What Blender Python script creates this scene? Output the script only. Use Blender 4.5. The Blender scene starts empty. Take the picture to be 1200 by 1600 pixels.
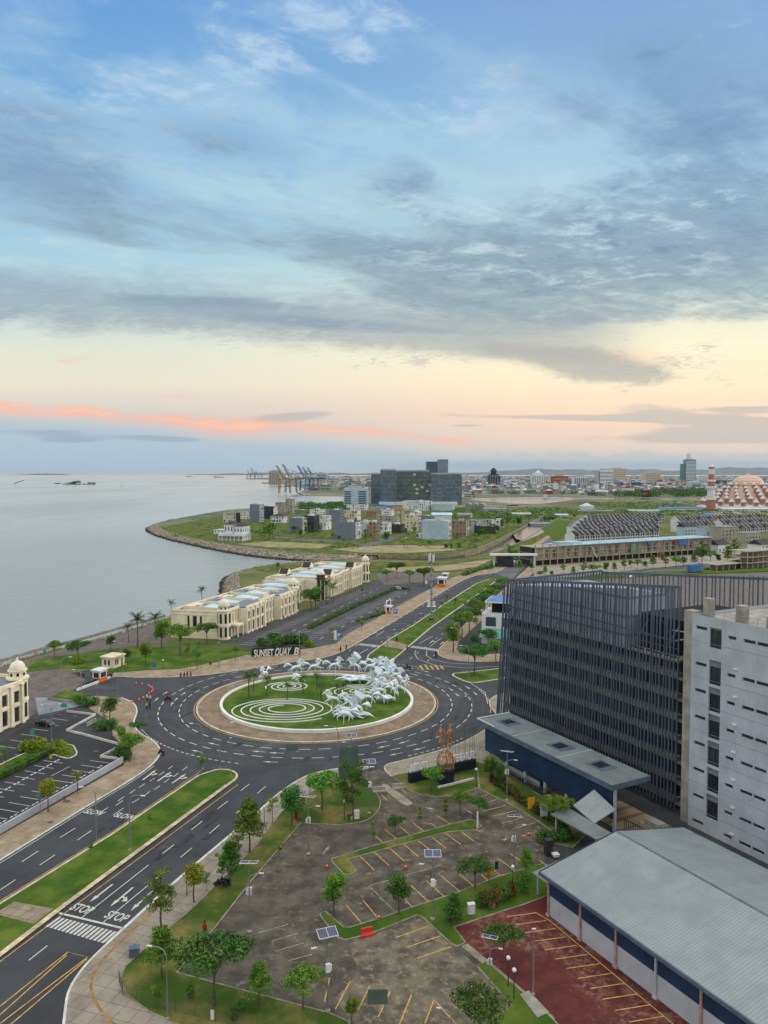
import bpy, math, random
from math import radians as R, sin, cos, pi, sqrt, atan2
from mathutils import Vector, Matrix
random.seed(7)
SC = bpy.context.scene
COL = SC.collection
# ------------------------------------------------------------------ camera
H = 60.0
F = 1200.0
cd = bpy.data.cameras.new('camera'); cam = bpy.data.objects.new('camera', cd); COL.objects.link(cam)
cam.location = (0, 0, H); cam.rotation_euler = (R(90) - math.atan(0.05), 0, 0)
cd.sensor_fit = 'HORIZONTAL'; cd.sensor_width = 36; cd.lens = 36.0; cd.clip_start = 1; cd.clip_end = 200000
SC.camera = cam
SC.view_settings.view_transform = 'Standard'; SC.view_settings.look = 'None'
SC.view_settings.exposure = 0.1; SC.view_settings.gamma = 1.0
SC.render.engine = 'CYCLES'
try:
    SC.cycles.max_bounces = 6; SC.cycles.diffuse_bounces = 2; SC.cycles.glossy_bounces = 3
    SC.cycles.transmission_bounces = 4; SC.cycles.transparent_max_bounces = 12; SC.cycles.volume_bounces = 0
    SC.cycles.use_denoising = True
except Exception:
    pass

def s2l(c):
    return tuple(((v / 255) / 12.92 if v / 255 <= .04045 else ((v / 255 + .055) / 1.055) ** 2.4) for v in c)

# ------------------------------------------------------------------ node expression helper
class NX:
    """wraps a socket so that shader maths can be written as python expressions"""
    def __init__(s, nt, sock): s.nt, s.s = nt, sock
    def m(s, op, *a, clamp=False):
        n = s.nt.nodes.new('ShaderNodeMath'); n.operation = op; n.use_clamp = clamp
        for i, v in enumerate((s,) + a):
            if isinstance(v, NX): s.nt.links.new(v.s, n.inputs[i])
            else: n.inputs[i].default_value = v
        return NX(s.nt, n.outputs[0])
    def __add__(s, o): return s.m('ADD', o)
    def __radd__(s, o): return s.m('ADD', o)
    def __sub__(s, o): return s.m('SUBTRACT', o)
    def __rsub__(s, o): return s.m('MULTIPLY', -1.0).m('ADD', o)
    def __mul__(s, o): return s.m('MULTIPLY', o)
    def __rmul__(s, o): return s.m('MULTIPLY', o)
    def __truediv__(s, o): return s.m('DIVIDE', o)
    def cl(s): return s.m('ADD', 0.0, clamp=True)
    def ss(s, a, b):
        n = s.nt.nodes.new('ShaderNodeMapRange'); n.interpolation_type = 'SMOOTHSTEP'
        s.nt.links.new(s.s, n.inputs[0]); n.inputs[1].default_value = a; n.inputs[2].default_value = b
        return NX(s.nt, n.outputs[0])
    def gauss(s, c, w):
        d = (s - c) / w
        return (d * d * -1.0).m('EXPONENT')

def nn(nt, t, **kw):
    n = nt.nodes.new(t)
    for k, v in kw.items(): setattr(n, k, v)
    return n
def comb(nt, x, y, z=0.0):
    n = nn(nt, 'ShaderNodeCombineXYZ')
    for i, v in enumerate((x, y, z)):
        if isinstance(v, NX): nt.links.new(v.s, n.inputs[i])
        else: n.inputs[i].default_value = v
    return NX(nt, n.outputs[0])
def noise(nt, vec, scale, detail=4, rough=.55, dist=0.0):
    n = nn(nt, 'ShaderNodeTexNoise'); nt.links.new(vec.s, n.inputs['Vector'])
    n.inputs['Scale'].default_value = scale; n.inputs['Detail'].default_value = detail
    n.inputs['Roughness'].default_value = rough; n.inputs['Distortion'].default_value = dist
    return NX(nt, n.outputs[0])
def mixc(nt, fac, a, b, mode='MIX'):
    n = nn(nt, 'ShaderNodeMix', data_type='RGBA', blend_type=mode)
    for i, v in ((0, fac), (6, a), (7, b)):
        if isinstance(v, NX): nt.links.new(v.s, n.inputs[i])
        elif i == 0: n.inputs[0].default_value = v
        else: n.inputs[i].default_value = tuple(v)[:3] + (1,)
    return NX(nt, n.outputs[2])
def ramp(nt, fac, stops, interp='LINEAR'):
    n = nn(nt, 'ShaderNodeValToRGB'); nt.links.new(fac.s, n.inputs[0]); cr = n.color_ramp; cr.interpolation = interp
    while len(cr.elements) < len(stops): cr.elements.new(0.5)
    for e, (p, c) in zip(cr.elements, stops): e.position = p; e.color = tuple(c)[:3] + (1,)
    return NX(nt, n.outputs[0])
def sep(nt, v):
    n = nn(nt, 'ShaderNodeSeparateXYZ'); nt.links.new(v.s, n.inputs[0])
    return [NX(nt, n.outputs[i]) for i in range(3)]

# ------------------------------------------------------------------ sky
W = bpy.data.worlds.new('World'); SC.world = W; W.use_nodes = True
nt = W.node_tree; nt.nodes.clear()
tc = nn(nt, 'ShaderNodeTexCoord')
D = NX(nt, tc.outputs['Generated'])
dx, dy, dz = sep(nt, D)
yy = dy.m('MAXIMUM', 0.22)
U = dx / yy; V0 = dz / yy
V = (V0 + 0.05) / (1.0 - V0 * 0.05)
X = U * 1200.0 + 600.0           # direction of view, in convenient units
Y = 800.0 - V * 1200.0
# base gradient over height, two versions blended from west (left) to east (right)
def grad(stops):
    return ramp(nt, (Y / 800.0).cl(), [(y / 800.0, s2l(c)) for y, c in stops])
gl = grad([(0, (104, 156, 210)), (150, (118, 168, 213)), (300, (144, 188, 219)), (410, (168, 204, 219)), (480, (190, 212, 214)),
           (545, (220, 224, 208)), (600, (230, 222, 202)), (650, (208, 200, 196)), (690, (176, 196, 208)), (722, (158, 188, 206)), (742, (158, 186, 204))])
gr = grad([(0, (126, 162, 209)), (150, (140, 180, 214)), (300, (160, 198, 218)), (420, (186, 212, 214)), (490, (236, 232, 212)),
           (545, (255, 246, 208)), (600, (252, 232, 198)), (650, (248, 216, 186)), (690, (232, 206, 188)), (722, (190, 198, 196)), (742, (196, 196, 190))])
mid = X.ss(150, 1000)
base = mixc(nt, mid, gl, gr)
nish = nn(nt, 'ShaderNodeTexSky', sky_type='NISHITA'); nish.sun_disc = False
nish.sun_elevation = R(14); nish.sun_rotation = R(70); nish.altitude = 60
# projected cloud-plane coordinates
zz = dz.m('MAXIMUM', 0.0) + 0.07
P = comb(nt, dx / zz, dy / zz, 0.0)
PX_, PY_, _ = sep(nt, P)
def rot(a, sx, sy, ox=0., oy=0.):
    return comb(nt, (PX_ * cos(a) + PY_ * sin(a)) * sx + ox, (PY_ * cos(a) - PX_ * sin(a)) * sy + oy, 0.0)
def ell(cx, cy, wx, wy, a=0.0):
    """soft elliptical cloud region in view direction units"""
    ca, sa = cos(R(a)), sin(R(a))
    xx = ((X - cx) * ca + (Y - cy) * sa) / wx; y2 = ((Y - cy) * ca - (X - cx) * sa) / wy
    return ((xx * xx + y2 * y2) * -1.0).m('EXPONENT')
n1 = noise(nt, rot(R(20), 1.0, 1.0), 0.8, 7, .6, .4)
n2 = noise(nt, rot(R(35), 1.0, 1.3, 3.1, 1.7), 2.1, 9, .64, .35)
n3 = noise(nt, rot(R(-25), 1.0, 1.0, 7.3, 2.2), 6.5, 8, .68, .5)
n4 = noise(nt, rot(R(38), .8, 1.9, 1.3, 8.2), 3.0, 8, .64, .5)
n5 = noise(nt, rot(R(-12), 1.0, 1.5, 5.3, 4.2), 15.0, 6, .7, .5)
nb = n1 * 0.34 + n2 * 0.40 + n3 * 0.26
Q = comb(nt, X / 300.0, Y / 60.0, 0.0)
q1 = noise(nt, Q, 1.3, 8, .62, .4)
Q2 = comb(nt, X / 120.0, Y / 55.0, 4.0)
q2 = noise(nt, Q2, 1.5, 9, .66, .4)
hiY = 1.0 - Y.ss(400, 520)
sky = base
# 1 thin pale veil high up
veil = (nb + (n4 - .5) * .5 + ell(760, 260, 420, 150) * .16 + ell(100, 180, 200, 120) * .10 + ell(430, 60, 220, 80, -25) * .10 + ell(1080, 230, 260, 200) * .12
        - ell(600, 130, 150, 50, 12) * .10 - ell(240, 50, 130, 60) * .10).ss(.46, .66)
sky = mixc(nt, veil * hiY * .8, sky, ramp(nt, (Y / 800).cl(), [(0, s2l((146, 184, 220))), (.3, s2l((168, 202, 220))), (.55, s2l((198, 218, 216)))]))
# wisps, broken into small tufts
wis = ((n4 - .5) * .9 + (n3 - .5) * 1.1 + (n5 - .5) * .6 + ell(450, 75, 190, 60, -22) * .30 + ell(250, 110, 120, 40, 10) * .15 + ell(740, 190, 170, 60, 5) * .26 + ell(100, 150, 150, 40, 12) * .20 + ell(1100, 120, 160, 120) * .12).ss(.14, .46)
sky = mixc(nt, wis * hiY * .62, sky, s2l((190, 210, 230)))
# 2 blue grey sheets
g = ((nb - .5) * 1.5 + (n4 - .5) * .7
     + ell(990, 400, 330, 115, 4) * .52 + ell(1130, 270, 180, 120, 20) * .30 + ell(700, 440, 200, 60, 10) * .30
     + ell(1050, 100, 300, 110, 10) * .34 + ell(130, 300, 300, 60, 8) * .34 + ell(70, 190, 150, 50, 12) * .32 + ell(360, 215, 150, 38, 14) * .30 + ell(110, 270, 90, 22, 4) * .2
     + ell(640, 270, 70, 50, 30) * .30 + ell(450, 395, 260, 28, 6) * .28 + ell(200, 375, 150, 14, 12) * .25 + ell(1080, 200, 60, 30) * .25
     - ell(480, 90, 260, 80, -10) * .16 - ell(250, 415, 330, 34, 2) * .30 + ell(560, 380, 200, 20, 12) * .2 - ell(330, 290, 130, 26, 10) * .25 - ell(560, 190, 160, 30, 20) * .2 - ell(760, 250, 110, 50) * .10 - Y.ss(490, 560) * .9)
gm = g.ss(.06, .46)
gcol = ramp(nt, (Y / 800).cl(), [(0, s2l((116, 150, 192))), (.3, s2l((124, 156, 186))), (.5, s2l((138, 162, 178))), (.62, s2l((154, 172, 176))), (.75, s2l((176, 176, 170)))])
sky = mixc(nt, gm * .9, sky, gcol)
dk = (g + (n3 - .5) * .9 + (n5 - .5) * .5).ss(.42, .85)
sky = mixc(nt, dk * .7, sky, ramp(nt, (Y / 800).cl(), [(0, s2l((106, 138, 182))), (.45, s2l((112, 140, 168))), (.65, s2l((126, 148, 162)))]))
# pale breaks between the sheets
n6 = noise(nt, rot(R(10), 1.0, 1.15, 2.3, 6.1), 4.6, 9, .68, .35)
br = ((n6 - .5) * 2.2 + (n5 - .5) * .8 + (n2 - .5) * .5).ss(-.02, .42)
brm = (ell(1070, 280, 190, 120, -10) + ell(800, 400, 280, 60, 10) + ell(960, 340, 160, 70) + ell(700, 330, 160, 60) * .8 + ell(250, 300, 260, 60, 8) * .4 + ell(120, 160, 160, 70, 10) * .6).cl()
sky = mixc(nt, br * brm * .72, sky, ramp(nt, (Y / 800).cl(), [(0, s2l((166, 196, 226))), (.4, s2l((188, 212, 226))), (.6, s2l((214, 224, 220)))]))
dk2 = ((n6 - .5) * -2.4 + (n5 - .5) * .8 + (n3 - .5) * .6).ss(.05, .6)
dkm = (ell(980, 400, 300, 100, 4) + ell(1100, 250, 160, 80, 10) + ell(660, 440, 170, 50, 10) + ell(330, 240, 260, 70, 10) * .6 + ell(90, 200, 140, 60, 10) * .7).cl()
sky = mixc(nt, dk2 * dkm * .6, sky, ramp(nt, (Y / 800).cl(), [(0, s2l((108, 140, 182))), (.5, s2l((116, 142, 168))), (.65, s2l((134, 154, 166)))]))
tex = ((n3 - .5) * .6 + (n5 - .5) * .5)
# 3 long low band of stratus
yb = Y + (X - 600) * -0.075
bandn = (q1 - .5) * 70.0 + (q2 - .5) * 60.0 + (n5 - .5) * 30.0
lower = 1.0 - (yb + bandn).ss(528, 566)
upper = (yb + bandn * 1.2).ss(432, 500)
side = 1.0 - X.ss(860, 1060) * .9
band = lower * upper * side * (.55 + q1 * .6)
sky = mixc(nt, band.cl() * .9, sky, ramp(nt, (Y / 800).cl(), [(.5, s2l((148, 174, 188))), (.62, s2l((140, 158, 172))), (.70, s2l((170, 172, 170)))]))
dr = (ell(640, 455, 130, 26, 12) + ell(330, 470, 260, 12, 3) + ell(500, 505, 340, 14, 4) + (q2 - .5) * .9 + (q1 - .5)*.5).ss(.45, 1.0)
sky = mixc(nt, dr * .6, sky, s2l((130, 150, 168)))
bt = (q2 * .5 + n5 * .5 + (yb - 500) * .0025).ss(.5, .72) * band
sky = mixc(nt, bt.cl() * .5, sky, s2l((206, 206, 198)))
# detached greys right with lit edges
r1 = (ell(950, 582, 120, 22, 3) * 1.0 + ell(820, 548, 190, 20, 4) * .8 + (q2 - .5) * 1.3).ss(.35, .85)
sky = mixc(nt, r1 * .75, sky, s2l((172, 172, 166)))
r1e = (ell(1000, 556, 90, 22, 5) + ell(720, 566, 120, 12, 4) * .8 + (q2 - .5) * 1.2).ss(.6, 1.1)
sky = mixc(nt, r1e * .5, sky, s2l((252, 206, 178)))
lo = (ell(900, 653, 190, 5, 1) * 1.2 + ell(1120, 655, 120, 7, 2) + ell(1180, 640, 70, 5) * 1.4 + ell(450, 652, 60, 8, -4) * 1.2 + ell(1020, 640, 70, 12) * .7
      + ell(1150, 675, 120, 16) * .8 + ell(1060, 685, 200, 8) * .6 + ell(730, 665, 40, 3) + (q1 - .5) * 1.7 + (q2 - .5) * .8 + X.ss(600, 1100) * .12).ss(.32, .85)
sky = mixc(nt, lo * .62, sky, s2l((172, 176, 178)))
fl = ((q2 - .5) * 1.6 + (n5 - .5) * 1.6 + ell(700, 560, 420, 26, 3) * .35 + ell(1080, 560, 180, 60) * .25 + ell(600, 640, 500, 40) * .1).ss(.36, .62) * Y.ss(470, 540) * (1.0 - Y.ss(690, 720))
sky = mixc(nt, fl * .45, sky, s2l((168, 172, 176)))
# 4 blue grey bank low in the west and the pink streak above it
bank = (Y + (X - 0) * -0.085 + (q1 - .5) * 24).ss(640, 664) * (1.0 - X.ss(420, 820))
sky = mixc(nt, bank * .6, sky, s2l((164, 188, 204)))
dkb = (ell(265, 686, 80, 6, 2) * 1.3 + ell(60, 676, 120, 9, 1) + ell(110, 688, 60, 5) + (q1 - .5) * 1.2).ss(.5, 1.0)
sky = mixc(nt, dkb * .55, sky, s2l((132, 158, 180)))
sl = Y - (X * .072 + 632.0) + (q1 - .5) * 18 + (q2 - .5) * 26 + (n5 - .5) * 10
streak = sl.gauss(5.0, 8.5) * (1.0 - X.ss(380, 470)) + sl.gauss(2., 4.) * ell(560, 684, 130, 30) * .9 + ell(700, 690, 34, 5, 4) + ell(352, 672, 60, 14, 4) * .6 + ell(280, 619, 26, 3, 4) * .4 + ell(132, 560, 14, 2.5, -3) * .5 + ell(106, 564, 12, 3, 0) * .5 + ell(480, 668, 100, 10, 6) * .6
sky = mixc(nt, (streak * (q2 * 2.0 - .2)).cl() * .8, sky, s2l((250, 178, 152)))
sky = mixc(nt, (streak * (q2 + q1 - .25)).ss(.6, 1.1) * .4, sky, s2l((255, 212, 168)))
# 5 cumulus on the horizon and far blue strip
cu_n = noise(nt, comb(nt, X / 40.0, Y / 34.0, 2.0), 1.2, 5, .6, .3)
cu = (Y + (cu_n - .5) * 46.0 - ell(730, 705, 30, 30) * 16 - ell(600, 705, 500, 40) * 6).ss(700, 712) * X.ss(380, 640)
sky = mixc(nt, cu * .55, sky, s2l((172, 186, 192)))
strip = Y.ss(716, 728) * (1.0 - Y.ss(738, 746)*.3)
sky = mixc(nt, strip * X.ss(500, 700) * .62, sky, s2l((138, 164, 184)))
# below the horizon: neutral; unseen rear and upper sky brightened to light the ground
sky = mixc(nt, dz.ss(0.0, -.06), sky, s2l((150, 166, 178)))
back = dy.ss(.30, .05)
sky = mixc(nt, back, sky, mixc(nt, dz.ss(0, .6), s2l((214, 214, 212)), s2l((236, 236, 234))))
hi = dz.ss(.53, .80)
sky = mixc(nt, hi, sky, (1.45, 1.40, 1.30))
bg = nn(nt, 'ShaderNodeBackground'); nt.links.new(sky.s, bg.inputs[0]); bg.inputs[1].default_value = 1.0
bg2 = nn(nt, 'ShaderNodeBackground'); nt.links.new(nish.outputs[0], bg2.inputs[0]); bg2.inputs[1].default_value = 0.004
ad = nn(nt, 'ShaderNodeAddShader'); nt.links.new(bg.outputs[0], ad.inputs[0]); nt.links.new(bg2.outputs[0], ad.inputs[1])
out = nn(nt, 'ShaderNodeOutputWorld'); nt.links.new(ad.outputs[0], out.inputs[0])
W.cycles.sampling_method = 'MANUAL'; W.cycles.sample_map_resolution = 512
# ------------------------------------------------------------------ low soft morning sun, ahead and to the right
sd = bpy.data.lights.new('sun', 'SUN'); sd.energy = 1.2; sd.angle = R(20); sd.color = (1, .88, .74)
sun = bpy.data.objects.new('sun', sd); COL.objects.link(sun)
sun.rotation_euler = Vector((-sin(R(70)) , -cos(R(70)) , -math.tan(R(14)))).to_track_quat('-Z', 'Y').to_euler()
# ------------------------------------------------------------------ placement helpers
def G(px, py, z=0.0):
    """ground point (height z) seen at photograph coordinate px, py"""
    a = (px - 600) / F; b = -(py - 800) / F
    c, s = 1 / sqrt(1 + .0025), .05 / sqrt(1 + .0025)
    d = Vector((a, c + b * s, b * c - s))
    t = (z - H) / d.z
    return Vector((d.x * t, d.y * t, z))
def PXY(p):
    c, s = 1 / sqrt(1 + .0025), .05 / sqrt(1 + .0025)
    dy_, dz_ = p[1], p[2] - H
    f = dy_ * c - dz_ * s; u = dy_ * s + dz_ * c
    return (600 + F * p[0] / f, 800 - F * u / f)
def pts(*a, z=0.0): return [G(x, y, z) for x, y in a]
def cr(P, n=6, closed=False):
    """smooth curve through points"""
    if len(P) < 3: return list(P)
    o = []; m = len(P)
    rng = range(m) if closed else range(m - 1)
    for i in rng:
        p0 = P[(i - 1) % m] if closed or i > 0 else P[0]; p1 = P[i]; p2 = P[(i + 1) % m]
        p3 = P[(i + 2) % m] if closed or i + 2 < m else P[-1]
        for k in range(n):
            t = k / n
            o.append(.5 * ((2 * p1) + (-p0 + p2) * t + (2 * p0 - 5 * p1 + 4 * p2 - p3) * t * t + (-p0 + 3 * p1 - 3 * p2 + p3) * t ** 3))
    if not closed: o.append(P[-1].copy())
    return o
def resample(P, step):
    o = [P[0].copy()]; acc = 0
    for a, b in zip(P, P[1:]):
        L = (b - a).length
        if L < 1e-6: continue
        t = step - acc
        while t <= L:
            o.append(a + (b - a) * (t / L)); t += step
        acc = (acc + L) % step if True else 0
        acc = L - (t - step)
    return o
E1 = Vector((.315, .949, 0)); E2 = Vector((.949, -.315, 0))     # main road axis and its right
G1 = Vector((.470, -.883, 0)); G2 = Vector((.883, .470, 0))     # axis of the blocks on the right
UP = Vector((0, 0, 1))
def ang(v): return atan2(v.y, v.x)

# ------------------------------------------------------------------ materials
MATS = {}
def mat(name, col, rough=.8, var=.12, scale=1.0, spec=.3, metal=0.0, bump=0.0, bscale=None, world=False, col2=None, lo=.35, hi=.65, extra=None, detail=4, emit=None, objrand=0.0, alpha=None):
    """procedural surface: colour broken up by noise; col given as sRGB 0-255"""
    if name in MATS: return MATS[name]
    m = bpy.data.materials.new(name); m.use_nodes = True; t = m.node_tree; b = t.nodes['Principled BSDF']
    b.inputs['Roughness'].default_value = rough; b.inputs['Metallic'].default_value = metal
    b.inputs['Specular IOR Level'].default_value = spec
    c = s2l(col)
    tcn = nn(t, 'ShaderNodeNewGeometry') if world else nn(t, 'ShaderNodeTexCoord')
    vec = NX(t, tcn.outputs['Position' if world else 'Object'])
    n = noise(t, vec, scale, detail, .6)
    if col2 is None: a1 = tuple(v * (1 - var * 2) for v in c); a2 = tuple(min(1, v * (1 + var * 2)) for v in c)
    else: a1, a2 = c, s2l(col2)
    cc = mixc(t, n.ss(lo, hi), a1, a2)
    if extra: cc = extra(t, vec, cc, NX(t, nn(t, 'ShaderNodeNewGeometry').outputs['Position']))
    if objrand:
        oi = nn(t, 'ShaderNodeObjectInfo'); rr = NX(t, oi.outputs['Random'])
        hs = nn(t, 'ShaderNodeHueSaturation'); t.links.new(cc.s, hs.inputs['Color'])
        t.links.new((rr * objrand + (1 - objrand / 2)).s, hs.inputs['Value']); t.links.new((rr * (objrand * .12) + (.5 - objrand * .06)).s, hs.inputs['Hue'])
        cc = NX(t, hs.outputs[0])
    t.links.new(cc.s, b.inputs['Base Color'])
    if bump:
        bn = nn(t, 'ShaderNodeBump'); bn.inputs['Strength'].default_value = bump
        t.links.new(noise(t, vec, bscale or scale * 4, 4, .6).s, bn.inputs['Height']); t.links.new(bn.outputs[0], b.inputs['Normal'])
    if emit:
        b.inputs['Emission Color'].default_value = s2l(emit[0]) + (1,); b.inputs['Emission Strength'].default_value = emit[1]
    if alpha is not None: b.inputs['Alpha'].default_value = alpha
    MATS[name] = m
    return m
def stripes(axis, period, width, col, fac=1.0, soft=.02):
    """extra(): lines running across an object or world axis (standing seams, deck boards, joints)"""
    def f(t, vec, cc, pos):
        v = sep(t, vec)[axis]
        fr = (v / period).m('FRACT')
        return mixc(t, (fr.m('LESS_THAN', width / period)) * fac, cc, s2l(col))
    return f
def tiles(dirv, period, col, width=.06, fac=.7, blot=None):
    """extra(): a rectangular joint grid aligned with a world direction, each slab tinted"""
    ca, sa = dirv.x, dirv.y
    def f(t, vec, cc, pos):
        x, y, _ = sep(t, pos)
        a = (x * ca + y * sa) / period; b = (y * ca - x * sa) / period
        wn = nn(t, 'ShaderNodeTexWhiteNoise', noise_dimensions='2D'); t.links.new(comb(t, a.m('FLOOR'), b.m('FLOOR')).s, wn.inputs[0])
        w = NX(t, wn.outputs[0])
        cc = mixc(t, w * .38, cc, s2l(blot or col)); cc = mixc(t, noise(t, pos, .45, 8, .7, 1.0).ss(.5, .68) * .55, cc, s2l(tuple(v_ * .78 for v_ in (blot or col))))
        l = a.m('FRACT').m('LESS_THAN', width / period).m('MAXIMUM', b.m('FRACT').m('LESS_THAN', width / period))
        return mixc(t, l * fac, cc, s2l(col))
    return f

# ------------------------------------------------------------------ mesh builder
class MB:
    def __init__(s): s.v = []; s.f = []; s.mi = []; s.cur = 0
    def add(s, vs, fs):
        o = len(s.v); s.v += [tuple(v) for v in vs]
        for f in fs: s.f.append([i + o for i in f]); s.mi.append(s.cur)
        return s
    def quad(s, a, b, c, d): return s.add([a, b, c, d], [(0, 1, 2, 3)])
    def poly(s, P): return s.add(P, [tuple(range(len(P)))])
    def box(s, x0, y0, z0, x1, y1, z1):
        return s.add([(x0, y0, z0), (x1, y0, z0), (x1, y1, z0), (x0, y1, z0), (x0, y0, z1), (x1, y0, z1), (x1, y1, z1), (x0, y1, z1)],
                     [(0, 3, 2, 1), (4, 5, 6, 7), (0, 1, 5, 4), (1, 2, 6, 5), (2, 3, 7, 6), (3, 0, 4, 7)])
    def cbox(s, cx, cy, cz, sx, sy, sz, rz=0.0, tilt=None):
        M = Matrix.Rotation(rz, 3, 'Z')
        if tilt is not None: M = M @ Matrix.Rotation(tilt[0], 3, tilt[1])
        o = Vector((cx, cy, cz))
        vs = [o + M @ Vector((a * sx / 2, b * sy / 2, c * sz / 2)) for c in (-1, 1) for a, b in ((-1, -1), (1, -1), (1, 1), (-1, 1))]
        return s.add(vs, [(0, 3, 2, 1), (4, 5, 6, 7), (0, 1, 5, 4), (1, 2, 6, 5), (2, 3, 7, 6), (3, 0, 4, 7)])
    def beam(s, a, b, w, h=None, up=UP):
        a = Vector(a); b = Vector(b); d = (b - a).normalized(); h = h or w
        u = d.cross(up)
        if u.length < 1e-4: u = d.cross(Vector((1, 0, 0)))
        u.normalize(); q = u.cross(d).normalized()
        vs = [p + u * i * w / 2 + q * j * h / 2 for p in (a, b) for i, j in ((-1, -1), (1, -1), (1, 1), (-1, 1))]
        return s.add(vs, [(0, 1, 2, 3), (7, 6, 5, 4), (0, 4, 5, 1), (1, 5, 6, 2), (2, 6, 7, 3), (3, 7, 4, 0)])
    def tube(s, P, r, n=6, cap=True):
        """tube along points, radius number or list"""
        P = [Vector(p) for p in P]; rs = r if isinstance(r, (list, tuple)) else [r] * len(P)
        o = len(s.v); k = len(P)
        for i, p in enumerate(P):
            d = (P[min(i + 1, k - 1)] - P[max(i - 1, 0)]).normalized()
            u = d.cross(Vector((.13, .97, .05)));
            if u.length < .05: u = d.cross(Vector((1, 0, 0)))
            u.normalize(); q = d.cross(u)
            for j in range(n):
                a = 2 * pi * j / n; s.v.append(tuple(p + (u * cos(a) + q * sin(a)) * rs[i]))
        for i in range(k - 1):
            for j in range(n):
                s.f.append([o + i * n + j, o + i * n + (j + 1) % n, o + (i + 1) * n + (j + 1) % n, o + (i + 1) * n + j]); s.mi.append(s.cur)
        if cap:
            s.f.append([o + j for j in range(n)][::-1]); s.mi.append(s.cur)
            s.f.append([o + (k - 1) * n + j for j in range(n)]); s.mi.append(s.cur)
        return s
    def lathe(s, prof, n=12, cx=0, cy=0, sq=1.0):
        o = len(s.v); k = len(prof)
        for r, z in prof:
            for j in range(n):
                a = 2 * pi * (j + .5) / n; s.v.append((cx + r * cos(a), cy + r * sin(a) * sq, z))
        for i in range(k - 1):
            for j in range(n):
                s.f.append([o + i * n + j, o + i * n + (j + 1) % n, o + (i + 1) * n + (j + 1) % n, o + (i + 1) * n + j]); s.mi.append(s.cur)
        s.f.append([o + j for j in range(n)][::-1]); s.mi.append(s.cur)
        s.f.append([o + (k - 1) * n + j for j in range(n)]); s.mi.append(s.cur)
        return s
    def prism(s, P, z0, z1):
        """vertical prism on a plan polygon"""
        A = sum(P[i][0] * P[(i + 1) % len(P)][1] - P[(i + 1) % len(P)][0] * P[i][1] for i in range(len(P)))
        if A < 0: P = P[::-1]
        n = len(P); o = len(s.v)
        s.v += [(p[0], p[1], z0) for p in P] + [(p[0], p[1], z1) for p in P]
        s.f.append([o + n + i for i in range(n)]); s.mi.append(s.cur)
        for i in range(n):
            j = (i + 1) % n; s.f.append([o + i, o + j, o + n + j, o + n + i]); s.mi.append(s.cur)
        return s
    def gable(s, x0, y0, x1, y1, z0, z1, axis='x', ov=0.0):
        x0 -= ov; x1 += ov; y0 -= ov; y1 += ov
        if axis == 'x':
            ym = (y0 + y1) / 2; v = [(x0, y0, z0), (x1, y0, z0), (x1, y1, z0), (x0, y1, z0), (x0, ym, z1), (x1, ym, z1)]
            f = [(0, 1, 5, 4), (2, 3, 4, 5), (0, 4, 3), (1, 2, 5), (0, 3, 2, 1)]
        else:
            xm = (x0 + x1) / 2; v = [(x0, y0, z0), (x1, y0, z0), (x1, y1, z0), (x0, y1, z0), (xm, y0, z1), (xm, y1, z1)]
            f = [(0, 4, 5, 3), (1, 2, 5, 4), (0, 1, 4), (2, 3, 5), (0, 3, 2, 1)]
        return s.add(v, f)
    def hip(s, x0, y0, x1, y1, z0, z1, ov=.4):
        x0 -= ov; x1 += ov; y0 -= ov; y1 += ov; w, d = x1 - x0, y1 - y0; xm, ym = (x0 + x1) / 2, (y0 + y1) / 2
        if w > d: a, b = (x0 + d / 2, ym, z1), (x1 - d / 2, ym, z1); f = [(0, 1, 5, 4), (1, 2, 5), (2, 3, 4, 5), (3, 0, 4), (0, 3, 2, 1)]
        else: a, b = (xm, y0 + w / 2, z1), (xm, y1 - w / 2, z1); f = [(0, 1, 4), (1, 2, 5, 4), (2, 3, 5), (3, 0, 4, 5), (0, 3, 2, 1)]
        return s.add([(x0, y0, z0), (x1, y0, z0), (x1, y1, z0), (x0, y1, z0), a, b], f)
    def wall(s, O, Ud, w, h, holes=(), depth=.25, N=None):
        """wall face with rectangular openings (x0,z0,x1,z1) and their reveals; N outward"""
        O = Vector(O); Ud = Vector(Ud).normalized(); N = Vector(N) if N is not None else Ud.cross(UP)
        xs = sorted({0.0, float(w)} | {float(v) for q in holes for v in (q[0], q[2])}); zs = sorted({0.0, float(h)} | {float(v) for q in holes for v in (q[1], q[3])})
        Pt = lambda x, z, d=0.0: O + Ud * x + UP * z - N * d
        for x0, x1 in zip(xs, xs[1:]):
            for z0, z1 in zip(zs, zs[1:]):
                mx, mz = (x0 + x1) / 2, (z0 + z1) / 2
                if any(q[0] < mx < q[2] and q[1] < mz < q[3] for q in holes): continue
                s.quad(Pt(x0, z0), Pt(x1, z0), Pt(x1, z1), Pt(x0, z1))
        for x0, z0, x1, z1 in holes:
            s.quad(Pt(x0, z0), Pt(x0, z0, depth), Pt(x1, z0, depth), Pt(x1, z0)); s.quad(Pt(x0, z1), Pt(x1, z1), Pt(x1, z1, depth), Pt(x0, z1, depth))
            s.quad(Pt(x0, z0), Pt(x0, z1), Pt(x0, z1, depth), Pt(x0, z0, depth)); s.quad(Pt(x1, z0), Pt(x1, z0, depth), Pt(x1, z1, depth), Pt(x1, z1))
        return s
    def mesh(s, name, m):
        me = bpy.data.meshes.new(name); me.from_pydata(s.v, [], s.f)
        for mm in (m if isinstance(m, (list, tuple)) else [m]): me.materials.append(mm)
        if any(s.mi): me.polygons.foreach_set('material_index', s.mi)
        me.update(); return me
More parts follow.
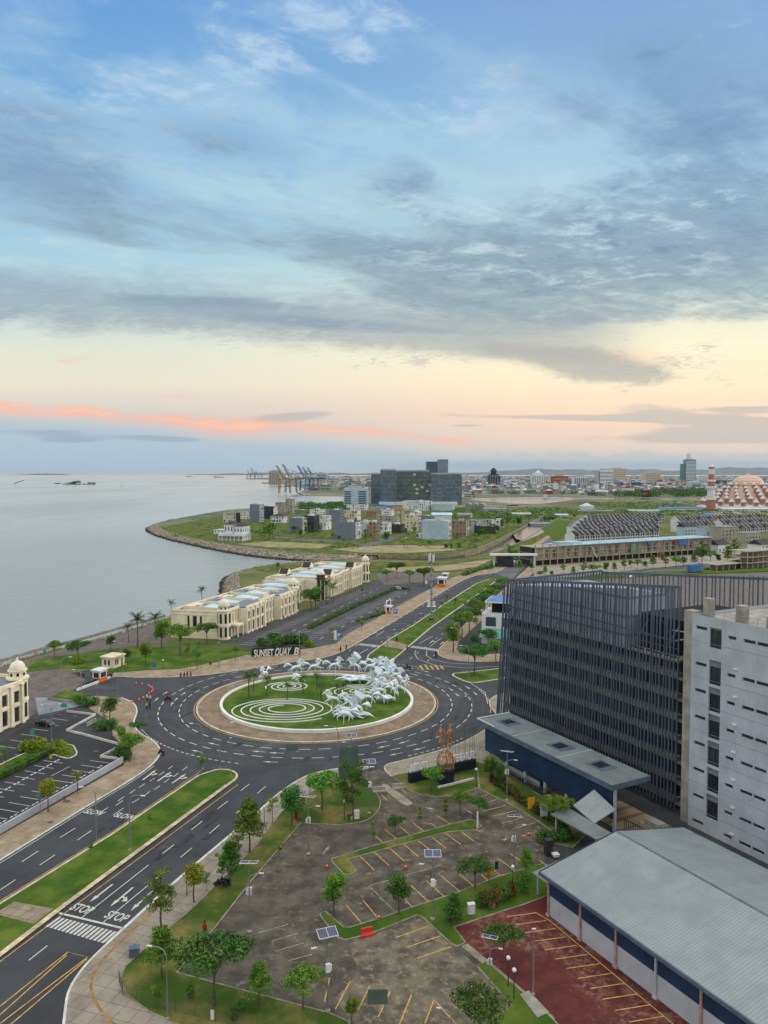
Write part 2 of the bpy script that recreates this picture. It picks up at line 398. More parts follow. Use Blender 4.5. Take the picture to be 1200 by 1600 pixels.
    def build(s, name, m, parent=None, smooth=False, **kw):
        me = s.mesh(name, m)
        if smooth: me.polygons.foreach_set('use_smooth', [True] * len(me.polygons))
        return link(name, me, parent, **kw)
def link(name, me, parent=None, loc=None, rz=0.0, sc=None, label=None, cat=None, group=None, kind=None):
    o = bpy.data.objects.new(name, me); COL.objects.link(o)
    if parent is not None:
        o.parent = parent; KIDS.setdefault(parent.name, []).append(o)
    if loc is not None: o.location = loc
    if rz: o.rotation_euler = (0, 0, rz)
    if sc is not None: o.scale = sc if isinstance(sc, (tuple, list)) else (sc,) * 3
    return tag(o, label, cat, group, kind)
def tag(o, label=None, cat=None, group=None, kind=None):
    if label: o['label'] = label
    if cat: o['category'] = cat
    if group: o['group'] = group
    if kind: o['kind'] = kind
    return o
def thing(name, label, cat, loc=(0, 0, 0), rz=0.0, group=None, sc=None):
    return link(name, None, None, loc, rz, sc, label, cat, group)
def copytree(o, loc=None, rz=None, sc=None, label=None, group=None):
    """copy of a thing with copies of its parts and sub-parts"""
    c = o.copy(); COL.objects.link(c)
    for ch in list(KIDS.get(o.name, ())):
        d = ch.copy(); COL.objects.link(d); d.parent = c; KIDS.setdefault(c.name, []).append(d)
        for g in list(KIDS.get(ch.name, ())):
            e = g.copy(); COL.objects.link(e); e.parent = d; KIDS.setdefault(d.name, []).append(e)
    if loc is not None: c.location = loc
    if rz is not None: c.rotation_euler = (0, 0, rz)
    if sc is not None: c.scale = sc if isinstance(sc, (tuple, list)) else (sc,) * 3
    if label: c['label'] = label
    if group: c['group'] = group
    return c
KIDS = {}
class Proto:
    """first use moves the prototype itself, later uses copy it"""
    def __init__(s, fn): s.fn, s.o = fn, None
    def put(s, loc, rz=0.0, sc=1.0, label=None, group=None):
        if s.o is None:
            o = s.fn(); s.o = o; o.location = loc; o.rotation_euler = (0, 0, rz); o.scale = sc if isinstance(sc, (tuple, list)) else (sc,) * 3
            if label: o['label'] = label
            if group: o['group'] = group
            return o
        return copytree(s.o, loc, rz, sc, label, group)
ORD = ('first second third fourth fifth sixth seventh eighth ninth tenth eleventh twelfth thirteenth fourteenth fifteenth sixteenth seventeenth eighteenth nineteenth twentieth').split()
def ordw(i):
    """0 -> first ... """
    if i < 20: return ORD[i]
    tens = {2: 'twenty', 3: 'thirty', 4: 'forty', 5: 'fifty', 6: 'sixty', 7: 'seventy', 8: 'eighty', 9: 'ninety'}
    th = {2: 'twentieth', 3: 'thirtieth', 4: 'fortieth', 5: 'fiftieth', 6: 'sixtieth', 7: 'seventieth', 8: 'eightieth', 9: 'ninetieth'}
    n = i + 1
    if n >= 100: return 'one hundred and ' + ordw(i - 100) if n > 100 else 'one hundredth'
    a, b = divmod(n, 10)
    return th[a] if b == 0 else tens[a] + '-' + ORD[b - 1]
def struct(name, mb, m, parent=None, kind='structure', smooth=False):
    return mb.build(name, m, parent, smooth=smooth, kind=kind)
def sheet(name, P, z, m, thick=0.0, kind='structure', parent=None):
    mb = MB()
    A = sum(P[i][0] * P[(i + 1) % len(P)][1] - P[(i + 1) % len(P)][0] * P[i][1] for i in range(len(P)))
    if A < 0: P = P[::-1]
    if thick: mb.prism(P, z - thick, z)
    else: mb.poly([(p[0], p[1], z) for p in P])
    return mb.build(name, m, parent, kind=kind)
def ribbon(mb, P, w, z0, z1=None, side=0.0, closed=False):
    """band of width w along a plan polyline; side -1 left of it, +1 right, 0 centred"""
    n = len(P); L = []; Rr = []
    for i in range(n):
        a = P[(i - 1) % n] if closed or i else P[i]; b = P[(i + 1) % n] if closed or i < n - 1 else P[i]
        d = Vector((b[0] - a[0], b[1] - a[1], 0))
        if d.length < 1e-6: d = Vector((1, 0, 0))
        d.normalize(); q = Vector((d.y, -d.x, 0)); p = Vector((P[i][0], P[i][1], 0))
        L.append(p + q * w * (side - 1) / 2); Rr.append(p + q * w * (side + 1) / 2)
    m = n if closed else n - 1
    z1 = z0 if z1 is None else z1
    for i in range(m):
        j = (i + 1) % n
        a, b, c, d = L[i], Rr[i], Rr[j], L[j]
        f = lambda v, z: (v.x, v.y, z)
        mb.quad(f(a, z1), f(b, z1), f(c, z1), f(d, z1))
        if z1 != z0:
            mb.quad(f(a, z0), f(a, z1), f(d, z1), f(d, z0)); mb.quad(f(b, z1), f(b, z0), f(c, z0), f(c, z1))
    if z1 != z0 and not closed:
        for i in (0, n - 1): mb.quad((L[i].x, L[i].y, z0), (Rr[i].x, Rr[i].y, z0), (Rr[i].x, Rr[i].y, z1), (L[i].x, L[i].y, z1))
    return mb
def dashes(mb, P, on, off, w, z, start=0.0):
    """dashed line along a polyline"""
    cum = [0.0]
    for a, b in zip(P, P[1:]): cum.append(cum[-1] + (Vector(b[:2]) - Vector(a[:2])).length)
    def at(s):
        for i in range(len(P) - 1):
            if s <= cum[i + 1]: 
                t = (s - cum[i]) / max(1e-6, cum[i + 1] - cum[i]); return Vector((P[i][0] + (P[i + 1][0] - P[i][0]) * t, P[i][1] + (P[i + 1][1] - P[i][1]) * t, 0))
        return Vector((P[-1][0], P[-1][1], 0))
    s = start
    while s < cum[-1] - .3:
        e = min(s + on, cum[-1]); k = 1 if on < 3.2 else 3
        ribbon(mb, [at(s + (e - s) * i / k) for i in range(k + 1)], w, z); s += on + off
# ================================================================== THE SETTING
def wear(t, p, c):
    x, y, z = sep(t, p); c = mixc(t, noise(t, p, .055, 5, .6, 1.5).ss(.54, .70) * .55, c, s2l((90, 90, 90)))
    r = ((x + 17.5) * (x + 17.5) + (y - 199.7) * (y - 199.7)).m('SQRT'); ring = r.ss(31, 32) * (1.0 - r.ss(46, 48))
    c = mixc(t, ((r - 31.2) / 2.3 * 6.283).m('SINE').ss(.0, 1.0) * ring * noise(t, p, .2, 5, .6).ss(.35, .65) * .35, c, s2l((88, 88, 88)))
    u = x * .949 - y * .315
    c = mixc(t, (u / 1.75 * 6.283).m('SINE').ss(.2, 1.0) * (1.0 - ring) * noise(t, comb(t, u * .6, (y * .949 + x * .315) * .05), 1.0, 5, .6).ss(.4, .7) * .3, c, s2l((84, 84, 86)))
    return mixc(t, noise(t, p, 3.0, 6, .75).ss(.62, .70) * .5, c, s2l((40, 41, 43)))
m_asph = mat('asphalt', (58, 60, 64), .75, .10, .12, world=True, bump=.15, bscale=8, spec=.35, detail=8,
             extra=lambda t, v, c, p: wear(t, p, c))
m_asph2 = mat('asphalt_new', (50, 51, 56), .8, .10, .1, world=True, bump=.15, bscale=8, spec=.3, detail=8)
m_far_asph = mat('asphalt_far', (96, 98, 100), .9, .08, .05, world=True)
m_paint = mat('road_paint', (198, 198, 192), .7, .0, 3.5, world=True, col2=(150, 150, 146), lo=.5, hi=.72, detail=8)
m_paint_old = mat('worn_paint', (150, 148, 140), .8, .2, 1.2, world=True)
m_yel = mat('yellow_paint', (196, 158, 84), .7, .12, 1.5, world=True)
m_kerb = mat('kerb_stone', (188, 178, 158), .85, .1, .8, world=True, bump=.1)
m_kerbw = mat('white_kerb', (205, 205, 200), .8, .08, .8, world=True)
m_grass = mat('lawn', (56, 88, 28), .95, .0, .18, world=True, col2=(104, 118, 50), lo=.35, hi=.75, bump=.5, bscale=2.5, spec=.1, detail=8,
              extra=lambda t, v, c, p: mixc(t, noise(t, p, 1.6, 5, .7).ss(.45, .75) * .35, c, s2l((44, 78, 26))))
m_grassd = mat('lawn_dry', (64, 88, 34), .95, .0, .14, world=True, col2=(132, 122, 72), lo=.42, hi=.7, bump=.5, bscale=2.5, spec=.1, detail=8,
              extra=lambda t, v, c, p: mixc(t, noise(t, p, 1.2, 5, .7).ss(.45, .75) * .4, c, s2l((52, 78, 34))))
m_field = mat('field', (84, 98, 54), .95, .0, .012, world=True, col2=(126, 122, 84), lo=.4, hi=.68, spec=.1, detail=9,
              extra=lambda t, v, c, p: mixc(t, noise(t, p, .05, 8, .65).ss(.5, .68) * .6, c, s2l((62, 86, 46))))
m_land = mat('far_ground', (96, 106, 88), .95, .0, .004, world=True, col2=(130, 128, 112), lo=.4, hi=.65, spec=.1, detail=9,
              extra=lambda t, v, c, p: mixc(t, noise(t, p, .02, 8, .65).ss(.48, .66) * .7, c, s2l((70, 86, 62))))
m_soil = mat('soil', (150, 138, 110), .95, .12, .08, world=True, spec=.1, detail=8)
m_pave = mat('paving', (158, 148, 130), .85, .0, .35, world=True, col2=(140, 124, 102), lo=.35, hi=.65, detail=8, extra=tiles(E1, 1.6, (104, 90, 74), .12, .6, (120, 104, 86)))
m_pavew = mat('paving_warm', (168, 156, 134), .85, .0, .3, world=True, col2=(142, 126, 104), lo=.35, hi=.65, detail=8, extra=tiles(E1, 2.2, (110, 86, 62), .10, .5, (134, 112, 88)))
m_pavec = mat('paving_conc', (158, 152, 138), .85, .0, .25, world=True, col2=(128, 120, 106), lo=.4, hi=.7, detail=8, extra=tiles(E1, 2.0, (90, 84, 76), .09, .7, (140, 132, 120)))
m_plaza = mat('plaza', (120, 112, 106), .85, .0, .3, world=True, col2=(100, 92, 88), detail=8, extra=tiles(E1, 1.0, (84, 76, 72), .08, .7, (88, 80, 78)))
m_tact = mat('tactile', (150, 118, 74), .85, .12, 1.0, world=True)
m_lot = mat('old_asphalt', (100, 94, 84), .9, .0, .30, world=True, col2=(68, 64, 58), lo=.35, hi=.65, bump=.3, bscale=5, detail=9,
            extra=lambda t, v, c, p: mixc(t, (noise(t, p, .75, 9, .78).ss(.52, .66) * (noise(t, p, .07, 3, .5).ss(.36, .56))) * .75, c, s2l((150, 140, 122))))
m_lot2 = mat('old_asphalt_worn', (116, 108, 92), .9, .0, .35, world=True, col2=(76, 73, 66), lo=.35, hi=.65, bump=.3, bscale=5, detail=9,
             extra=lambda t, v, c, p: mixc(t, noise(t, p, .9, 9, .78).ss(.48, .64) * .75, c, s2l((150, 138, 114))))
m_red = mat('red_surface', (100, 48, 44), .85, .0, .5, world=True, col2=(78, 35, 34), lo=.3, hi=.7, bump=.2, bscale=4, detail=9,
            extra=lambda t, v, c, p: mixc(t, (noise(t, p, .8, 9, .72, 1.2).ss(.44, .62) * noise(t, p, .09, 4, .6).ss(.44, .58)) * .6, c, s2l((150, 118, 106))))
m_rock = mat('rock', (168, 160, 146), .9, .0, .5, world=True, col2=(118, 110, 98), lo=.35, hi=.65, bump=.4, detail=8, objrand=0,
             extra=lambda t, v, c, p: mixc(t, sep(t, p)[2].ss(-2.0, -2.7) * 1.0, c, s2l((52, 48, 40))))
m_conc = mat('concrete', (150, 148, 140), .85, .10, .5, world=True, detail=8, bump=.1)
m_earth = mat('dark_earth', (58, 54, 44), .95, .15, .3, world=True)
def water_mat(name, col, rough, near, far, amp):
    m = bpy.data.materials.new(name); m.use_nodes = True; t = m.node_tree; b = t.nodes['Principled BSDF']
    p = NX(t, nn(t, 'ShaderNodeNewGeometry').outputs['Position'])
    x, y, z = sep(t, p)
    big = noise(t, comb(t, x * .004, y * .0012, 0.), 1.0, 4, .55)
    cc = mixc(t, big.ss(.35, .65), s2l(col), s2l(tuple(v * .86 for v in col)))
    t.links.new(cc.s, b.inputs['Base Color']); b.inputs['Specular IOR Level'].default_value = .5
    t.links.new((big.ss(.4, .62) * .10 + rough).s, b.inputs['Roughness'])
    h = noise(t, comb(t, x * near, y * near * 1.6, 0.), 1.0, 6, .65, .3) * .7 + noise(t, comb(t, x * far, y * far * 2.2, 3.), 1.0, 5, .6, .5) * 1.6
    bn = nn(t, 'ShaderNodeBump'); bn.inputs['Strength'].default_value = amp; bn.inputs['Distance'].default_value = 1.0
    t.links.new(h.s, bn.inputs['Height']); t.links.new(bn.outputs[0], b.inputs['Normal'])
    return m
m_sea = water_mat('sea_water', (160, 172, 174), .12, .35, .06, .8)
m_lag = water_mat('lagoon_water', (52, 58, 50), .10, .4, .05, .12)

# sea to the horizon
SEA = -3.5
mb = MB(); mb.quad((-90000, -2000, SEA), (90000, -2000, SEA), (90000, 120000, SEA), (-90000, 120000, SEA))
struct('sea_water', mb, m_sea)
# coast: waterline, walked with the land on the right hand side
def wl(*a): return [G(x, y, SEA) for x, y in a]
coastA = [Vector((-232, -300, 0)), Vector((-190, 0, 0)), Vector((-158, 120, 0))] + wl((0, 1042), (100, 1016), (195, 988), (255, 968), (300, 948)) + wl((338, 932), (342, 920), (345, 908), (360, 898), (396, 891), (437, 886), (496, 881), (545, 878), (590, 879.5))
coastB = wl((592, 876.5), (566, 877), (525, 879), (467, 877), (404, 872), (342, 862), (300, 853), (262, 844), (240, 837), (227, 829), (231, 824), (250, 817), (290, 809), (345, 800), (400, 796), (452, 793), (470, 791), (500, 789), (536, 785), (556, 781),
            (556, 776), (536, 775.5), (470, 774.5), (462, 771), (478, 764), (450, 759), (440, 757), (410, 756), (406, 754), (425, 751.8), (418, 749.6), (382, 748.8), (384, 747.4), (430, 746), (600, 744))
coastA_s = cr(coastA[:3], 2)[:-1] + cr(coastA[2:], 6); coastB_s = cr(coastB[:21], 5)[:-1] + coastB[20:]
def inset(P, d):
    o = []
    for i, p in enumerate(P):
        a = P[max(i - 1, 0)]; b = P[min(i + 1, len(P) - 1)]; v = Vector((b.x - a.x, b.y - a.y, 0)).normalized()
        dd = d * (1.0 if p.y < 1500 else min(6.0, p.y / 1500))
        o.append(Vector((p.x + v.y * dd, p.y - v.x * dd, 0)))
    return o
inA = inset(coastA_s, 11.0); inB = inset(coastB_s[:], 13.0)
# one ground sheet: near block, joined to the peninsula across the canal by a low strip
mb = MB()
# canal course (centre line), carved between the two ground sheets
canL = cr(pts((592, 871.5), (640, 873), (690, 872), (735, 864), (770, 850), (800, 835), (830, 819), (850, 808)), 5)   # far bank (wall line)
canR = cr(pts((590, 874.5), (640, 876), (695, 876), (745, 870), (790, 857), (822, 842), (850, 824), (872, 808)), 5)
nearland = inA + canR + [Vector((9000, canR[-1].y, 0)), Vector((9000, -300, 0))]
farland = inB[::-1] and (canL[::-1] + inB + [Vector((70000, 22000, 0)), Vector((70000, canR[-1].y + 60, 0)), Vector((canR[-1].x, canR[-1].y, 0)) + Vector((0, 0.5, 0))])
def skirt(mb, P, z0, z1):
    for a, b in zip(P, P[1:]): mb.quad((a.x, a.y, z1), (b.x, b.y, z1), (b.x, b.y, z0), (a.x, a.y, z0))
mb.prism(nearland, -6, 0)
gnd = mb.build('ground', [m_field], kind='structure')
mb = MB(); mb.poly([(p.x, p.y, 0) for p in farland][::-1]); skirt(mb, canL, -6, 0)
mb.build('far_ground', m_land, kind='structure')
# rock slopes
def slope(name, wlP, inP, lim):
    mb = MB(); n = len(wlP)
    for i in range(n - 1):
        if wlP[i].y > lim: continue
        a, b, c, d = wlP[i], wlP[i + 1], inP[i + 1], inP[i]
        va = (a - d).normalized(); vb = (b - c).normalized(); a = a + Vector((va.x, va.y, 0)) * 1.5; b = b + Vector((vb.x, vb.y, 0)) * 1.5
        mb.quad((a.x, a.y, -4.4), (b.x, b.y, -4.4), (c.x, c.y, .05), (d.x, d.y, .05))
    struct(name, mb, m_rock)
slope('shore_slope', coastA_s, inA, 1e9); slope('shore_slope', coastB_s, inB, 1e9)
def boulder(mb, c, r):
    o = len(mb.v)
    Mx = Matrix.Rotation(random.uniform(0, 6.28), 3, Vector((random.uniform(-1, 1), random.uniform(-1, 1), random.uniform(.1, 1))).normalized())
    vs = []
    for v in ((1, 0, 0), (-1, 0, 0), (0, 1, 0), (0, -1, 0), (0, 0, 1), (0, 0, -1)):
        vs.append(c + Mx @ (Vector(v) * r * random.uniform(.7, 1.2)))
    mb.add(vs, [(0, 2, 4), (2, 1, 4), (1, 3, 4), (3, 0, 4), (2, 0, 5), (1, 2, 5), (3, 1, 5), (0, 3, 5)])
def rocks(name, wlP, inP, ymin, ymax, dens, rr, top=0.3):
    mb = MB(); rng = random.Random(3)
    for i in range(len(wlP) - 1):
        a, b, c, d = wlP[i], wlP[i + 1], inP[i + 1], inP[i]
        if not ymin < a.y < ymax: continue
        n = int((b - a).length * (d - a).length * dens)
        for _ in range(n):
            s, t = random.random(), random.random()
            q = (a.lerp(b, s)).lerp(d.lerp(c, s), t); q.z = -3.9 + 4.0 * t + random.uniform(0, .3)
            boulder(mb, q, random.uniform(*rr))
    tag(mb.build(name, m_rock, kind='stuff'), 'grey boulders piled along the sea edge', 'boulders')
rocks('shore_boulders', coastA_s, inA, 150, 620, .6, (.5, 1.15))
rocks('shore_boulders', coastB_s, inB, 400, 1000, .22, (.6, 1.5))

# canal water and lagoons beyond the fields
cw = MB(); n = min(len(canL), len(canR))
for i in range(n - 1):
    a, b, c, d = canL[i], canL[i + 1], canR[i + 1], canR[i]
    cw.quad((a.x, a.y, -2.2), (b.x, b.y, -2.2), (c.x, c.y, -2.2), (d.x, d.y, -2.2))
struct('canal_water', cw, m_lag)
sheet('lagoon_water', pts((726, 779), (770, 777.6), (860, 776.6), (905, 777.6), (1010, 778.8), (1110, 779.6), (1230, 780), (1230, 781.4), (1105, 781.6), (960, 780.6), (905, 780.4), (885, 783), (850, 787), (835, 788), (800, 787), (760, 784), (740, 781.6)), .25, m_lag)
sheet('pond_water', pts((800, 833), (826, 822), (862, 818), (868, 822), (842, 836), (818, 846), (806, 842)), .2, m_lag)
# asphalt under the whole road system
sheet('road', pts((-260, 1700), (-260, 1240), (-60, 1120), (60, 1060), (150, 1045), (300, 1030), (420, 1010), (520, 1000), (600, 950), (690, 905), (770, 885), (830, 880), (840, 905), (990, 1000), (1000, 1150), (1100, 1240), (1500, 1300), (1500, 1700)), .03, m_asph)
wide = lambda *a: [G(x, y) for x, y in a]
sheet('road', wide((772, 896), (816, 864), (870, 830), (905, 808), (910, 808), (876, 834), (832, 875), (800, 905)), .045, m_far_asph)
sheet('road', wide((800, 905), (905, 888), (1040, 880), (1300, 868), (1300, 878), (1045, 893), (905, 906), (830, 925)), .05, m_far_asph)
# ---- roundabout
CC = Vector((-17.5, 199.7, 0)); RW, RO = 24.9, 31.2
def circ(r, n=96, a0=0, a1=360, c=CC): return [c + Vector((cos(R(a0 + (a1 - a0) * i / n)), sin(R(a0 + (a1 - a0) * i / n)), 0)) * r for i in range(n + (0 if a1 - a0 == 360 else 1))]
m_ring = mat('ring_paving', (148, 134, 114), .85, .0, .3, world=True, col2=(122, 108, 88), detail=8, extra=tiles(E1, 1.5, (100, 84, 66), .1, .5, (112, 94, 74)))
sheet('roundabout_pavement', circ(RO - .45), .17, m_ring, thick=.15)
mb = MB(); ribbon(mb, circ(RO), .5, .02, .2, -1, True); struct('roundabout_kerb', mb, m_kerb)
mb = MB(); ribbon(mb, circ(RO + .45), .16, .042, None, 0, True); struct('road_edge_line', mb, m_yel)
sheet('roundabout_lawn', circ(RW - .4), .45, m_grass, thick=.3)
mb = MB(); ribbon(mb, circ(RW), .7, .15, .9, 0, True); m_white = mat('white_render', (222, 224, 222), .6, .04, .5, world=True)
tag(mb.build('planter_wall', m_white), 'low white ring wall around the round lawn', 'planter wall')
# lane lines of the ring and the arrows
mk = MB()
for r_, off in ((35.3, 0), (40.4, 1.2)):
    P = circ(r_, 220, 0, 359.9); dashes(mk, P, 2.6, 1.75, .24, .046, off)
P = circ(45.2, 60, 210, 255); dashes(mk, P, .9, .7, .25, .046)
P = circ(45.4, 60, 52, 78); dashes(mk, P, .9, .7, .25, .046)
P = circ(45.2, 60, -60, -38); dashes(mk, P, .9, .7, .25, .046)
P = circ(45.2, 60, -12, 14); dashes(mk, P, 1.0, .8, .25, .046)
def arrow(mb, p, d, L=5.0, w=.24, turn=None, z=.048):
    d = Vector((d.x, d.y, 0)).normalized(); q = Vector((d.y, -d.x, 0)); f = lambda a, b: tuple(p + d * a + q * b + UP * z)
    mb.quad(f(0, -w / 2), f(0, w / 2), f(L - 1.6, w / 2), f(L - 1.6, -w / 2))
    mb.poly([f(L - 1.6, -.36), f(L - 1.6, .36), f(L, 0)])
    if turn:
        s = turn; mb.quad(f(L * .45, s * w / 2), f(L * .45 + .35, s * w / 2), f(L * .45 + .75, s * .75), f(L * .45 + .4, s * .75))
        mb.poly([f(L * .45 - .05, s * .65), f(L * .45 + 1.3, s * .65), f(L * .45 + 1.0, s * 1.45)])
for a in (-102, -96, -60, -52, 12, 20, 48, 56, 120, 172, 180, 186, 240):
    for r_ in ((37.8,) if a % 4 else (37.8, 43.0)):
        p = CC + Vector((cos(R(a)), sin(R(a)), 0)) * r_; arrow(mk, p, Vector((sin(R(a)), -cos(R(a)), 0)), 3.4, .18, None)

# ---- main road, near part
def line(mb, *p, w=.15, z=.046): ribbon(mb, pts(*p), w, z)
def dline(mb, a, b, on=3.0, off=5.0, w=.16, st=0., z=.046): dashes(mb, pts(a, b), on, off, w, z, st)
K1 = cr(pts((96, 1640), (103, 1572), (110, 1545), (130, 1514), (160, 1483), (193, 1453), (280, 1374), (372, 1296), (410, 1263), (443, 1235), (480, 1213), (520, 1203), (560, 1199), (585, 1199)), 5)
L1 = cr(pts((-120, 1415), (0, 1345), (127, 1266), (200, 1222), (232, 1200), (247, 1184), (250, 1172), (240, 1159), (219, 1146), (209, 1131), (214, 1112), (208, 1099), (190, 1091)), 5)
M1 = cr(pts((338, 1204), (356, 1204), (368, 1209), (369, 1217), (355, 1228)), 4)
medL = pts((-90, 1466), (0, 1414), (175, 1305), (310, 1213)); medR = pts((250, 1306), (100, 1417), (0, 1494), (-90, 1560))
med = medL + M1 + medR
sheet('median_lawn', med, .2, m_grass, thick=.18)
mb = MB(); ribbon(mb, med, .45, .02, .24, 0); struct('median_kerb', mb, m_kerb)
mb = MB(); ribbon(mb, [M1[-1]] + medR, .8, .2, .246, 0.0); struct('median_edging', mb, mat('edging', (196, 180, 152), .85, .15, .6, world=True, extra=stripes(1, .9, .08, (120, 104, 84), .6)))
sheet('median_crossing', pts((22, 1411), (84, 1422), (52, 1446), (-8, 1430)), .215, m_pave, thick=.03)
yl = MB(); ribbon(yl, pts((372, 1226), (250, 1317), (100, 1428), (0, 1503), (-60, 1550)), .14, .046)
ribbon(yl, pts((-60, 1446), (0, 1408), (175, 1300), (318, 1202)), .14, .046)
# box of yellow lines at the bottom left
for pl in (((0, 1573), (106, 1488), (137, 1496), (60, 1554), (0, 1600)), ((-2, 1588), (104, 1493)), ((16, 1602), (136, 1499))): ribbon(yl, pts(*pl), .16, .047)
struct('yellow_lines', yl, m_yel)
wlm = MB()
ribbon(wlm, pts((58, 1640), (103, 1590)) + [], .1, .046) if 0 else None
ribbon(wlm, [p + E2 * -.35 for p in K1[22:40]], .14, .046); ribbon(wlm, [p + Vector((.6, -.1, 0)) for p in L1[:22]], .14, .046)
for a, b in (((0, 1391), (24, 1375)), ((34, 1347), (60, 1330)), ((62, 1352), (86, 1336)), ((94, 1309), (118, 1294)), ((121, 1313), (143, 1298)), ((153, 1272), (169, 1262)), ((177, 1274), (193, 1263)),
             ((181, 1259), (192, 1251)), ((206, 1255), (218, 1248)), ((184, 1252), (194, 1245)), ((203, 1240), (211, 1234)), ((225, 1244), (234, 1237)), ((217, 1231), (226, 1225)), ((241, 1234), (250, 1228)), ((234, 1221), (242, 1216)), ((256, 1223), (265, 1217)), ((248, 1212), (257, 1206)), ((271, 1214), (279, 1208)), ((285, 1204), (293, 1198)), ((263, 1202), (270, 1197)),
             ((45, 1501), (74, 1478)), ((254, 1334), (272, 1320)), ((282, 1340), (300, 1325)), ((299, 1297), (316, 1283)), ((327, 1303), (343, 1289)), ((340, 1264), (356, 1252)), ((369, 1271), (385, 1258)), ((376, 1236), (390, 1225)), ((402, 1240), (415, 1229)), ((303, 1262), (313, 1254))):
    line(wlm, a, b, w=.17)
line(wlm, (128, 1434), (232, 1352), w=.16); line(wlm, (161, 1442), (249, 1369), w=.16)
line(wlm, (92, 1427), (193, 1451), w=.38)
# zebra crossing near
A, B, C_, D_ = pts((92, 1433), (185, 1457), (164, 1475), (71, 1448))
for i in range(15):
    t0 = i / 15; t1 = t0 + .62 / 15
    wlm.quad(*[tuple(v + UP * .047) for v in (A.lerp(B, t0), A.lerp(B, t1), D_.lerp(C_, t1), D_.lerp(C_, t0))])
for x, y, tx, ty, tr in ((176, 1382, 140, 1410, None), (208, 1387, 172, 1417, 1), (243, 1388, 204, 1424, None)):
    p = G(x, y); q = G(tx, ty); arrow(wlm, p, q - p, (q - p).length, .3, -tr if tr else None)
for x, y, tx, ty in ((223, 1219, 244, 1203), (246, 1221, 268, 1206), (269, 1224, 291, 1209)):
    p = G(x, y); q = G(tx, ty); arrow(wlm, p, q - p, (q - p).length, .35, 1)
def ground_text(txt, p, size, d, z=.05, sx=1.0, flat=True):
    c = bpy.data.curves.new('lettering', 'FONT'); c.body = txt; c.size = size; c.align_x = 'CENTER'; c.offset = size * .02
    o = bpy.data.objects.new('lettering', c); me = bpy.data.meshes.new_from_object(o)
    bpy.data.objects.remove(o)
    ux = Vector((d.x, d.y, 0)).normalized(); uy = Vector((-ux.y, ux.x, 0))
    vs = [tuple(p + ux * v.co.x * sx + uy * v.co.y + UP * z) for v in me.vertices]
    fs = [tuple(q.vertices) for q in me.polygons]; return vs, fs
for txt, a, b, py in (('STOP', (104, 1420), (140, 1430), 0), ('STOP', (160, 1434), (193, 1441), 0), ('SLOW', (127, 1271), (158, 1274), 0), ('SLOW', (174, 1277), (206, 1280), 0)):
    pa, pb = G(*a), G(*b); d = (pb - pa)
    if txt == 'STOP': d = Vector((.93, -.36, 0))
    else: d = Vector((.93, -.36, 0))
    vs, fs = ground_text(txt, (pa + pb) / 2 , 2.4, d, .049, .58 if txt == 'STOP' else .56); wlm.add(vs, fs)
struct('lane_lines', wlm, m_paint); struct('ring_lane_lines', mk, m_paint)
def pavement(name, kerb, inner, m, mk_=m_kerb, top=.15):
    sheet(name, kerb + inner, top, m, thick=.14)
    mb = MB(); ribbon(mb, kerb, .3, .02, top + .02, 0); struct('kerb', mb, mk_)
pavement('pavement', L1, pts((150, 1088), (134, 1092), (140, 1108), (172, 1128), (176, 1150), (192, 1165), (194, 1196), (0, 1307), (-120, 1377)), m_pavew, m_kerbw)
pavement('pavement', K1, pts((560, 1206), (505, 1226), (480, 1242), (440, 1268), (400, 1322), (300, 1420), (262, 1452), (225, 1484), (196, 1510), (187, 1532), (198, 1556), (232, 1582), (300, 1612), (330, 1640)), m_pavec, m_kerbw)
mb = MB(); ribbon(mb, cr(pts((232, 1640), (172, 1597), (146, 1560), (144, 1530), (165, 1497), (200, 1462), (262, 1404)), 5), .35, .155, .158); struct('tactile_strip', mb, m_tact)
KN = cr(pts((60, 1110), (118, 1081), (172, 1059), (220, 1059), (280, 1058), (330, 1054), (385, 1046), (430, 1039), (469, 1033), (500, 1029), (525, 1022), (545, 1013), (570, 998), (600, 980), (622, 967), (670, 938), (700, 920), (723, 907), (745, 899), (772, 895), (800, 880), (870, 832)), 4)
KN = [p for p in KN if PXY(p)[0] > 171]
pavement('pavement', KN, pts((862, 832), (795, 872), (766, 886), (735, 893), (700, 905), (640, 938), (600, 960), (575, 974), (545, 990), (525, 1006), (490, 1013), (430, 1020), (385, 1024), (330, 1037), (280, 1046), (230, 1048), (178, 1052)), m_pavew)
med2L = pts((576, 1024), (608, 1000), (645, 978), (683, 952), (743, 913), (766, 905)); med2R = pts((774, 905), (774, 909), (717, 950), (672, 982), (617, 1029), (610, 1033), (573, 1031))
sheet('median_lawn', med2L + med2R, .2, m_grass, thick=.18)
mb = MB(); ribbon(mb, med2L + med2R, .5, .02, .24, 0, True); struct('median_kerb', mb, m_kerb)
sheet('median_crossing', pts((597, 1010), (608, 1001), (640, 1009), (632, 1016)), .215, m_pave, thick=.03)
KR = cr(pts((880, 845), (836, 878), (797, 913), (745, 960), (708, 994), (698, 1003), (685, 1016), (688, 1025), (707, 1031), (740, 1034), (800, 1033), (900, 1030)), 5)
pavement('pavement', KR, pts((900, 1022), (780, 1022), (735, 1024), (713, 1016), (716, 1004), (760, 962), (812, 914), (850, 880), (890, 845)), m_pavew)
T1 = cr(pts((708, 1056), (717, 1061), (730, 1066), (745, 1067), (790, 1060), (880, 1046), (880, 1030), (790, 1044), (722, 1052), (710, 1053)), 3, True)
sheet('island_lawn', T1, .18, m_grass, thick=.16); mb = MB(); ribbon(mb, T1, .5, .02, .22, 0, True); struct('kerb', mb, m_kerb)
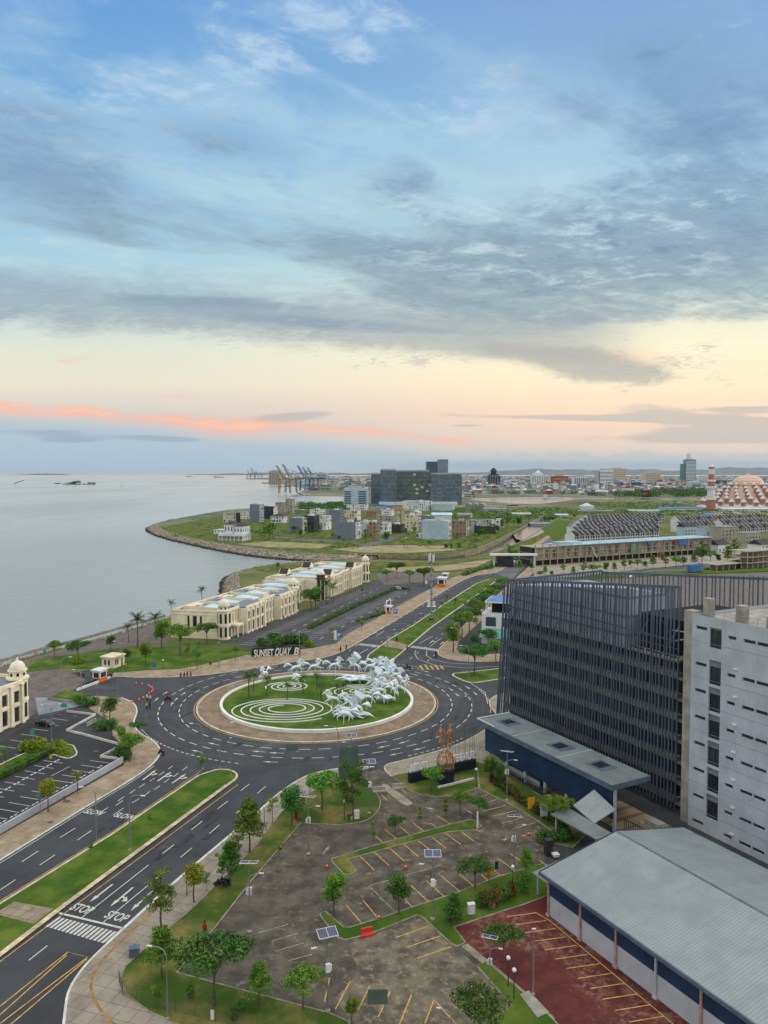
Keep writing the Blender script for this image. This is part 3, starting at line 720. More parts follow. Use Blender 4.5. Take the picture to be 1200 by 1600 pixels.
KS = cr(pts((612, 1214), (602, 1204), (604, 1196), (625, 1190), (660, 1181), (694, 1171), (724, 1160), (750, 1146), (768, 1132), (776, 1118), (766, 1104), (768, 1092), (790, 1084), (850, 1080)), 5)
pavement('pavement', KS, pts((900, 1120), (830, 1200), (765, 1200), (745, 1190), (690, 1196), (640, 1208)), m_pavec)
# upper road markings
um = MB()
for st, a, b in ((0, (560, 1004), (762, 888)), (0, (582, 1012), (766, 898)), (0, (640, 1030), (800, 906)), (0, (667, 1034), (800, 916)), (0, (545, 1018), (560, 1006))): dline(um, a, b, 3.0, 5.0, .2, st)
def zebra(mb, a, b, w, n, z=.047, duty=.55):
    a, b = G(*a), G(*b); d = (b - a); u = E1 * w
    for i in range(n):
        p = a + d * (i / n); q = a + d * ((i + duty) / n)
        mb.quad(*[tuple(v + UP * z) for v in (p, q, q + u, p + u)])
zebra(um, (559, 1008), (594, 1012), 3, 12); zebra(um, (641, 1012), (684, 1018), 3.2, 14)
for a, b in (((655, 1006), (676, 994)), ((672, 1010), (690, 997)), ((548, 1030), (575, 1014)), ((600, 986), (588, 994)), ((684, 981), (694, 981)), ((635, 975), (618, 975))): line(um, a, b, w=.22)
for x, y in ((672, 1005), (688, 1007)): arrow(um, G(x, y), E1, 5, .35, 1)
line(um, (650, 1016), (648, 1022), (653, 1030), (680, 1040), (730, 1044), (782, 1041), w=.2); line(um, (667, 1017), (666, 1024), (676, 1031), (700, 1036), (740, 1038), w=.2)
line(um, (733, 1066), (758, 1082), (762, 1100), w=.2); dline(um, (722, 1050), (800, 1044), 2, 3, .2)
struct('lane_lines', um, m_paint)
um = MB()
for i in range(5):
    x = 656 + i * 8; line(um, (x, 1040 - (i % 2)), (x + 5, 1046), w=.5, z=.047)
line(um, (652, 1046), (661, 1038), (690, 1044), (684, 1047), (652, 1046), w=.2, z=.048)
struct('hatched_marking', um, m_yel)

# ---- left car park of fresh asphalt
lotL = pts((-300, 1310), (-60, 1200), (52, 1126), (104, 1110), (148, 1116), (103, 1141), (126, 1146), (184, 1162), (187, 1166), (156, 1182), (191, 1186), (190, 1192), (0, 1297), (-200, 1420))
sheet('car_park_surface', lotL, .05, m_asph2)
wm = MB()
for i in range(16):
    t = i / 15; a = G(198, 1165).lerp(G(-60, 1298), 0) ; 
def stallrow(mb, a, b, n, v, L, w=.14, z=.066, skip=()):
    a, b = G(*a), G(*b)
    for i in range(n):
        if i in skip: continue
        p = a.lerp(b, i / (n - 1)); ribbon(mb, [p, p + v * L], w, z)
# rows measured from the photograph
stallrow(wm, (172, 1193), (-28, 1302), 13, -E2, 5.0)
stallrow(wm, (98, 1193), (-30, 1267), 9, -E2 , 4.9)
stallrow(wm, (68, 1174), (-40, 1240), 7, -E2, 4.9)
stallrow(wm, (106, 1126), (-12, 1190), 8, -E2, 4.9)
line(wm, (80, 1213), (109, 1198), w=.14, z=.066)
struct('parking_lines', wm, m_paint)
isl = cr(pts((-60, 1245), (20, 1204), (74, 1180), (104, 1186), (119, 1180), (118, 1172), (106, 1164), (44, 1170), (44, 1176), (20, 1186), (-60, 1228)), 3, True)
sheet('island_bed', isl, .16, m_grass, thick=.14); mb = MB(); ribbon(mb, isl, .25, .03, .2, 0, True); struct('kerb', mb, m_kerbw)
# plaza behind the left building
sheet('plaza', pts((-80, 1085), (55, 1045), (100, 1047), (135, 1063), (116, 1078), (76, 1092), (60, 1112), (40, 1125), (-80, 1160)), .06, m_plaza)
sheet('plaza', pts((55, 1090), (80, 1090), (135, 1100), (115, 1106), (60, 1118)), .075, mat('slab_grey', (128, 134, 142), .8, .06, .3, world=True))
sheet('lawn', pts((80, 1089), (100, 1079), (134, 1084), (140, 1096)), .12, m_grass, thick=.1)
# park lawn along the north west pavement
sheet('lawn', pts((30, 1052), (60, 1032), (120, 1022), (200, 1012), (260, 1012), (330, 1012), (385, 1015), (425, 1019), (385, 1023), (330, 1036), (280, 1045), (230, 1047), (178, 1051), (150, 1046), (100, 1044)), .1, m_grass, thick=.08)
sheet('promenade', pts((-60, 1062), (60, 1026), (130, 1006), (200, 985), (262, 966), (262, 1004), (200, 1011), (120, 1021), (60, 1031), (0, 1052)), .07, m_plaza)
# parking in front of the waterfront shops
sheet('car_park_surface', pts((345, 1003), (470, 955), (583, 907), (640, 908), (690, 903), (640, 938), (600, 960), (545, 990), (525, 1006), (490, 1012), (395, 1018)), .05, mat('shop_asphalt', (70, 71, 76), .85, .1, .1, world=True, detail=8))
wm = MB()
for a_, b_ in (((376, 1007), (560, 922)), ((446, 996), (604, 920)), ((468, 1000), (620, 925)), ((516, 999), (656, 926))): stallrow(wm, a_, b_, 42, E2, 4.8, .2, .075)
dashes(wm, pts((418, 1006), (590, 920)), 4, 7, .3, .075); dashes(wm, pts((480, 1009), (640, 924)), 4, 7, .3, .075)
struct('parking_lines', wm, m_paint)
sheet('courtyard', pts((588, 898), (600, 893), (690, 896), (700, 903), (640, 912), (600, 914)), .065, m_plaza)
# ---- right car park of old asphalt
lot = pts((560, 1210), (592, 1202), (612, 1212), (640, 1237), (684, 1246), (748, 1233), (815, 1267), (864, 1300), (850, 1352), (775, 1374), (717, 1396), (712, 1450), (730, 1478), (762, 1505), (748, 1512), (802, 1572), (810, 1640), (540, 1640), (513, 1584), (387, 1552), (276, 1521), (338, 1448), (393, 1377), (473, 1286), (560, 1250))
sheet('car_park_surface', lot, .05, m_lot)
sheet('worn_patch', pts((545, 1475), (660, 1434), (712, 1480), (748, 1514), (800, 1572), (790, 1620), (560, 1620), (525, 1560), (560, 1520)), .058, m_lot2)
def island(name, P, m, top=.14, kerb=True):
    o = sheet(name, P, top, m, thick=top - .02)
    if kerb: mb = MB(); ribbon(mb, P, .2, .03, top + .04, 0, True); struct('kerb', mb, mat('kerb_dark', (138, 132, 116), .9, .12, .8, world=True))
island('lawn', cr(pts((500, 1429), (508, 1425)), 3)[:2] + pts((537, 1450), (545, 1451), (600, 1434), (650, 1417), (717, 1395), (775, 1372), (850, 1350), (868, 1392), (852, 1402), (817, 1415), (770, 1430), (709, 1450), (727, 1474), (715, 1480), (705, 1476), (662, 1436), (652, 1431), (580, 1460), (540, 1470), (528, 1466), (503, 1436)), m_grass)
island('lawn', pts((518, 1343), (600, 1318), (700, 1290), (738, 1281), (753, 1292), (745, 1298), (700, 1301), (600, 1328), (543, 1344), (557, 1362), (548, 1368), (537, 1367), (520, 1349)), m_grassd)
island('lawn', pts((746, 1512), (760, 1504), (817, 1552), (862, 1592), (905, 1640), (800, 1660), (730, 1620), (800, 1573)), m_grass)
island('lawn', pts((612, 1213), (640, 1208), (690, 1196), (745, 1190), (748, 1233), (708, 1244), (684, 1246), (660, 1243), (640, 1236), (628, 1225)), m_grassd)
island('lawn', pts((745, 1192), (770, 1196), (800, 1215), (905, 1285), (920, 1300), (895, 1325), (862, 1318), (864, 1300), (815, 1267), (750, 1234)), m_grassd)
lawnP = pts((560, 1207), (505, 1227), (480, 1243), (440, 1269), (400, 1323), (300, 1421), (262, 1453), (225, 1485), (196, 1511), (187, 1532), (198, 1556), (232, 1582), (300, 1612), (560, 1660), (545, 1598), (513, 1584), (387, 1551), (276, 1521), (338, 1448), (393, 1377), (470, 1287)) + cr(pts((530, 1290), (572, 1283), (592, 1265), (592, 1246), (574, 1225)), 4)
island('lawn', lawnP, m_grassd)
sheet('entrance_island', cr(pts((597, 1229), (604, 1227), (643, 1254), (641, 1258), (630, 1258), (598, 1233)), 3, True), .16, m_pavec, thick=.13)
sheet('red_car_park_surface', pts((709, 1450), (817, 1415), (860, 1400), (875, 1430), (1150, 1660), (910, 1640), (817, 1552), (760, 1503), (728, 1477)), .062, m_red)
mb = MB(); ribbon(mb, pts((725, 1477), (760, 1505), (816, 1553), (862, 1594)), 1.0, .07, .085); struct('drain_strip', mb, m_pavec)
sheet('gravel_patch', pts((812, 1556), (826, 1550), (858, 1584), (840, 1592)), .19, m_conc, thick=.04)
ym = MB()
stallrow(ym, (838, 1427), (1110, 1647), 15, -E2 * .35 + Vector((-.72, -.52, 0)) * .0 - G2 * .65, 4.6 / .99, .15, .078)
line(ym, (836, 1426), (860, 1440), (1110, 1650), w=.15, z=.079)
ln = lambda a, b, z=.066: line(ym, a, b, w=.15, z=z)
for a, b in (((541, 1415), (567, 1445)), ((567, 1407), (592, 1437)), ((626, 1399), (645, 1419)), ((642, 1384), (670, 1410)), ((666, 1377), (695, 1402)), ((689, 1369), (719, 1394)), ((713, 1362), (741, 1386)), ((752, 1367), (765, 1379)), ((768, 1357), (787, 1373)), ((777, 1341), (810, 1365)), ((798, 1335), (831, 1358)), ((843, 1345), (858, 1355)),
             ((562, 1338), (585, 1360)), ((585, 1332), (608, 1353)), ((609, 1326), (632, 1346)), ((630, 1319), (654, 1339)), ((652, 1313), (670, 1327)), ((673, 1307), (697, 1326)), ((694, 1301), (720, 1320)), ((715, 1296), (741, 1315)), ((736, 1290), (750, 1300)),
             ((587, 1307), (600, 1319)), ((602, 1297), (623, 1314)), ((624, 1291), (644, 1308)), ((645, 1286), (667, 1303)), ((673, 1287), (687, 1297)), ((683, 1275), (708, 1291)), ((595, 1241), (605, 1251)), ((625, 1232), (635, 1240)),
             ((728, 1251), (762, 1242)), ((755, 1268), (790, 1259)), ((769, 1276), (806, 1267)), ((784, 1287), (820, 1277)), ((800, 1296), (836, 1286)), ((815, 1307), (853, 1296)), ((844, 1311), (866, 1326)), ((742, 1260), (776, 1250)),
             ((620, 1465), (671, 1447)), ((635, 1481), (688, 1463)), ((652, 1498), (705, 1480)), ((524, 1578), (547, 1534)), ((559, 1580), (578, 1541)), ((591, 1590), (610, 1549)), ((624, 1602), (643, 1555)), ((664, 1600), (678, 1563)), ((678, 1563), (712, 1600)), ((507, 1566), (515, 1528)), ((706, 1552), (716, 1562)), ((734, 1540), (754, 1559))):
    ln(a, b)
struct('parking_lines', ym, m_yel)
wm = MB()
for a, b in (((505, 1335), (515, 1322)), ((664, 1262), (682, 1266)), ((725, 1264), (740, 1273)), ((787, 1313), (795, 1309))): p, q = G(*a), G(*b); arrow(wm, p, q - p, (q - p).length, .2, None, .07)
for a, b in (((404, 1458), (450, 1445)), ((425, 1471), (465, 1459)), ((430, 1487), (475, 1474)), ((450, 1502), (487, 1492)), ((579, 1387), (620, 1428)), ((579, 1384), (690, 1352))): line(wm, a, b, w=.12, z=.067)
struct('faded_lines', wm, m_paint_old)
# the far side: fields, roads, bare soil
fz = .04
def patch(name, P, m, kind='structure'):
    global fz; fz += .02; return sheet(name, P, fz, m)
patch('field', pts((250, 824), (345, 806), (420, 800), (700, 797), (850, 800), (820, 820), (770, 846), (735, 861), (690, 869), (600, 868), (520, 866), (420, 858), (345, 849), (270, 836)), m_grassd)
patch('bare_ground', pts((520, 858), (600, 852), (700, 853), (715, 860), (640, 864), (560, 863)), m_soil)
patch('bare_ground', pts((370, 850), (420, 846), (520, 851), (500, 857), (420, 855)), mat('straw', (140, 132, 92), .95, .1, .1, world=True))
patch('road', pts((585, 867), (640, 850), (665, 842), (640, 838), (600, 846), (560, 858)), m_far_asph) if 0 else None
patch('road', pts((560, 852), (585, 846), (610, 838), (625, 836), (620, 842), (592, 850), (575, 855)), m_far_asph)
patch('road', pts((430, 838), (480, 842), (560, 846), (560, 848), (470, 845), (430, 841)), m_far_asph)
patch('lawn', pts((590, 878), (700, 880), (770, 870), (800, 852), (820, 846), (868, 822), (872, 826), (815, 862), (768, 890), (730, 893), (600, 893), (420, 894), (400, 890), (440, 884)), m_grassd)
patch('bare_ground', pts((600, 888), (690, 884), (770, 874), (745, 886), (700, 892), (620, 894)), m_soil)
patch('field', pts((700, 792), (770, 794), (870, 790), (960, 786), (1110, 791), (1240, 800), (1240, 850), (900, 812), (860, 806), (720, 803)), m_field)
patch('field', pts((880, 786), (905, 784), (1000, 785), (1110, 789), (1090, 793), (960, 792)), m_grassd)
patch('bare_ground', pts((1090, 800), (1240, 797), (1240, 806), (1150, 812), (1110, 808)), m_soil)
patch('lawn', pts((845, 826), (872, 812), (890, 814), (880, 840), (866, 845)), m_grass)
patch('building_plot', pts((830, 872), (850, 878), (1110, 862), (1300, 850), (1300, 862), (1120, 878), (900, 902), (835, 905)), m_pavec)
patch('lawn', pts((880, 905), (960, 896), (1050, 893), (1300, 884), (1300, 889), (960, 903)), m_grass)
sheet('works_yard', pts((905, 909), (960, 905), (1300, 890), (1300, 960), (880, 960)), .1, m_plaza)
# ================================================================== LARGE BUILDINGS
m_cream = mat('cream_render', (228, 220, 196), .75, .05, .35, detail=8, bump=.03)
m_creamd = mat('cream_shade', (216, 206, 180), .75, .05, .35)
m_glassd = mat('dark_glass', (40, 50, 60), .12, .15, .2, spec=.7)
m_glassb = mat('blue_glass', (60, 84, 100), .12, .15, .15, spec=.8)
m_frame = mat('window_frame', (52, 54, 58), .5, .05, 1)
m_navy = mat('navy_cladding', (36, 58, 88), .45, .08, .3, extra=stripes(0, 1.2, .05, (24, 40, 62), .8))
m_fin = mat('screen_fin', (82, 94, 112), .5, .06, .5)
m_slab = mat('floor_slab', (124, 121, 116), .8, .08, .3)
def oldroof(per, col):
    st = stripes(0, per, .09, col, .6)
    def f(t, v, c, p):
        c = st(t, v, c, p); x, y, z = sep(t, v)
        c = mixc(t, noise(t, comb(t, x * .9, y * .12), 1.0, 8, .7).ss(.48, .72) * .4, c, s2l((108, 114, 114)))
        return mixc(t, noise(t, comb(t, x * .3, y * .25), 1.0, 8, .75).ss(.60, .70) * .4, c, s2l((168, 172, 168)))
    return f
m_greyroof = mat('grey_sheet_roof', (136, 146, 150), .45, .05, .25, spec=.5, extra=oldroof(.42, (104, 114, 120)), detail=8)
m_greyroof2 = mat('canopy_roof', (118, 128, 130), .5, .08, .3, spec=.5, extra=oldroof(.5, (92, 100, 104)), detail=8)
m_fascia = mat('fascia_grey', (88, 100, 116), .55, .08, .5, extra=stripes(0, 1.4, .08, (66, 76, 92), .5))
m_tower = mat('bare_concrete', (172, 180, 190), .85, .05, .25, detail=9, bump=.05,
              extra=lambda t, v, c, p: mixc(t, noise(t, comb(t, sep(t, v)[0] * 2.2, sep(t, v)[1] * 2.2, sep(t, v)[2] * .25), 1.0, 8, .7).ss(.52, .72) * .45, c, s2l((112, 118, 126))))
m_whitew = mat('white_wall', (178, 182, 190), .75, .04, .3, detail=8, extra=lambda t, v, c, p: mixc(t, noise(t, comb(t, sep(t, v)[0], sep(t, v)[1], sep(t, v)[2] * .2), .8, 8, .7).ss(.5, .75) * .3, c, s2l((140, 142, 146))))
m_pipe = mat('pink_pipe', (176, 140, 134), .6, .08, 1)
m_metal = mat('galvanised_steel', (150, 154, 158), .45, .05, 1, metal=.6)
m_dark = mat('dark_void', (22, 24, 28), .9, .1, .5)
m_solar = mat('solar_cells', (30, 48, 92), .2, .1, 1, spec=.7, extra=stripes(0, .25, .02, (120, 132, 150), .6))
m_whitep = mat('white_paint', (214, 216, 218), .5, .03, 1)
m_paleroof = mat('pale_blue_roof', (176, 208, 226), .4, .05, .15, spec=.4, detail=6)
m_bluegrey = mat('blue_grey_roof', (112, 124, 140), .5, .06, .3, extra=stripes(0, .6, .08, (92, 102, 118), .6))
rzG = ang(G1); rzE = ang(E1)
def loc2(o, f): return f

# ---- black screened office block
O1 = Vector((51.4, 132.6, 0))
root = thing('screened_office_block', 'large dark office block wrapped in tall vertical navy fins', 'office block', O1, rzG)
LEN = 52.8
topx = lambda x: 40.3 + (x / -LEN) * (35.2 - 40.3)
body = MB(); body.box(-LEN + 2, 2.4, .2, -1.5, 26, 26.5); body.build('core_wall', mat('core_dark', (44, 50, 58), .4, .1, .3), root)
nf = 7
for i in range(nf):
    z = 1.2 + i * 3.75
    b = MB(); b.box(-LEN + 1.2, 1.3, z, -1.0, 2.5 if i else 26, z + 1.0); b.build('floor_slab', m_slab, root)
    g = MB()
    xx = -LEN + 2.2
    rr = random.Random(i)
    while xx < -2.5:
        w_ = rr.choice((1.5, 2.6, 3.4)); g.box(xx, 2.2, z + 1.15, min(xx + w_, -1.6), 2.41, z + 3.6); xx += w_ + rr.choice((.35, .5, .9))
    g.build('glazing_band', m_glassd, root)
b = MB(); b.add([(-LEN + 3.5, 1.6, 27), (-13.5, 1.6, 27), (-13.5, 1.6, 38.2), (-LEN + 3.5, 1.6, 34.2), (-LEN + 3.5, 24, 27), (-13.5, 12, 27), (-13.5, 12, 36.4), (-LEN + 3.5, 24, 34.0)], [(0, 1, 2, 3), (1, 5, 6, 2), (4, 0, 3, 7), (5, 4, 7, 6), (3, 2, 6, 7)]); b.build('rooftop_wall', mat('roof_room', (150, 158, 168), .8, .06, .3, extra=stripes(2, 3.6, .5, (92, 100, 110), .8)), root)
b = MB(); b.box(-13, 4, 26.6, -1.5, 24, 33.5); b.build('plant_room', m_dark, root)
b = MB(); b.box(-LEN + 1.2, 1.3, 26.6, -1, 26, 27.0); b.build('roof', m_conc, root)
for y0, nm in ((0, 'front'), (28, 'rear')):
    nfin = 66 if y0 == 0 else 62
    for i in range(nfin):
        xb = -LEN + (LEN - .2) * i / (nfin - 1) if y0 == 0 else -LEN + 5 + (LEN + 14) * i / (nfin - 1)
        xt = -LEN + 3 + (LEN - 3.2) * i / (nfin - 1) if y0 == 0 else xb
        w = .15 if i % 3 else .22
        m_ = MB(); m_.beam((xb, y0, .9 if y0 == 0 else 24), (xt + (.25 if i % 4 == 1 else -.1), y0, topx(xt) if xt < 0 else 40.3 + xt * .05), w, .26, up=Vector((0, 1, 0)))
        m_.build('fin', m_fin, root)
for y0 in (0, 28):
    xl = -LEN + 3 if y0 == 0 else -LEN + 5; xr = 0 if y0 == 0 else 14
    m_ = MB(); m_.beam((xl, y0, topx(xl)), (xr, y0, topx(min(xr, 0)) + (xr * .05 if xr > 0 else 0)), .3, .5); m_.build('top_rail', m_fin, root)
    for k in range(8):
        z = 3 + k * 3.75
        if y0 and z < 24: continue
        m_ = MB(); m_.beam((-LEN + (3 * z / 36 if y0 == 0 else 5), y0 + .35, z), (xr, y0 + .35, z), .12, .14); m_.build('rail', m_fin, root)
m_ = MB()
for i in range(7): x = -LEN + 5 + i * 7.2; m_.beam((x, .6, 27), (x + 1.5, 5, 34), .16); m_.beam((x, .6, 34), (x + 1.5, 5, 27), .1)
m_.beam((-LEN + 4, .5, 31.5), (-1, .5, 30.5), .25); m_.build('roof_bracing', m_fin, root)
sl_ = MB()
for i in range(34): y = i * 28 / 33; x = -LEN + 3 + 2.0 * i / 33; sl_.beam((x - 2.6, y, 1), (x, y, 35.2 + .8 * i / 33), .16, .3)
sl_.beam((-LEN + 3, 0, 35.3), (-LEN + 5, 28, 36.1), .3, .5); sl_.build('side_screen', m_fin, root)
for i in range(8):
    z = 1.2 + i * 3.75; b = MB(); b.box(-1.0, 1.0, z, 2.3, 6, z + .35); b.box(.2, 1.0, z + .4, .3, 5.5, z + 1.4); b.box(-1.0, 3.6, z + .4, 2.3, 3.75, z + 3.2)
    b.build('balcony', m_slab, root)
# rooftop yard behind the block
rt = thing('rooftop_deck', 'open concrete roof deck with stored blue crates behind the fin screens', 'roof deck', O1, rzG)
b = MB(); b.box(-1, 10, 33.5, 30, 27, 34.2); b.build('deck_slab', m_conc, rt)
b = MB()
for i in range(26): b.box(1 + i * 1.1, 26, 34.3, 1.9 + i * 1.1, 27, 34.3 + random.uniform(1, 3))
b.build('blue_hoarding', mat('blue_tarp', (52, 84, 150), .6, .2, .6), rt)

# ---- bare concrete tower at the right edge
root = thing('concrete_office_block', 'tall bare grey concrete block with narrow slot windows', 'office block', O1 + G1 * 3.8 + G2 * -1.35, rzG)
TH = 36.4; rows = [34.0, 27.9, 23.4, 18.9, 14.4, 9.9, 5.4, 1.0]
holes = []; slots = []; talls = []
for rep in range(2):
    o_ = rep * 16.5
    for i, z in enumerate(rows):
        for a, b_ in ((.9, 3.1), (7.1, 8.6), (9.9, 12.05), (12.3, 14.4)):
            dz_ = -.55 if a > 4 and i < 7 else 0.0
            slots.append((a + o_, z + dz_, b_ + o_, z + dz_ + .58))
        if i < 7: talls.append((3.6 + o_, z - 2.6, 5.9 + o_, z + (.75 if i == 0 else 1.45)))
holes = slots + talls
b = MB(); b.wall((0, 0, 0), (1, 0, 0), 36, TH, [h for h in holes if h[2] < 36], .45); b.quad((0, 0, 0), (0, 0, TH), (0, 22, TH), (0, 22, 0)); b.quad((36, 0, 0), (36, 22, 0), (36, 22, TH), (36, 0, TH)); b.quad((0, 22, 0), (0, 22, TH), (36, 22, TH), (36, 22, 0))
b.build('wall', m_tower, root)
b = MB(); b.box(.1, .5, 33.9, 35.9, 21.9, TH - .6); b.build('roof', m_conc, root)
b = MB(); b.box(-1.9, .35, 0, -.02, 2.4, TH + .3); b.build('corner_pilaster', m_conc, root)
for h in slots:
    if h[2] < 33: b = MB(); b.box(h[0], .36, h[1], h[2], .44, h[3]); b.build('slot_window', m_glassd, root)
for h in talls:
    if h[2] > 33: continue
    b = MB(); b.box(h[0], .38, h[1], h[2], .44, h[1] + 2.9); w_ = b.build('tall_window', m_glassd, root)
    b = MB()
    for x in (h[0] + .03, h[0] + 1.25, h[2] - .1): b.box(x, .30, h[1], x + .07, .37, h[1] + 2.9)
    for z in (h[1], h[1] + .9, h[1] + 2.83): b.box(h[0] + .1, .305, z, h[2] - .1, .365, z + .07)
    b.build('frame', m_frame, w_)
    if h[3] - h[1] > 3.5: b = MB(); b.box(h[0], .3, h[1] + 2.95, h[2], .44, h[3]); b.build('spandrel_panel', mat('spandrel', (118, 124, 132), .8, .05, .5), root)
b = MB()
for z in (32.0, 25.9, 21.4, 16.9, 12.4, 7.9, 3.4): b.box(0, -.03, z, 36, -.001, z + .05)
b.build('floor_joint', mat('joint_dark', (138, 144, 152), .9, .05, 1), root)
for (x, z) in [(8.6 + k * 16.5, r_ - 3.1 + q) for k in range(2) for r_ in rows[1:] for q in (4.35,)]:
    b = MB(); b.box(x - .35, -.16, z - .4, x + .45, -.005, z - .1); b.build('wall_lamp', m_whitep, root)
for x, y, w, d, h in ((.6, 2, 1.3, 1.3, 3.4), (7.2, 1.6, 1.4, 1.4, 3.2), (11.2, 5, 4.2, 2.8, 3.6), (13.2, .8, 2.6, 1.0, 2.4), (19, 2, 1.3, 1.3, 3.2)):
    b = MB(); b.box(x, y, TH - .6, x + w, y + d, TH + h - .8); b.build('column_stub', m_conc, root)
b = MB()
for x in range(2, 34, 2): b.beam((x, .4, TH), (x, .4, TH + 1), .05)
b.beam((2, .4, TH + 1), (34, .4, TH + 1), .05); b.beam((2, .4, TH + .55), (34, .4, TH + .55), .04); b.build('railing', m_metal, root)
b = MB(); b.box(-4, 3, 31.8, 6, 9, 32.2); b.beam((-7, 3, 30), (4, 2.8, 33.5), .2); b.beam((-7, 3.4, 32), (4, 3.0, 32.6), .15); b.build('link_roof', m_whitew, root)

# ---- blue entrance hall with long flat roof
root = thing('entrance_hall', 'long navy clad hall with flat grey roof before the fin block', 'hall', G(957, 1300), rzG)
b = MB(); b.box(-36.5, 0, 2.2, 0, .3, 7.5); b.build('navy_wall', m_navy, root)
b = MB(); b.box(-36.8, .35, 2.2, -36.5, 7.5, 7.5); b.build('end_wall', m_navy, root)
b = MB(); b.box(-38.2, -1.2, 7.62, 1.0, 7.6, 8.5); b.build('fascia', m_fascia, root)
b = MB(); b.box(-38.1, -1.1, 8.49, .9, 7.5, 8.56)
b.build('roof', m_greyroof2, root)
b = MB(); b.box(-38.1, -1.1, 8.6, -32, -.9, 8.75); b.box(-38.1, -1.1, 8.6, -37.9, 7.5, 8.75); b.build('white_upstand', m_whitep, root)
for x in (-13, -26): b = MB(); b.box(x, -1.1, 8.565, x + .18, 7.5, 8.62); b.build('roof_joint', mat('joint_pale', (170, 178, 182), .6, .05, 1), root)
for x in (-33.5, -17.5, -6.8):
    b = MB(); b.box(x - 1.6, 1.6, 8.57, x + 2.6, 5.2, 8.63); s_ = b.build('skylight', m_fascia, root)
    b = MB(); b.box(x - .8, 2.2, 8.64, x + 1.4, 4.6, 8.70); b.build('skylight_glass', m_glassd, s_)
for i in range(7):
    x = -35.5 + i * 5.9; b = MB(); b.box(x, .05, .1, x + .45, .5, 2.3 if i < 6 else 7.5); b.build('column', m_whitew, root)
b = MB(); b.box(-36, .9, 0, -20, 1.1, 1.2); b.box(-36, 6.5, 0, -14, 6.8, 7.5); b.build('low_wall', m_whitew, root)
b = MB()
for i in range(60): x = -34 + i * .5; b.box(x, -1.3, .1, x + .08, -1.2, 1.7)
b.box(-34, -1.3, 1.7, -4, -1.2, 1.78); b.build('railing', m_frame, root)
b = MB(); b.box(-30, 1.2, .08, 8, 10, .18); b.build('forecourt_slab', mat('forecourt', (160, 142, 112), .8, .06, .4, extra=stripes(0, 3.0, .9, (112, 98, 80), .8)), root)
b = MB(); b.box(1, 5, .2, 6, 7.4, 1.1); b.box(2, 5.3, 1.2, 5, 7.0, 2.0); b.build('booth', m_conc, root)
b = MB()
for i in range(30): x = 1.2 + i * .45; b.box(x, 1.4 + i * .02, .2, x + .07, 1.5 + i * .02, 2.4)
b.beam((1.2, 1.45, 2.4), (14.4, 2.0, 2.4), .1); b.build('dark_fence', m_frame, root)
# bent canopies between the hall and the warehouse
root = thing('folded_canopy', 'folded grey sheet canopy between navy hall and warehouse', 'canopy', G(905, 1318), rzG)
b = MB(); b.add([(-4.5, -2.2, 3.6), (5.2, -1.2, 3.2), (5.2, 2.2, 3.3), (-4.5, 1.4, 4.0), (-4.5, -2.2, 3.4), (5.2, -1.2, 3.0), (5.2, 2.2, 3.1), (-4.5, 1.4, 3.8)], [(0, 1, 2, 3), (7, 6, 5, 4), (0, 4, 5, 1), (1, 5, 6, 2), (2, 6, 7, 3), (3, 7, 4, 0)])
b.build('lower_roof', m_greyroof2, root)
b = MB(); b.add([(-3.5, 1.8, 4.6), (1.5, 1.8, 3.6), (1.5, 6.4, 4.9), (-3.5, 6.4, 6.4), (-3.5, 1.8, 4.45), (1.5, 1.8, 3.45), (1.5, 6.4, 4.75), (-3.5, 6.4, 6.25)], [(0, 1, 2, 3), (7, 6, 5, 4), (0, 4, 5, 1), (1, 5, 6, 2), (2, 6, 7, 3), (3, 7, 4, 0)])
b.build('upper_roof', m_greyroof, root)
for x, y in ((-4, -1.6), (4.6, -.9), (-3, 5.6), (4.8, 1.8)): b = MB(); b.box(x, y, 0, x + .2, y + .2, 3.2 if y < 3 else 5.2); b.build('post', m_whitew, root)

# ---- grey roofed warehouse
root = thing('warehouse', 'low warehouse with pale grey sheet roof and navy wall band', 'warehouse', G(858, 1431), rzG)
WL, WD, EV, RG = 74.0, 26.0, 6.0, 8.5
b = MB()
for a, c in (((-.8, -.9), (-.8, WD / 2)), ):
    y0, y1, y2 = -.9, WD / 2, WD + .9
    b.add([(-.8, y0, EV), (WL, y0, EV), (WL, y1, RG), (-.8, y1, RG), (WL, y2, EV), (-.8, y2, EV), (-.8, y0, EV - .12), (WL, y0, EV - .12), (WL, y1, RG - .12), (-.8, y1, RG - .12), (WL, y2, EV - .12), (-.8, y2, EV - .12)],
          [(0, 1, 2, 3), (3, 2, 4, 5), (6, 9, 8, 7), (9, 11, 10, 8), (0, 3, 9, 6), (3, 5, 11, 9), (0, 6, 7, 1)])
rf = b.build('roof', m_greyroof, root)
b = MB(); b.add([(-.8, 12.8, RG + .01), (WL, 12.8, RG + .01), (WL, 13, RG + .1), (-.8, 13, RG + .1), (WL, 13.2, RG + .01), (-.8, 13.2, RG + .01)], [(0, 1, 2, 3), (3, 2, 4, 5)]); b.build('ridge_cap', m_fascia, rf)
b = MB(); b.box(-.85, -1.15, EV - .45, WL, -.92, EV + .02); b.build('gutter', m_fascia, root)
b = MB(); b.box(-.95, -1.15, EV - .5, -.83, -.9, EV); b.add([(-.95, -1.1, EV - .35), (-.95, 13, RG - .35), (-.95, 13, RG + .08), (-.95, -1.1, EV + .06), (-.95, WD + 1, EV - .35), (-.95, WD + 1, EV + .06)], [(0, 1, 2, 3), (1, 4, 5, 2)]); b.build('verge_board', m_fascia, root)
b = MB(); b.box(0, 0, 0, WL, .25, 2.9); b.build('lower_wall', m_whitew, root)
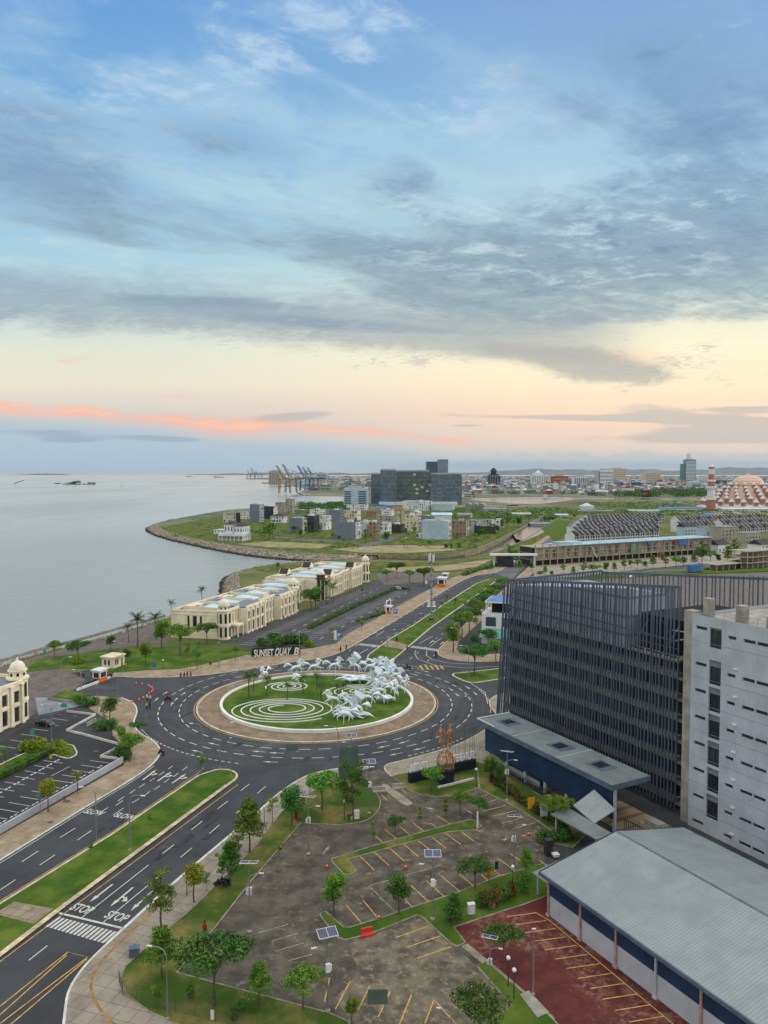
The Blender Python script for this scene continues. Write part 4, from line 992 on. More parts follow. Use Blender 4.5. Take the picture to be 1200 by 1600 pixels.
b = MB(); b.box(0, -.04, 2.92, WL, .3, EV - .14); b.build('navy_band', m_navy, root)
b = MB(); b.poly([(0, 0, 0), (0, WD, 0), (0, WD, EV - .14), (0, WD / 2, RG - .14), (0, 0, EV - .14)]); b.box(0, WD - .2, 0, WL, WD, EV - .2); b.build('gable_wall', m_whitew, root)
for i in range(12):
    x = i * 6.2; b = MB(); b.box(x - .12, -.28, .3, x + .12, -.05, EV - .5); b.box(x - .3, -.4, 0, x + .3, -.05, .35); b.build('downpipe', m_pipe if i % 2 == 0 or i == 1 else m_whitew, root)
b = MB(); b.box(-5, 1.5, 3.0, -.2, 6.0, 3.25)
b.add([(-5.2, 1.2, 3.3), (-.1, 1.2, 3.3), (-.1, 6.3, 3.9), (-5.2, 6.3, 3.9)], [(0, 1, 2, 3)]); b.build('side_canopy', m_greyroof2, root)
for x, y in ((-4.8, 1.8), (-4.8, 5.6)): b = MB(); b.box(x, y, 0, x + .2, y + .2, 3.0); b.build('canopy_post', m_whitew, root)

# ---- cream waterfront shops with domed towers
def tower_at(root, x, y, h=10.6, r=2.3, dark=False, name='domed_tower'):
    b = MB(); n = 8
    b.lathe([(r, 0), (r, h * .45), (r + .15, h * .45 + .05), (r + .15, h * .5), (r, h * .5 + .05), (r, h - .6), (r + .35, h - .4), (r + .35, h), (r * .86, h + .05), (r * .86, h + 1.5), (r * .98, h + 1.6), (r * .98, h + 1.8)], 16, x, y)
    t_ = b.build(name, m_cream if not dark else mat('timber_dark', (84, 56, 44), .7, .1, 1), root)
    b = MB(); b.lathe([(r * .82 * cos(a), h + 1.8 + r * .95 * sin(a)) for a in [R(k) for k in range(0, 91, 10)][:-1]] + [(.25, h + 1.85 + r * .98), (.22, h + 2.3 + r), (.05, h + 2.6 + r)], 16, x, y)
    b.build('dome', mat('dome_white', (224, 218, 202), .6, .03, 1), t_, smooth=True)
    for k in range(8):
        a = R(k * 45 - 90 - 22.5 + 22.5); c_, s_ = cos(a), sin(a)
        for z0, z1 in ((1.0, h * .42), (h * .56, h - 1.2)):
            b = MB(); b.cbox(x + c_ * (r + .0), y + s_ * (r + .0), (z0 + z1) / 2, .12, .85, z1 - z0, a); b.build('window', m_glassd, t_)
        b = MB(); b.cbox(x + c_ * r * .86, y + s_ * r * .86, h + .85, .1, .6, .7, a); b.build('lantern_opening', m_glassd, t_)
        if dark: b = MB(); b.lathe([(.16, .2), (.16, h - .6)], 6, x + cos(a + .39) * (r + .3), y + sin(a + .39) * (r + .3)); b.build('column', m_cream, t_)
def shop_block(label, loc, length, depth, secs, towers, endwin=True, rz=None, skew=0, back=True):
    root = thing('shop_building', label, 'shop building', loc, rzE if rz is None else rz, group='cream waterfront shop buildings')
    Hh = 9.6; fr = MB(); nwin = 0; inst = []
    for x0, x1, pr, nb in secs:
        y = -pr; w = x1 - x0; bw = w / nb; hs = []
        for k in range(nb):
            cx = (k + .5) * bw; ww = min(1.7, bw * .5)
            hs += [(cx - ww / 2, .6, cx + ww / 2, 4.3), (cx - ww / 2, 5.3, cx + ww / 2, 8.1)]
        fr.wall((x0, y, 0), (1, 0, 0), w, Hh, hs, .45, N=(0, -1, 0)); fr.box(x0, y - .25, Hh - .01, x1, y + .35, Hh + .75)
        fr.box(x0, y - .12, 4.6, x1, y - .003, 4.9)
        if pr > 0:
            fr.quad((x0, 0, 0), (x0, y, 0), (x0, y, Hh), (x0, 0, Hh)); fr.quad((x1, 0, 0), (x1, 0, Hh), (x1, y, Hh), (x1, y, 0))
        for k in range(nb + 1):
            cx = x0 + k * bw; cx = min(max(cx, x0 + .3), x1 - .3)
            p = MB(); p.box(cx - .32, y - .42, .5, cx + .32, y - .004, Hh - .3); p.box(cx - .48, y - .6, 0, cx + .48, y - .004, .55); p.box(cx - .45, y - .55, Hh - .3, cx + .45, y - .004, Hh - .02); inst.append(p)
        for h in hs:
            g = MB(); g.box(x0 + h[0], y + .40, h[1], x0 + h[2], y + .44, h[3]); w_ = g.build('window', m_glassd, root)
            g = MB(); g.box(x0 + (h[0] + h[2]) / 2 - .04, y + .33, h[1], x0 + (h[0] + h[2]) / 2 + .04, y + .39, h[3]); g.box(x0 + h[0], y + .335, h[1] + (h[3] - h[1]) * .6, x0 + h[2], y + .385, h[1] + (h[3] - h[1]) * .6 + .08); g.build('frame', m_frame, w_)
        if pr > 1.5:
            r_ = MB(); r_.box(x0 + .1, y + .4, Hh + .1, x1 - .1, 5.2, Hh + .35); r_.build('grey_roof', m_bluegrey, root)
    # side and rear walls with parapet
    sk = lambda y_: skew * y_
    eh = [(depth * .40, 4.2, depth * .40 + .9, 8.2), (depth * .50, 4.2, depth * .50 + 1.6, 8.2), (depth * .64, 4.2, depth * .64 + .9, 8.2)]
    d0 = Vector((skew, 1, 0)).normalized(); L_ = depth * sqrt(1 + skew * skew)
    fr.wall((skew * depth, depth, 0), -d0, L_, Hh + .75, [(L_ - h[2] * L_ / depth, h[1], L_ - h[0] * L_ / depth, h[3]) for h in eh], .3, N=(-1, skew, 0))
    fr.wall((length, 0, 0), (0, 1, 0), depth, Hh + .75, [], .3, N=(1, 0, 0)); fr.wall((length, depth, 0), (-1, 0, 0), length - skew * depth, Hh + .75, [], .3, N=(0, 1, 0))
    for h in eh:
        g = MB(); p = d0 * ((h[0] + h[2]) / 2 * L_ / depth) + Vector((.28, 0, 0)); g.cbox(p.x, p.y, (h[1] + h[3]) / 2, .05, h[2] - h[0], h[3] - h[1], ang(d0) - pi / 2); g.build('window', m_glassd, root)
    # band mouldings on the end wall
    for z in (3.4, 8.7, 9.9):
        a, c = Vector((-.08, 0, z)), Vector((skew * depth - .08, depth, z)); fr.beam(a, c, .14, .22)
    fr.beam((.35, .3, Hh + .37), (skew * depth + .35, depth, Hh + .37), .3, .75); fr.beam((0, depth - .2, Hh + .4), (length, depth - .2, Hh + .4), .3, .9); fr.beam((length - .3, 0, Hh + .4), (length - .3, depth, Hh + .4), .3, .8)
    fr.build('wall', m_cream, root)
    for p in inst: p.build('pilaster', m_cream, root)
    # flat deck and pale low pitched roofs
    d = MB(); d.poly([(.5, .3, Hh - .3), (length - .4, .3, Hh - .3), (length - .4, depth - .3, Hh - .3), (skew * depth + .5, depth - .3, Hh - .3)]); d.build('roof_deck', m_conc, root)
    n = max(2, int(length / 12)); step = (length - 6) / n
    for k in range(n):
        x0 = 3 + k * step + max(0, skew * 6) * (k == 0); r_ = MB(); r_.hip(x0 + .6, 3.5 + (k % 2) * 1.5, x0 + step - .8, depth - 5.5 + (k % 2), Hh - .1, Hh + 1.5, .2); r_.build('roof', m_paleroof, root)
        q = MB(); q.box(x0 - .3, 1.5, Hh - .2, x0 + .1, depth - 2, Hh + 1.3); q.build('party_wall', m_creamd, root)
        q = MB(); q.box(x0 + 1, depth - 4.6, Hh - .2, x0 + step - 1, depth - 1, Hh + .35 + .5 * (k % 3 == 0)); q.build('rear_roof', m_bluegrey if k % 2 else m_creamd, root)
        for w_ in range(2): q = MB(); q.box(x0 + 2 + w_ * 2.5, depth - 5.3, Hh - .2, x0 + 3 + w_ * 2.5, depth - 4.7, Hh + .8); q.build('air_unit', m_metal, root)
    for x, y, dk_ in towers: tower_at(root, x, y, dark=dk_)
    return root
sb = shop_block('cream shop row beside the round lawn, nearest block with white end wall', Vector((-58.3, 275.5, 0)), 64, 20,
           [(1.5, 12, 0, 5), (12, 27, 3.2, 4), (27, 41, .6, 5), (41, 56, 3.2, 4), (56, 63, .3, 2)], [(1.2, 0.2, False), (60.5, -.2, False)], rz=ang(Vector((.305, .952, 0))), skew=-.12)
g = MB(); g.box(5.2, -3.4, 3.9, 9.6, 0, 4.6)
for x in (5.5, 9.3): g.lathe([(.3, 0), (.26, .3), (.24, 3.9)], 10, x, -3.1)
g.build('portico', m_cream, sb)
g = MB(); g.prism([(32, -.95), (36, -.95), (36, 0), (32, 0)], 10.3, 11.0); g.tube([(34 + 1.9 * cos(a), -.9, 11.0 + 1.2 * sin(a)) for a in [R(k * 15) for k in range(13)]], .22, 6); g.prism([(32.6, -.8), (35.4, -.8), (35.4, -.2), (32.6, -.2)], 11.0, 12.0); g.build('arched_gable', m_cream, sb)
sb2 = shop_block('cream shop row farther along the shore, with dark dormer panels and timber tower', Vector((-31.8, 359, 0)), 70, 26,
           [(2, 14, 0, 4), (14, 30, 1.6, 5), (30, 44, .2, 5), (44, 58, 1.6, 4), (58, 68, .2, 3)], [(2.5, -1.2, True), (68.6, -.6, False)], rz=ang(Vector((.305, .952, 0))), skew=-.05)
m_panel = mat('dark_panel', (40, 38, 44), .4, .1, .6)
for x, y in ((16, .5), (48, .5), (12, 22), (40, 22)):
    g = MB(); g.gable(x, y - 1.5, x + 5, y + 3.5, 10.2, 13.0, 'y'); dm = g.build('dormer', m_cream, sb2)
    g = MB(); g.quad((x + .1, y - 1.2, 10.42), (x + 2.4, y - 1.2, 12.95), (x + 2.4, y + 3.2, 12.95), (x + .1, y + 3.2, 10.42)); o_ = g.build('dormer_panel', m_panel, dm); o_.location = (-.06, 0, .06)
shop_block('cream shop building at the left edge with its domed corner tower', Vector((-88.5, 186.5, 0)) - E1 * 60, 60, 20,
           [(2, 16, .3, 4), (16, 32, 3.0, 4), (32, 46, .3, 5), (46, 57, 2.4, 3)], [(58.2, .2, False)], skew=0)
lk = thing('shop_link', 'low cream link with pale roof joining the two shop rows', 'shop building', Vector((-58.3, 275.5, 0)) + Vector((.305, .952, 0)) * 63.2 + Vector((-.952, .305, 0)) * 6, ang(Vector((.305, .952, 0))))
g = MB(); g.wall((.1, 0, 0), (1, 0, 0), 24, 9.4, [(k * 3.4 + 1, z0, k * 3.4 + 2.4, z1) for k in range(6) for z0, z1 in ((1, 4), (5.4, 8))], .3, N=(0, -1, 0)); g.quad((.1, 16, 0), (.1, 16, 9.4), (24, 16, 9.4), (24, 16, 0)); g.build('wall', m_cream, lk)
g = MB(); g.box(.2, .4, .1, 23.9, .6, 9.2); g.build('window_glass', m_glassd, lk); g = MB(); g.hip(.4, .6, 11.5, 15, 9.3, 10.6, 0); g.hip(12.4, .6, 23.6, 15, 9.3, 10.6, 0); g.build('roof', m_paleroof, lk); g = MB(); g.box(11.7, .4, 9.2, 12.2, 16, 10.8); g.box(.1, -.3, 9.41, 24, .3, 10.1); g.build('parapet', m_creamd, lk)
# ---- small park kiosk, guard cabins
def kiosk(label, p, s=1.0, rz=rzE):
    root = thing('park_kiosk', label, 'kiosk', p, rz)
    b = MB(); b.wall((-2.6, -2.2, 0), (1, 0, 0), 5.2, 3.2, [(.6, .9, 1.3, 2.6), (1.6, .9, 2.3, 2.6), (3.6, .1, 4.5, 2.5)], .2, N=(0, -1, 0)); b.wall((-2.6, 2.2, 0), (0, -1, 0), 4.4, 3.2, [(.8, .9, 1.6, 2.6), (2.2, .9, 3.0, 2.6)], .2, N=(-1, 0, 0))
    b.quad((2.6, -2.2, 0), (2.6, 2.2, 0), (2.6, 2.2, 3.2), (2.6, -2.2, 3.2)); b.quad((2.6, 2.2, 0), (-2.6, 2.2, 0), (-2.6, 2.2, 3.2), (2.6, 2.2, 3.2)); b.box(-2.3, -1.9, .1, 2.3, 1.9, .15)
    b.build('wall', m_cream, root)
    b = MB(); b.box(-2.4, -1.98, .5, 2.4, 1.98, 2.9); b.build('window', m_glassd, root)
    b = MB(); b.box(-3.0, -2.6, 3.2, 3.0, 2.6, 3.6); b.hip(-2.8, -2.4, 2.8, 2.4, 3.6, 4.1, 0); b.build('roof', m_creamd, root); return root
kiosk('small cream park kiosk on the waterfront lawn', G(177, 1041), rz=rzE)
# ---- teal villa beside the fin block
root = thing('teal_villa', 'white three-storey villa with teal glass skirt behind the fin block', 'house', G(785, 1000), rzE)
b = MB(); b.box(-8, -8, 0, 5, 6, 4); b.box(-8, -8, 5.6, 5, 6, 10.8); b.build('wall', m_whitep, root)
b = MB(); b.box(-8.1, -6.8, 6.4, 5.05, -1, 9.6); b.box(-8.08, 1, 6.4, 4, 4.6, 9.6); b.build('glazing', m_glassb, root)
b = MB(); b.add([(-13, -9, 3.2), (6, -11, 3.2), (6, -8, 5.6), (-8, -8, 5.6), (-13, 6, 3.2), (-8, 6, 5.6)], [(0, 1, 2, 3), (0, 3, 5, 4)]); b.build('teal_canopy', mat('teal_glass', (92, 160, 152), .3, .1, .4), root)
b = MB(); b.box(-8, -7.6, 14.6, 5, 5, 15.1); rf = b.build('roof', m_whitep, root)
b = MB(); b.box(-7.6, -7.2, 15.12, 4.6, 4.6, 15.25); b.build('blue_roof_panel', mat('blue_sheet', (70, 120, 190), .4, .1, .3), rf)
for x, y in ((-7.6, -7.2), (4.4, -7.2), (-7.6, 4.2), (-1.5, -7.2)): b = MB(); b.box(x, y, 10.8, x + .5, y + .5, 14.6); b.build('roof_post', m_whitep, root)
b = MB(); b.box(-5, -3, 10.8, 3, 3, 14.5); b.build('roof_room', m_dark, root)
b = MB(); b.box(-12.6, -8.4, 0, -12.2, -8, 3.2); b.box(-8.05, -8.02, .3, 4, -7.99, 3.4); b.build('shopfront', m_dark, root)
# ================================================================== TREE PROTOTYPES
def leafmat(name, c1, c2, rnd=.5):
    return mat(name, c1, .7, .0, .55, spec=.2, col2=c2, lo=.35, hi=.7, objrand=rnd, detail=5)
m_leaf = leafmat('leaf_green', (70, 112, 36), (128, 160, 62))
m_leafd = leafmat('leaf_dark', (50, 88, 36), (92, 128, 52))
m_leafy = leafmat('leaf_yellow_green', (112, 136, 40), (156, 160, 58))
m_leafr = leafmat('leaf_reddish', (96, 66, 36), (70, 88, 38))
m_palm = leafmat('leaf_palm', (52, 84, 40), (92, 122, 60))
m_bark = mat('bark', (98, 86, 72), .9, .15, 2)
def leaves(mb, c, rad, n, s, rng, shell=.35, flat=.5):
    """leaf clumps scattered through an ellipsoid"""
    for _ in range(n):
        while True:
            v = Vector((rng.uniform(-1, 1), rng.uniform(-1, 1), rng.uniform(-1, 1)))
            l = v.length
            if l <= 1 and l > shell * rng.random(): break
        p = Vector((c[0] + v.x * rad[0], c[1] + v.y * rad[1], c[2] + v.z * rad[2]))
        nrm = Vector((rng.gauss(0, 1), rng.gauss(0, 1), rng.gauss(.6, 1) )).normalized()
        u = nrm.orthogonal().normalized(); u = Matrix.Rotation(rng.uniform(0, 6.28), 3, nrm) @ u; w = nrm.cross(u)
        a = s * rng.uniform(.6, 1.3); b = a * rng.uniform(.45, .8)
        mb.add([p - u * a, p - w * b * .8 + u * a * .1, p + u * a, p + w * b + u * a * .15], [(0, 1, 2, 3)])
def tree_meshes(kind, seed, dens=1.0, sc=1.0):
    """returns (trunk builder, crown builder) for a tree about 8 m tall"""
    rng = random.Random(seed); t = MB(); c = MB()
    ls = .17 / sqrt(dens) * sc
    N = lambda k: max(6, int(k * dens))
    if kind == 'layered':
        h = 8.0; t.tube([(0, 0, 0), (.05, 0, 2), (.0, .1, 5), (.05, 0, h)], [.16, .13, .09, .02], 7)
        z = 3.0; r = 2.7
        while z < h + .1:
            nb = rng.randint(4, 6); a0 = rng.uniform(0, 6)
            for k in range(nb):
                a = a0 + 6.283 * k / nb + rng.uniform(-.3, .3); rr = r * rng.uniform(.6, 1.1)
                e = Vector((cos(a) * rr, sin(a) * rr, z + .35 + rng.uniform(-.1, .3)))
                t.tube([(0, 0, z - .15), e * .55 + Vector((0, 0, z * .45)), e], [.05, .035, .012], 4)
                leaves(c, e * .62 + Vector((0, 0, (z + .35) * .38)), (rr * .62, rr * .62, .38), N(110), ls, rng, .1)
                leaves(c, e, (.75, .75, .32), N(60), ls, rng, .1)
            z += rng.uniform(.75, 1.15); r *= rng.uniform(.72, .86)
    elif kind == 'umbrella':
        h = 5.6; t.tube([(0, 0, 0), (.1, 0, 1.6), (0, .1, 3.6)], [.15, .12, .09], 7)
        for k in range(11):
            a = k * 2.4; rr = rng.uniform(.7, 2.7); e = Vector((cos(a) * rr, sin(a) * rr, h - rr * .35 + rng.uniform(-.7, .5)))
            t.tube([(0, .1, 3.2 + rng.uniform(-.6, .4)), e * .5 + Vector((0, 0, 2.2)), e], [.07, .05, .02], 5)
            leaves(c, e, (1.35, 1.35, .6), N(230), ls, rng, .2)
    elif kind == 'round':
        h = 6.5; t.tube([(0, 0, 0), (.1, 0, 1.5), (-.1, .1, 3.4)], [.17, .13, .09], 7)
        for k in range(13):
            a = k * 2.4; rr = rng.uniform(.3, 1.7); e = Vector((cos(a) * rr, sin(a) * rr, rng.uniform(3.2, h - .2) - rr * .2))
            t.tube([(-.1, .1, 3.0), e * .5 + Vector((0, 0, 1.8)), e], [.07, .045, .02], 4)
            leaves(c, e, (1.1, 1.1, .85), N(200), ls, rng, .2)
    elif kind == 'tall':
        h = 10.5; t.tube([(0, 0, 0), (.2, 0, 2.5), (-.1, .2, 6), (.1, .1, h)], [.2, .16, .11, .03], 7)
        for k in range(22):
            z = rng.uniform(3.6, h); a = k * 2.4; rr = rng.uniform(.5, 2.6) * (1.1 - abs(z - 6.5) / 8)
            e = Vector((cos(a) * rr, sin(a) * rr, z + .5)); t.tube([(0, .1, z - .7), e * .5 + Vector((0, 0, z * .5)), e], [.06, .04, .015], 4)
            leaves(c, e, (.95, .95, .6), N(130), ls, rng, .2)
    elif kind == 'young':
        h = 5.0; t.tube([(0, 0, 0), (.03, 0, 2), (0, .05, h)], [.07, .055, .02], 6)
        for k in range(9):
            z = rng.uniform(2.3, h); a = k * 2.4; rr = rng.uniform(.3, 1.0); e = Vector((cos(a) * rr, sin(a) * rr, z + .3))
            t.tube([(0, 0, z - .4), e], [.03, .01], 4); leaves(c, e, (.55, .55, .35), N(60), ls * .9, rng, .1)
    elif kind == 'topiary':
        h = 6.0; t.tube([(0, 0, 0), (.03, 0, 3), (0, 0, h)], [.1, .08, .03], 6)
        for z, r in ((2.6, 1.0), (3.9, .85), (5.2, .65), (6.0, .4)): leaves(c, (0, 0, z), (r, r, .42), N(200), ls, rng, .2)
    elif kind in ('palm', 'fanpalm'):
        h = 7.0 if kind == 'palm' else 6.0
        t.tube([(0, 0, 0), (.1, 0, 2), (.2, .1, 5), (.15, .1, h)], [.24, .18, .14, .12], 8)
        for k in range(22):
            a = k * 2.4; el = rng.uniform(-.2, 1.2) if kind == 'palm' else rng.uniform(-.5, 1.3); L = 3.0 if kind == 'palm' else 1.9; p = Vector((.15, .1, h)); pr = p
            d = Vector((cos(a) * cos(el), sin(a) * cos(el), sin(el)))
            sd = Vector((-sin(a), cos(a), 0))
            for s in range(7):
                p2 = p + d * L / 7; d = (d + Vector((0, 0, -.17))).normalized()
                w = .62 * (1 - abs(s - 2.4) / 6.5) * (1 if kind == 'palm' else 1.2)
                for sg in (-1, 1):
                    for q in range(2 if dens > .5 else 1):
                        b = p.lerp(p2, .25 + .5 * q); b2 = p.lerp(p2, .6 + .5 * q)
                        tip = b + sd * sg * w + d * .22 + Vector((0, 0, -.28 * w * 2 - .05))
                        c.add([b, b2, tip], [(0, 1, 2)])
                c.add([p - sd * .03, p2 - sd * .03, p2 + sd * .03, p + sd * .03], [(0, 1, 2, 3)]); p = p2
    elif kind == 'cypress':
        h = 6; t.tube([(0, 0, 0), (0, 0, 2)], [.12, .1], 6)
        for z in (1.5, 2.5, 3.5, 4.5, 5.4): leaves(c, (0, 0, z), (1.0 - z * .11, 1.0 - z * .11, .8), N(150), ls, rng, .3)
    return t, c
def tree_proto(kind, seed, m, dens=1.0, name='tree', sc=1.0):
    def f():
        r = thing(name, 'tree', 'tree'); t, c = tree_meshes(kind, seed, dens, sc)
        t.build('trunk', m_bark, r); c.build('crown', m, r); return r
    return Proto(f)
TP = {
 'layered': [tree_proto('layered', s, m_leaf if s % 2 else m_leafd) for s in (1, 2, 3)],
 'umbrella': [tree_proto('umbrella', s, m_leaf if s % 2 else m_leafd) for s in (4, 5)],
 'round': [tree_proto('round', s, m_leaf if s % 2 else m_leafd) for s in (6, 7)],
 'tall': [tree_proto('tall', s, m_leafd if s % 2 else m_leaf) for s in (8, 9)],
 'young': [tree_proto('young', s, m_leaf, name='young_tree') for s in (10, 11)],
 'yellow': [tree_proto('round', 12, m_leafy), tree_proto('young', 13, m_leafy)],
 'topiary': [tree_proto('topiary', 14, m_leaf)],
 'palm': [tree_proto('palm', 15, m_palm, name='palm_tree')], 'fanpalm': [tree_proto('fanpalm', 16, m_palm, name='palm_tree')],
 'mid': [tree_proto(k, 20 + i, m_leafd if i % 2 else m_leaf, .16) for i, k in enumerate(('umbrella', 'round', 'layered', 'tall'))],
 'far': [tree_proto(k, 30 + i, m_leafd if i % 2 else m_leaf, .05) for i, k in enumerate(('umbrella', 'round', 'umbrella', 'round'))],
}
TREES = []     # (object, kind word, adjective, zone)
TCOUNT = {}
def put_tree(kind, px, py, hpx=None, zone='', label=None, sc=None, size_word='', p=None):
    p = G(px, py) if p is None else p
    base = {'layered': 8.2, 'umbrella': 6.2, 'round': 7.2, 'tall': 11.2, 'young': 5.3, 'yellow': 6.6, 'topiary': 6.3, 'palm': 8.4, 'fanpalm': 7.2, 'mid': 7.8, 'far': 6.4, 'cypress': 6}[kind]
    if sc is None: sc = (hpx * p.y / 1200) / base
    lst = TP[kind]; i = TCOUNT.get(kind, 0); TCOUNT[kind] = i + 1
    o = lst[i % len(lst)].put(p + UP * .1, random.uniform(0, 6.28), sc * random.uniform(.96, 1.04), 'x', zone)
    TREES.append((o, kind, zone, label, px, py)); o['label'] = label or 'x'; return o
def finish_labels(items, phrase, landmark, origin):
    """items sorted by distance from the landmark get an ordinal counted from it"""
    items = sorted(items, key=lambda o: (o.location - origin).length)
    for i, o in enumerate(items): o['label'] = phrase.format(ordw(i)) + ' ' + landmark
# ================================================================== MIDDLE DISTANCE AND CITY
def hmat(name, c, **k): return mat('paint_' + name, c, .8, .05, .12, **k)
HC = {'white': hmat('white', (206, 210, 212)), 'pale grey': hmat('palegrey', (164, 170, 174)), 'blue grey': hmat('bluegrey', (112, 126, 142)), 'beige': hmat('beige', (196, 188, 168)),
      'brown': hmat('brown', (148, 128, 108)), 'dark': hmat('dark', (52, 56, 62)), 'concrete': hmat('conc', (156, 152, 142)), 'pale blue': hmat('paleblue', (168, 190, 204)), 'cream': hmat('cream2', (208, 198, 172)),
      'green': hmat('green', (104, 138, 112)), 'red': hmat('red', (162, 66, 60)), 'teal': hmat('teal', (80, 128, 130)), 'yellow': hmat('yellow', (170, 148, 72)), 'blue': hmat('blue', (58, 108, 172))}
RC = {'dark': mat('roof_dark', (54, 54, 60), .7, .08, .3), 'brown': mat('roof_brown', (116, 66, 50), .8, .12, .3), 'grey': mat('roof_grey', (130, 134, 136), .6, .08, .2), 'white': mat('roof_white', (190, 198, 202), .6, .06, .2),
      'blue': mat('roof_blue', (62, 122, 184), .5, .08, .2), 'rust': mat('roof_rust', (132, 84, 62), .8, .15, .2), 'pale blue': m_paleroof, 'green': mat('roof_green', (84, 118, 92), .7, .1, .2)}
m_glassh = mat('house_glass', (74, 86, 96), .2, .2, .3, spec=.6)
def villa(px0, px1, yb, yt, col, roof, kind='flat', depth=14, lab='', seed=0, side='blue grey', rz=None, win=True, name='house', cat='house', openf=False):
    """modern town house placed from its base line and silhouette"""
    rng = random.Random(seed + int(px0)); rz = rzE if rz is None else rz
    p = G((px0 + px1) / 2, yb); s = p.y / 1200; w = (px1 - px0) * s / (.95 + .0) ; h = H - (yt - 740) * p.y / 1200 * 1.0
    root = thing(name, lab, cat, p, rz - pi / 2 if False else rz)
    # local x = away (E1), local y = left.  front wall at x=0 facing the camera, right wall at y=-w/2
    roofh = 2.4 if kind in ('hip', 'gable') else 0; hh = max(3.2, h - roofh); y0, y1 = -w / 2, w / 2
    st = max(1, round(hh / 3.6)); fh = hh / st
    b = MB(); fw = []; sw = []
    if win:
        nb = max(2, int(w / 3.4))
        for f in range(st):
            for k in range(nb):
                if rng.random() < .4: continue
                c_ = (k + .5) * w / nb; ww = rng.choice((.9, 1.5, 2.2)) * .5; fw.append((c_ - ww, f * fh + .9, c_ + ww, f * fh + fh - .5))
    nb = max(2, int(depth / 3.6))
    for f in range(st):
        for k in range(nb):
            if rng.random() < .3: continue
            c_ = (k + .5) * depth / nb; ww = rng.choice((.7, 1.2, 1.5)); sw.append((c_ - ww, f * fh + .8, c_ + ww, f * fh + fh - .45))
    b.wall((0, y1, 0), (0, -1, 0), w, hh, fw, .3, N=(-1, 0, 0)); fb = MB(); fb.wall((0, y0, 0), (1, 0, 0), depth, hh, sw, .3, N=(0, -1, 0))
    b.quad((depth, y0, 0), (depth, y1, 0), (depth, y1, hh), (depth, y0, hh)); b.quad((depth, y1, 0), (0, y1, 0), (0, y1, hh), (depth, y1, hh))
    b.build('front_wall', HC[side], root); fb.build('side_wall', HC[col], root)
    big = (px1 - px0) * (yb - yt) > 500
    if big and len(fw) + len(sw) < 60:
        for q in fw: g = MB(); g.box(.24, y1 - q[2], q[1], .28, y1 - q[0], q[3]); g.build('window', m_glassh, root)
        for q in sw: g = MB(); g.box(q[0], y0 + .24, q[1], q[2], y0 + .28, q[3]); g.build('window', m_glassh, root)
    else: g = MB(); g.box(.28, y0 + .28, .2, depth - .2, y1 - .2, hh - .2); g.build('window_glass', m_glassh, root)
    if kind == 'flat':
        g = MB(); g.box(.2, y0 + .2, hh - .5, depth - .2, y1 - .2, hh - .3); g.build('roof', RC[roof], root)
        g = MB(); x_ = rng.uniform(2, depth * .5); g.box(x_, y0 + w * .3, hh - .29, x_ + 4, y0 + w * .3 + min(5, w * .5), hh + (1.6 if seed % 2 else .5)); g.build('roof_room', HC['white' if rng.random() < .6 else 'pale grey'], root)
        g = MB(); g.lathe([(.6, 0), (.6, 1.1), (.1, 1.4)], 8, depth * .7, y1 - 2); o_ = g.build('water_tank', RC['dark'] if rng.random() < .3 else m_metal, root); o_.location.z = hh - .3
    elif kind == 'gable': g = MB(); g.gable(0, y0, depth, y1, hh + .01, hh + roofh, 'x' if rng.random() < .5 else 'y', .5); g.build('roof', RC[roof], root)
    else: g = MB(); g.hip(0, y0, depth, y1, hh + .01, hh + roofh, .6); g.build('roof', RC[roof], root)
    if big:
        for f in range(1, st):
            g = MB(); g.box(1, y0 - 1.3, f * fh - .15, depth * .6, y0 - .004, f * fh + .1); bl = g.build('balcony', HC['white'], root)
            g = MB(); g.box(1, y0 - 1.3, f * fh + .12, depth * .6, y0 - 1.22, f * fh + 1.0); g.build('balustrade', m_frame if rng.random() < .5 else HC['white'], bl)
        g = MB(); g.box(.5, y0 - .5, 0, 1.1, y0 - .01, hh); g.build('column', HC['white'], root)
    return root
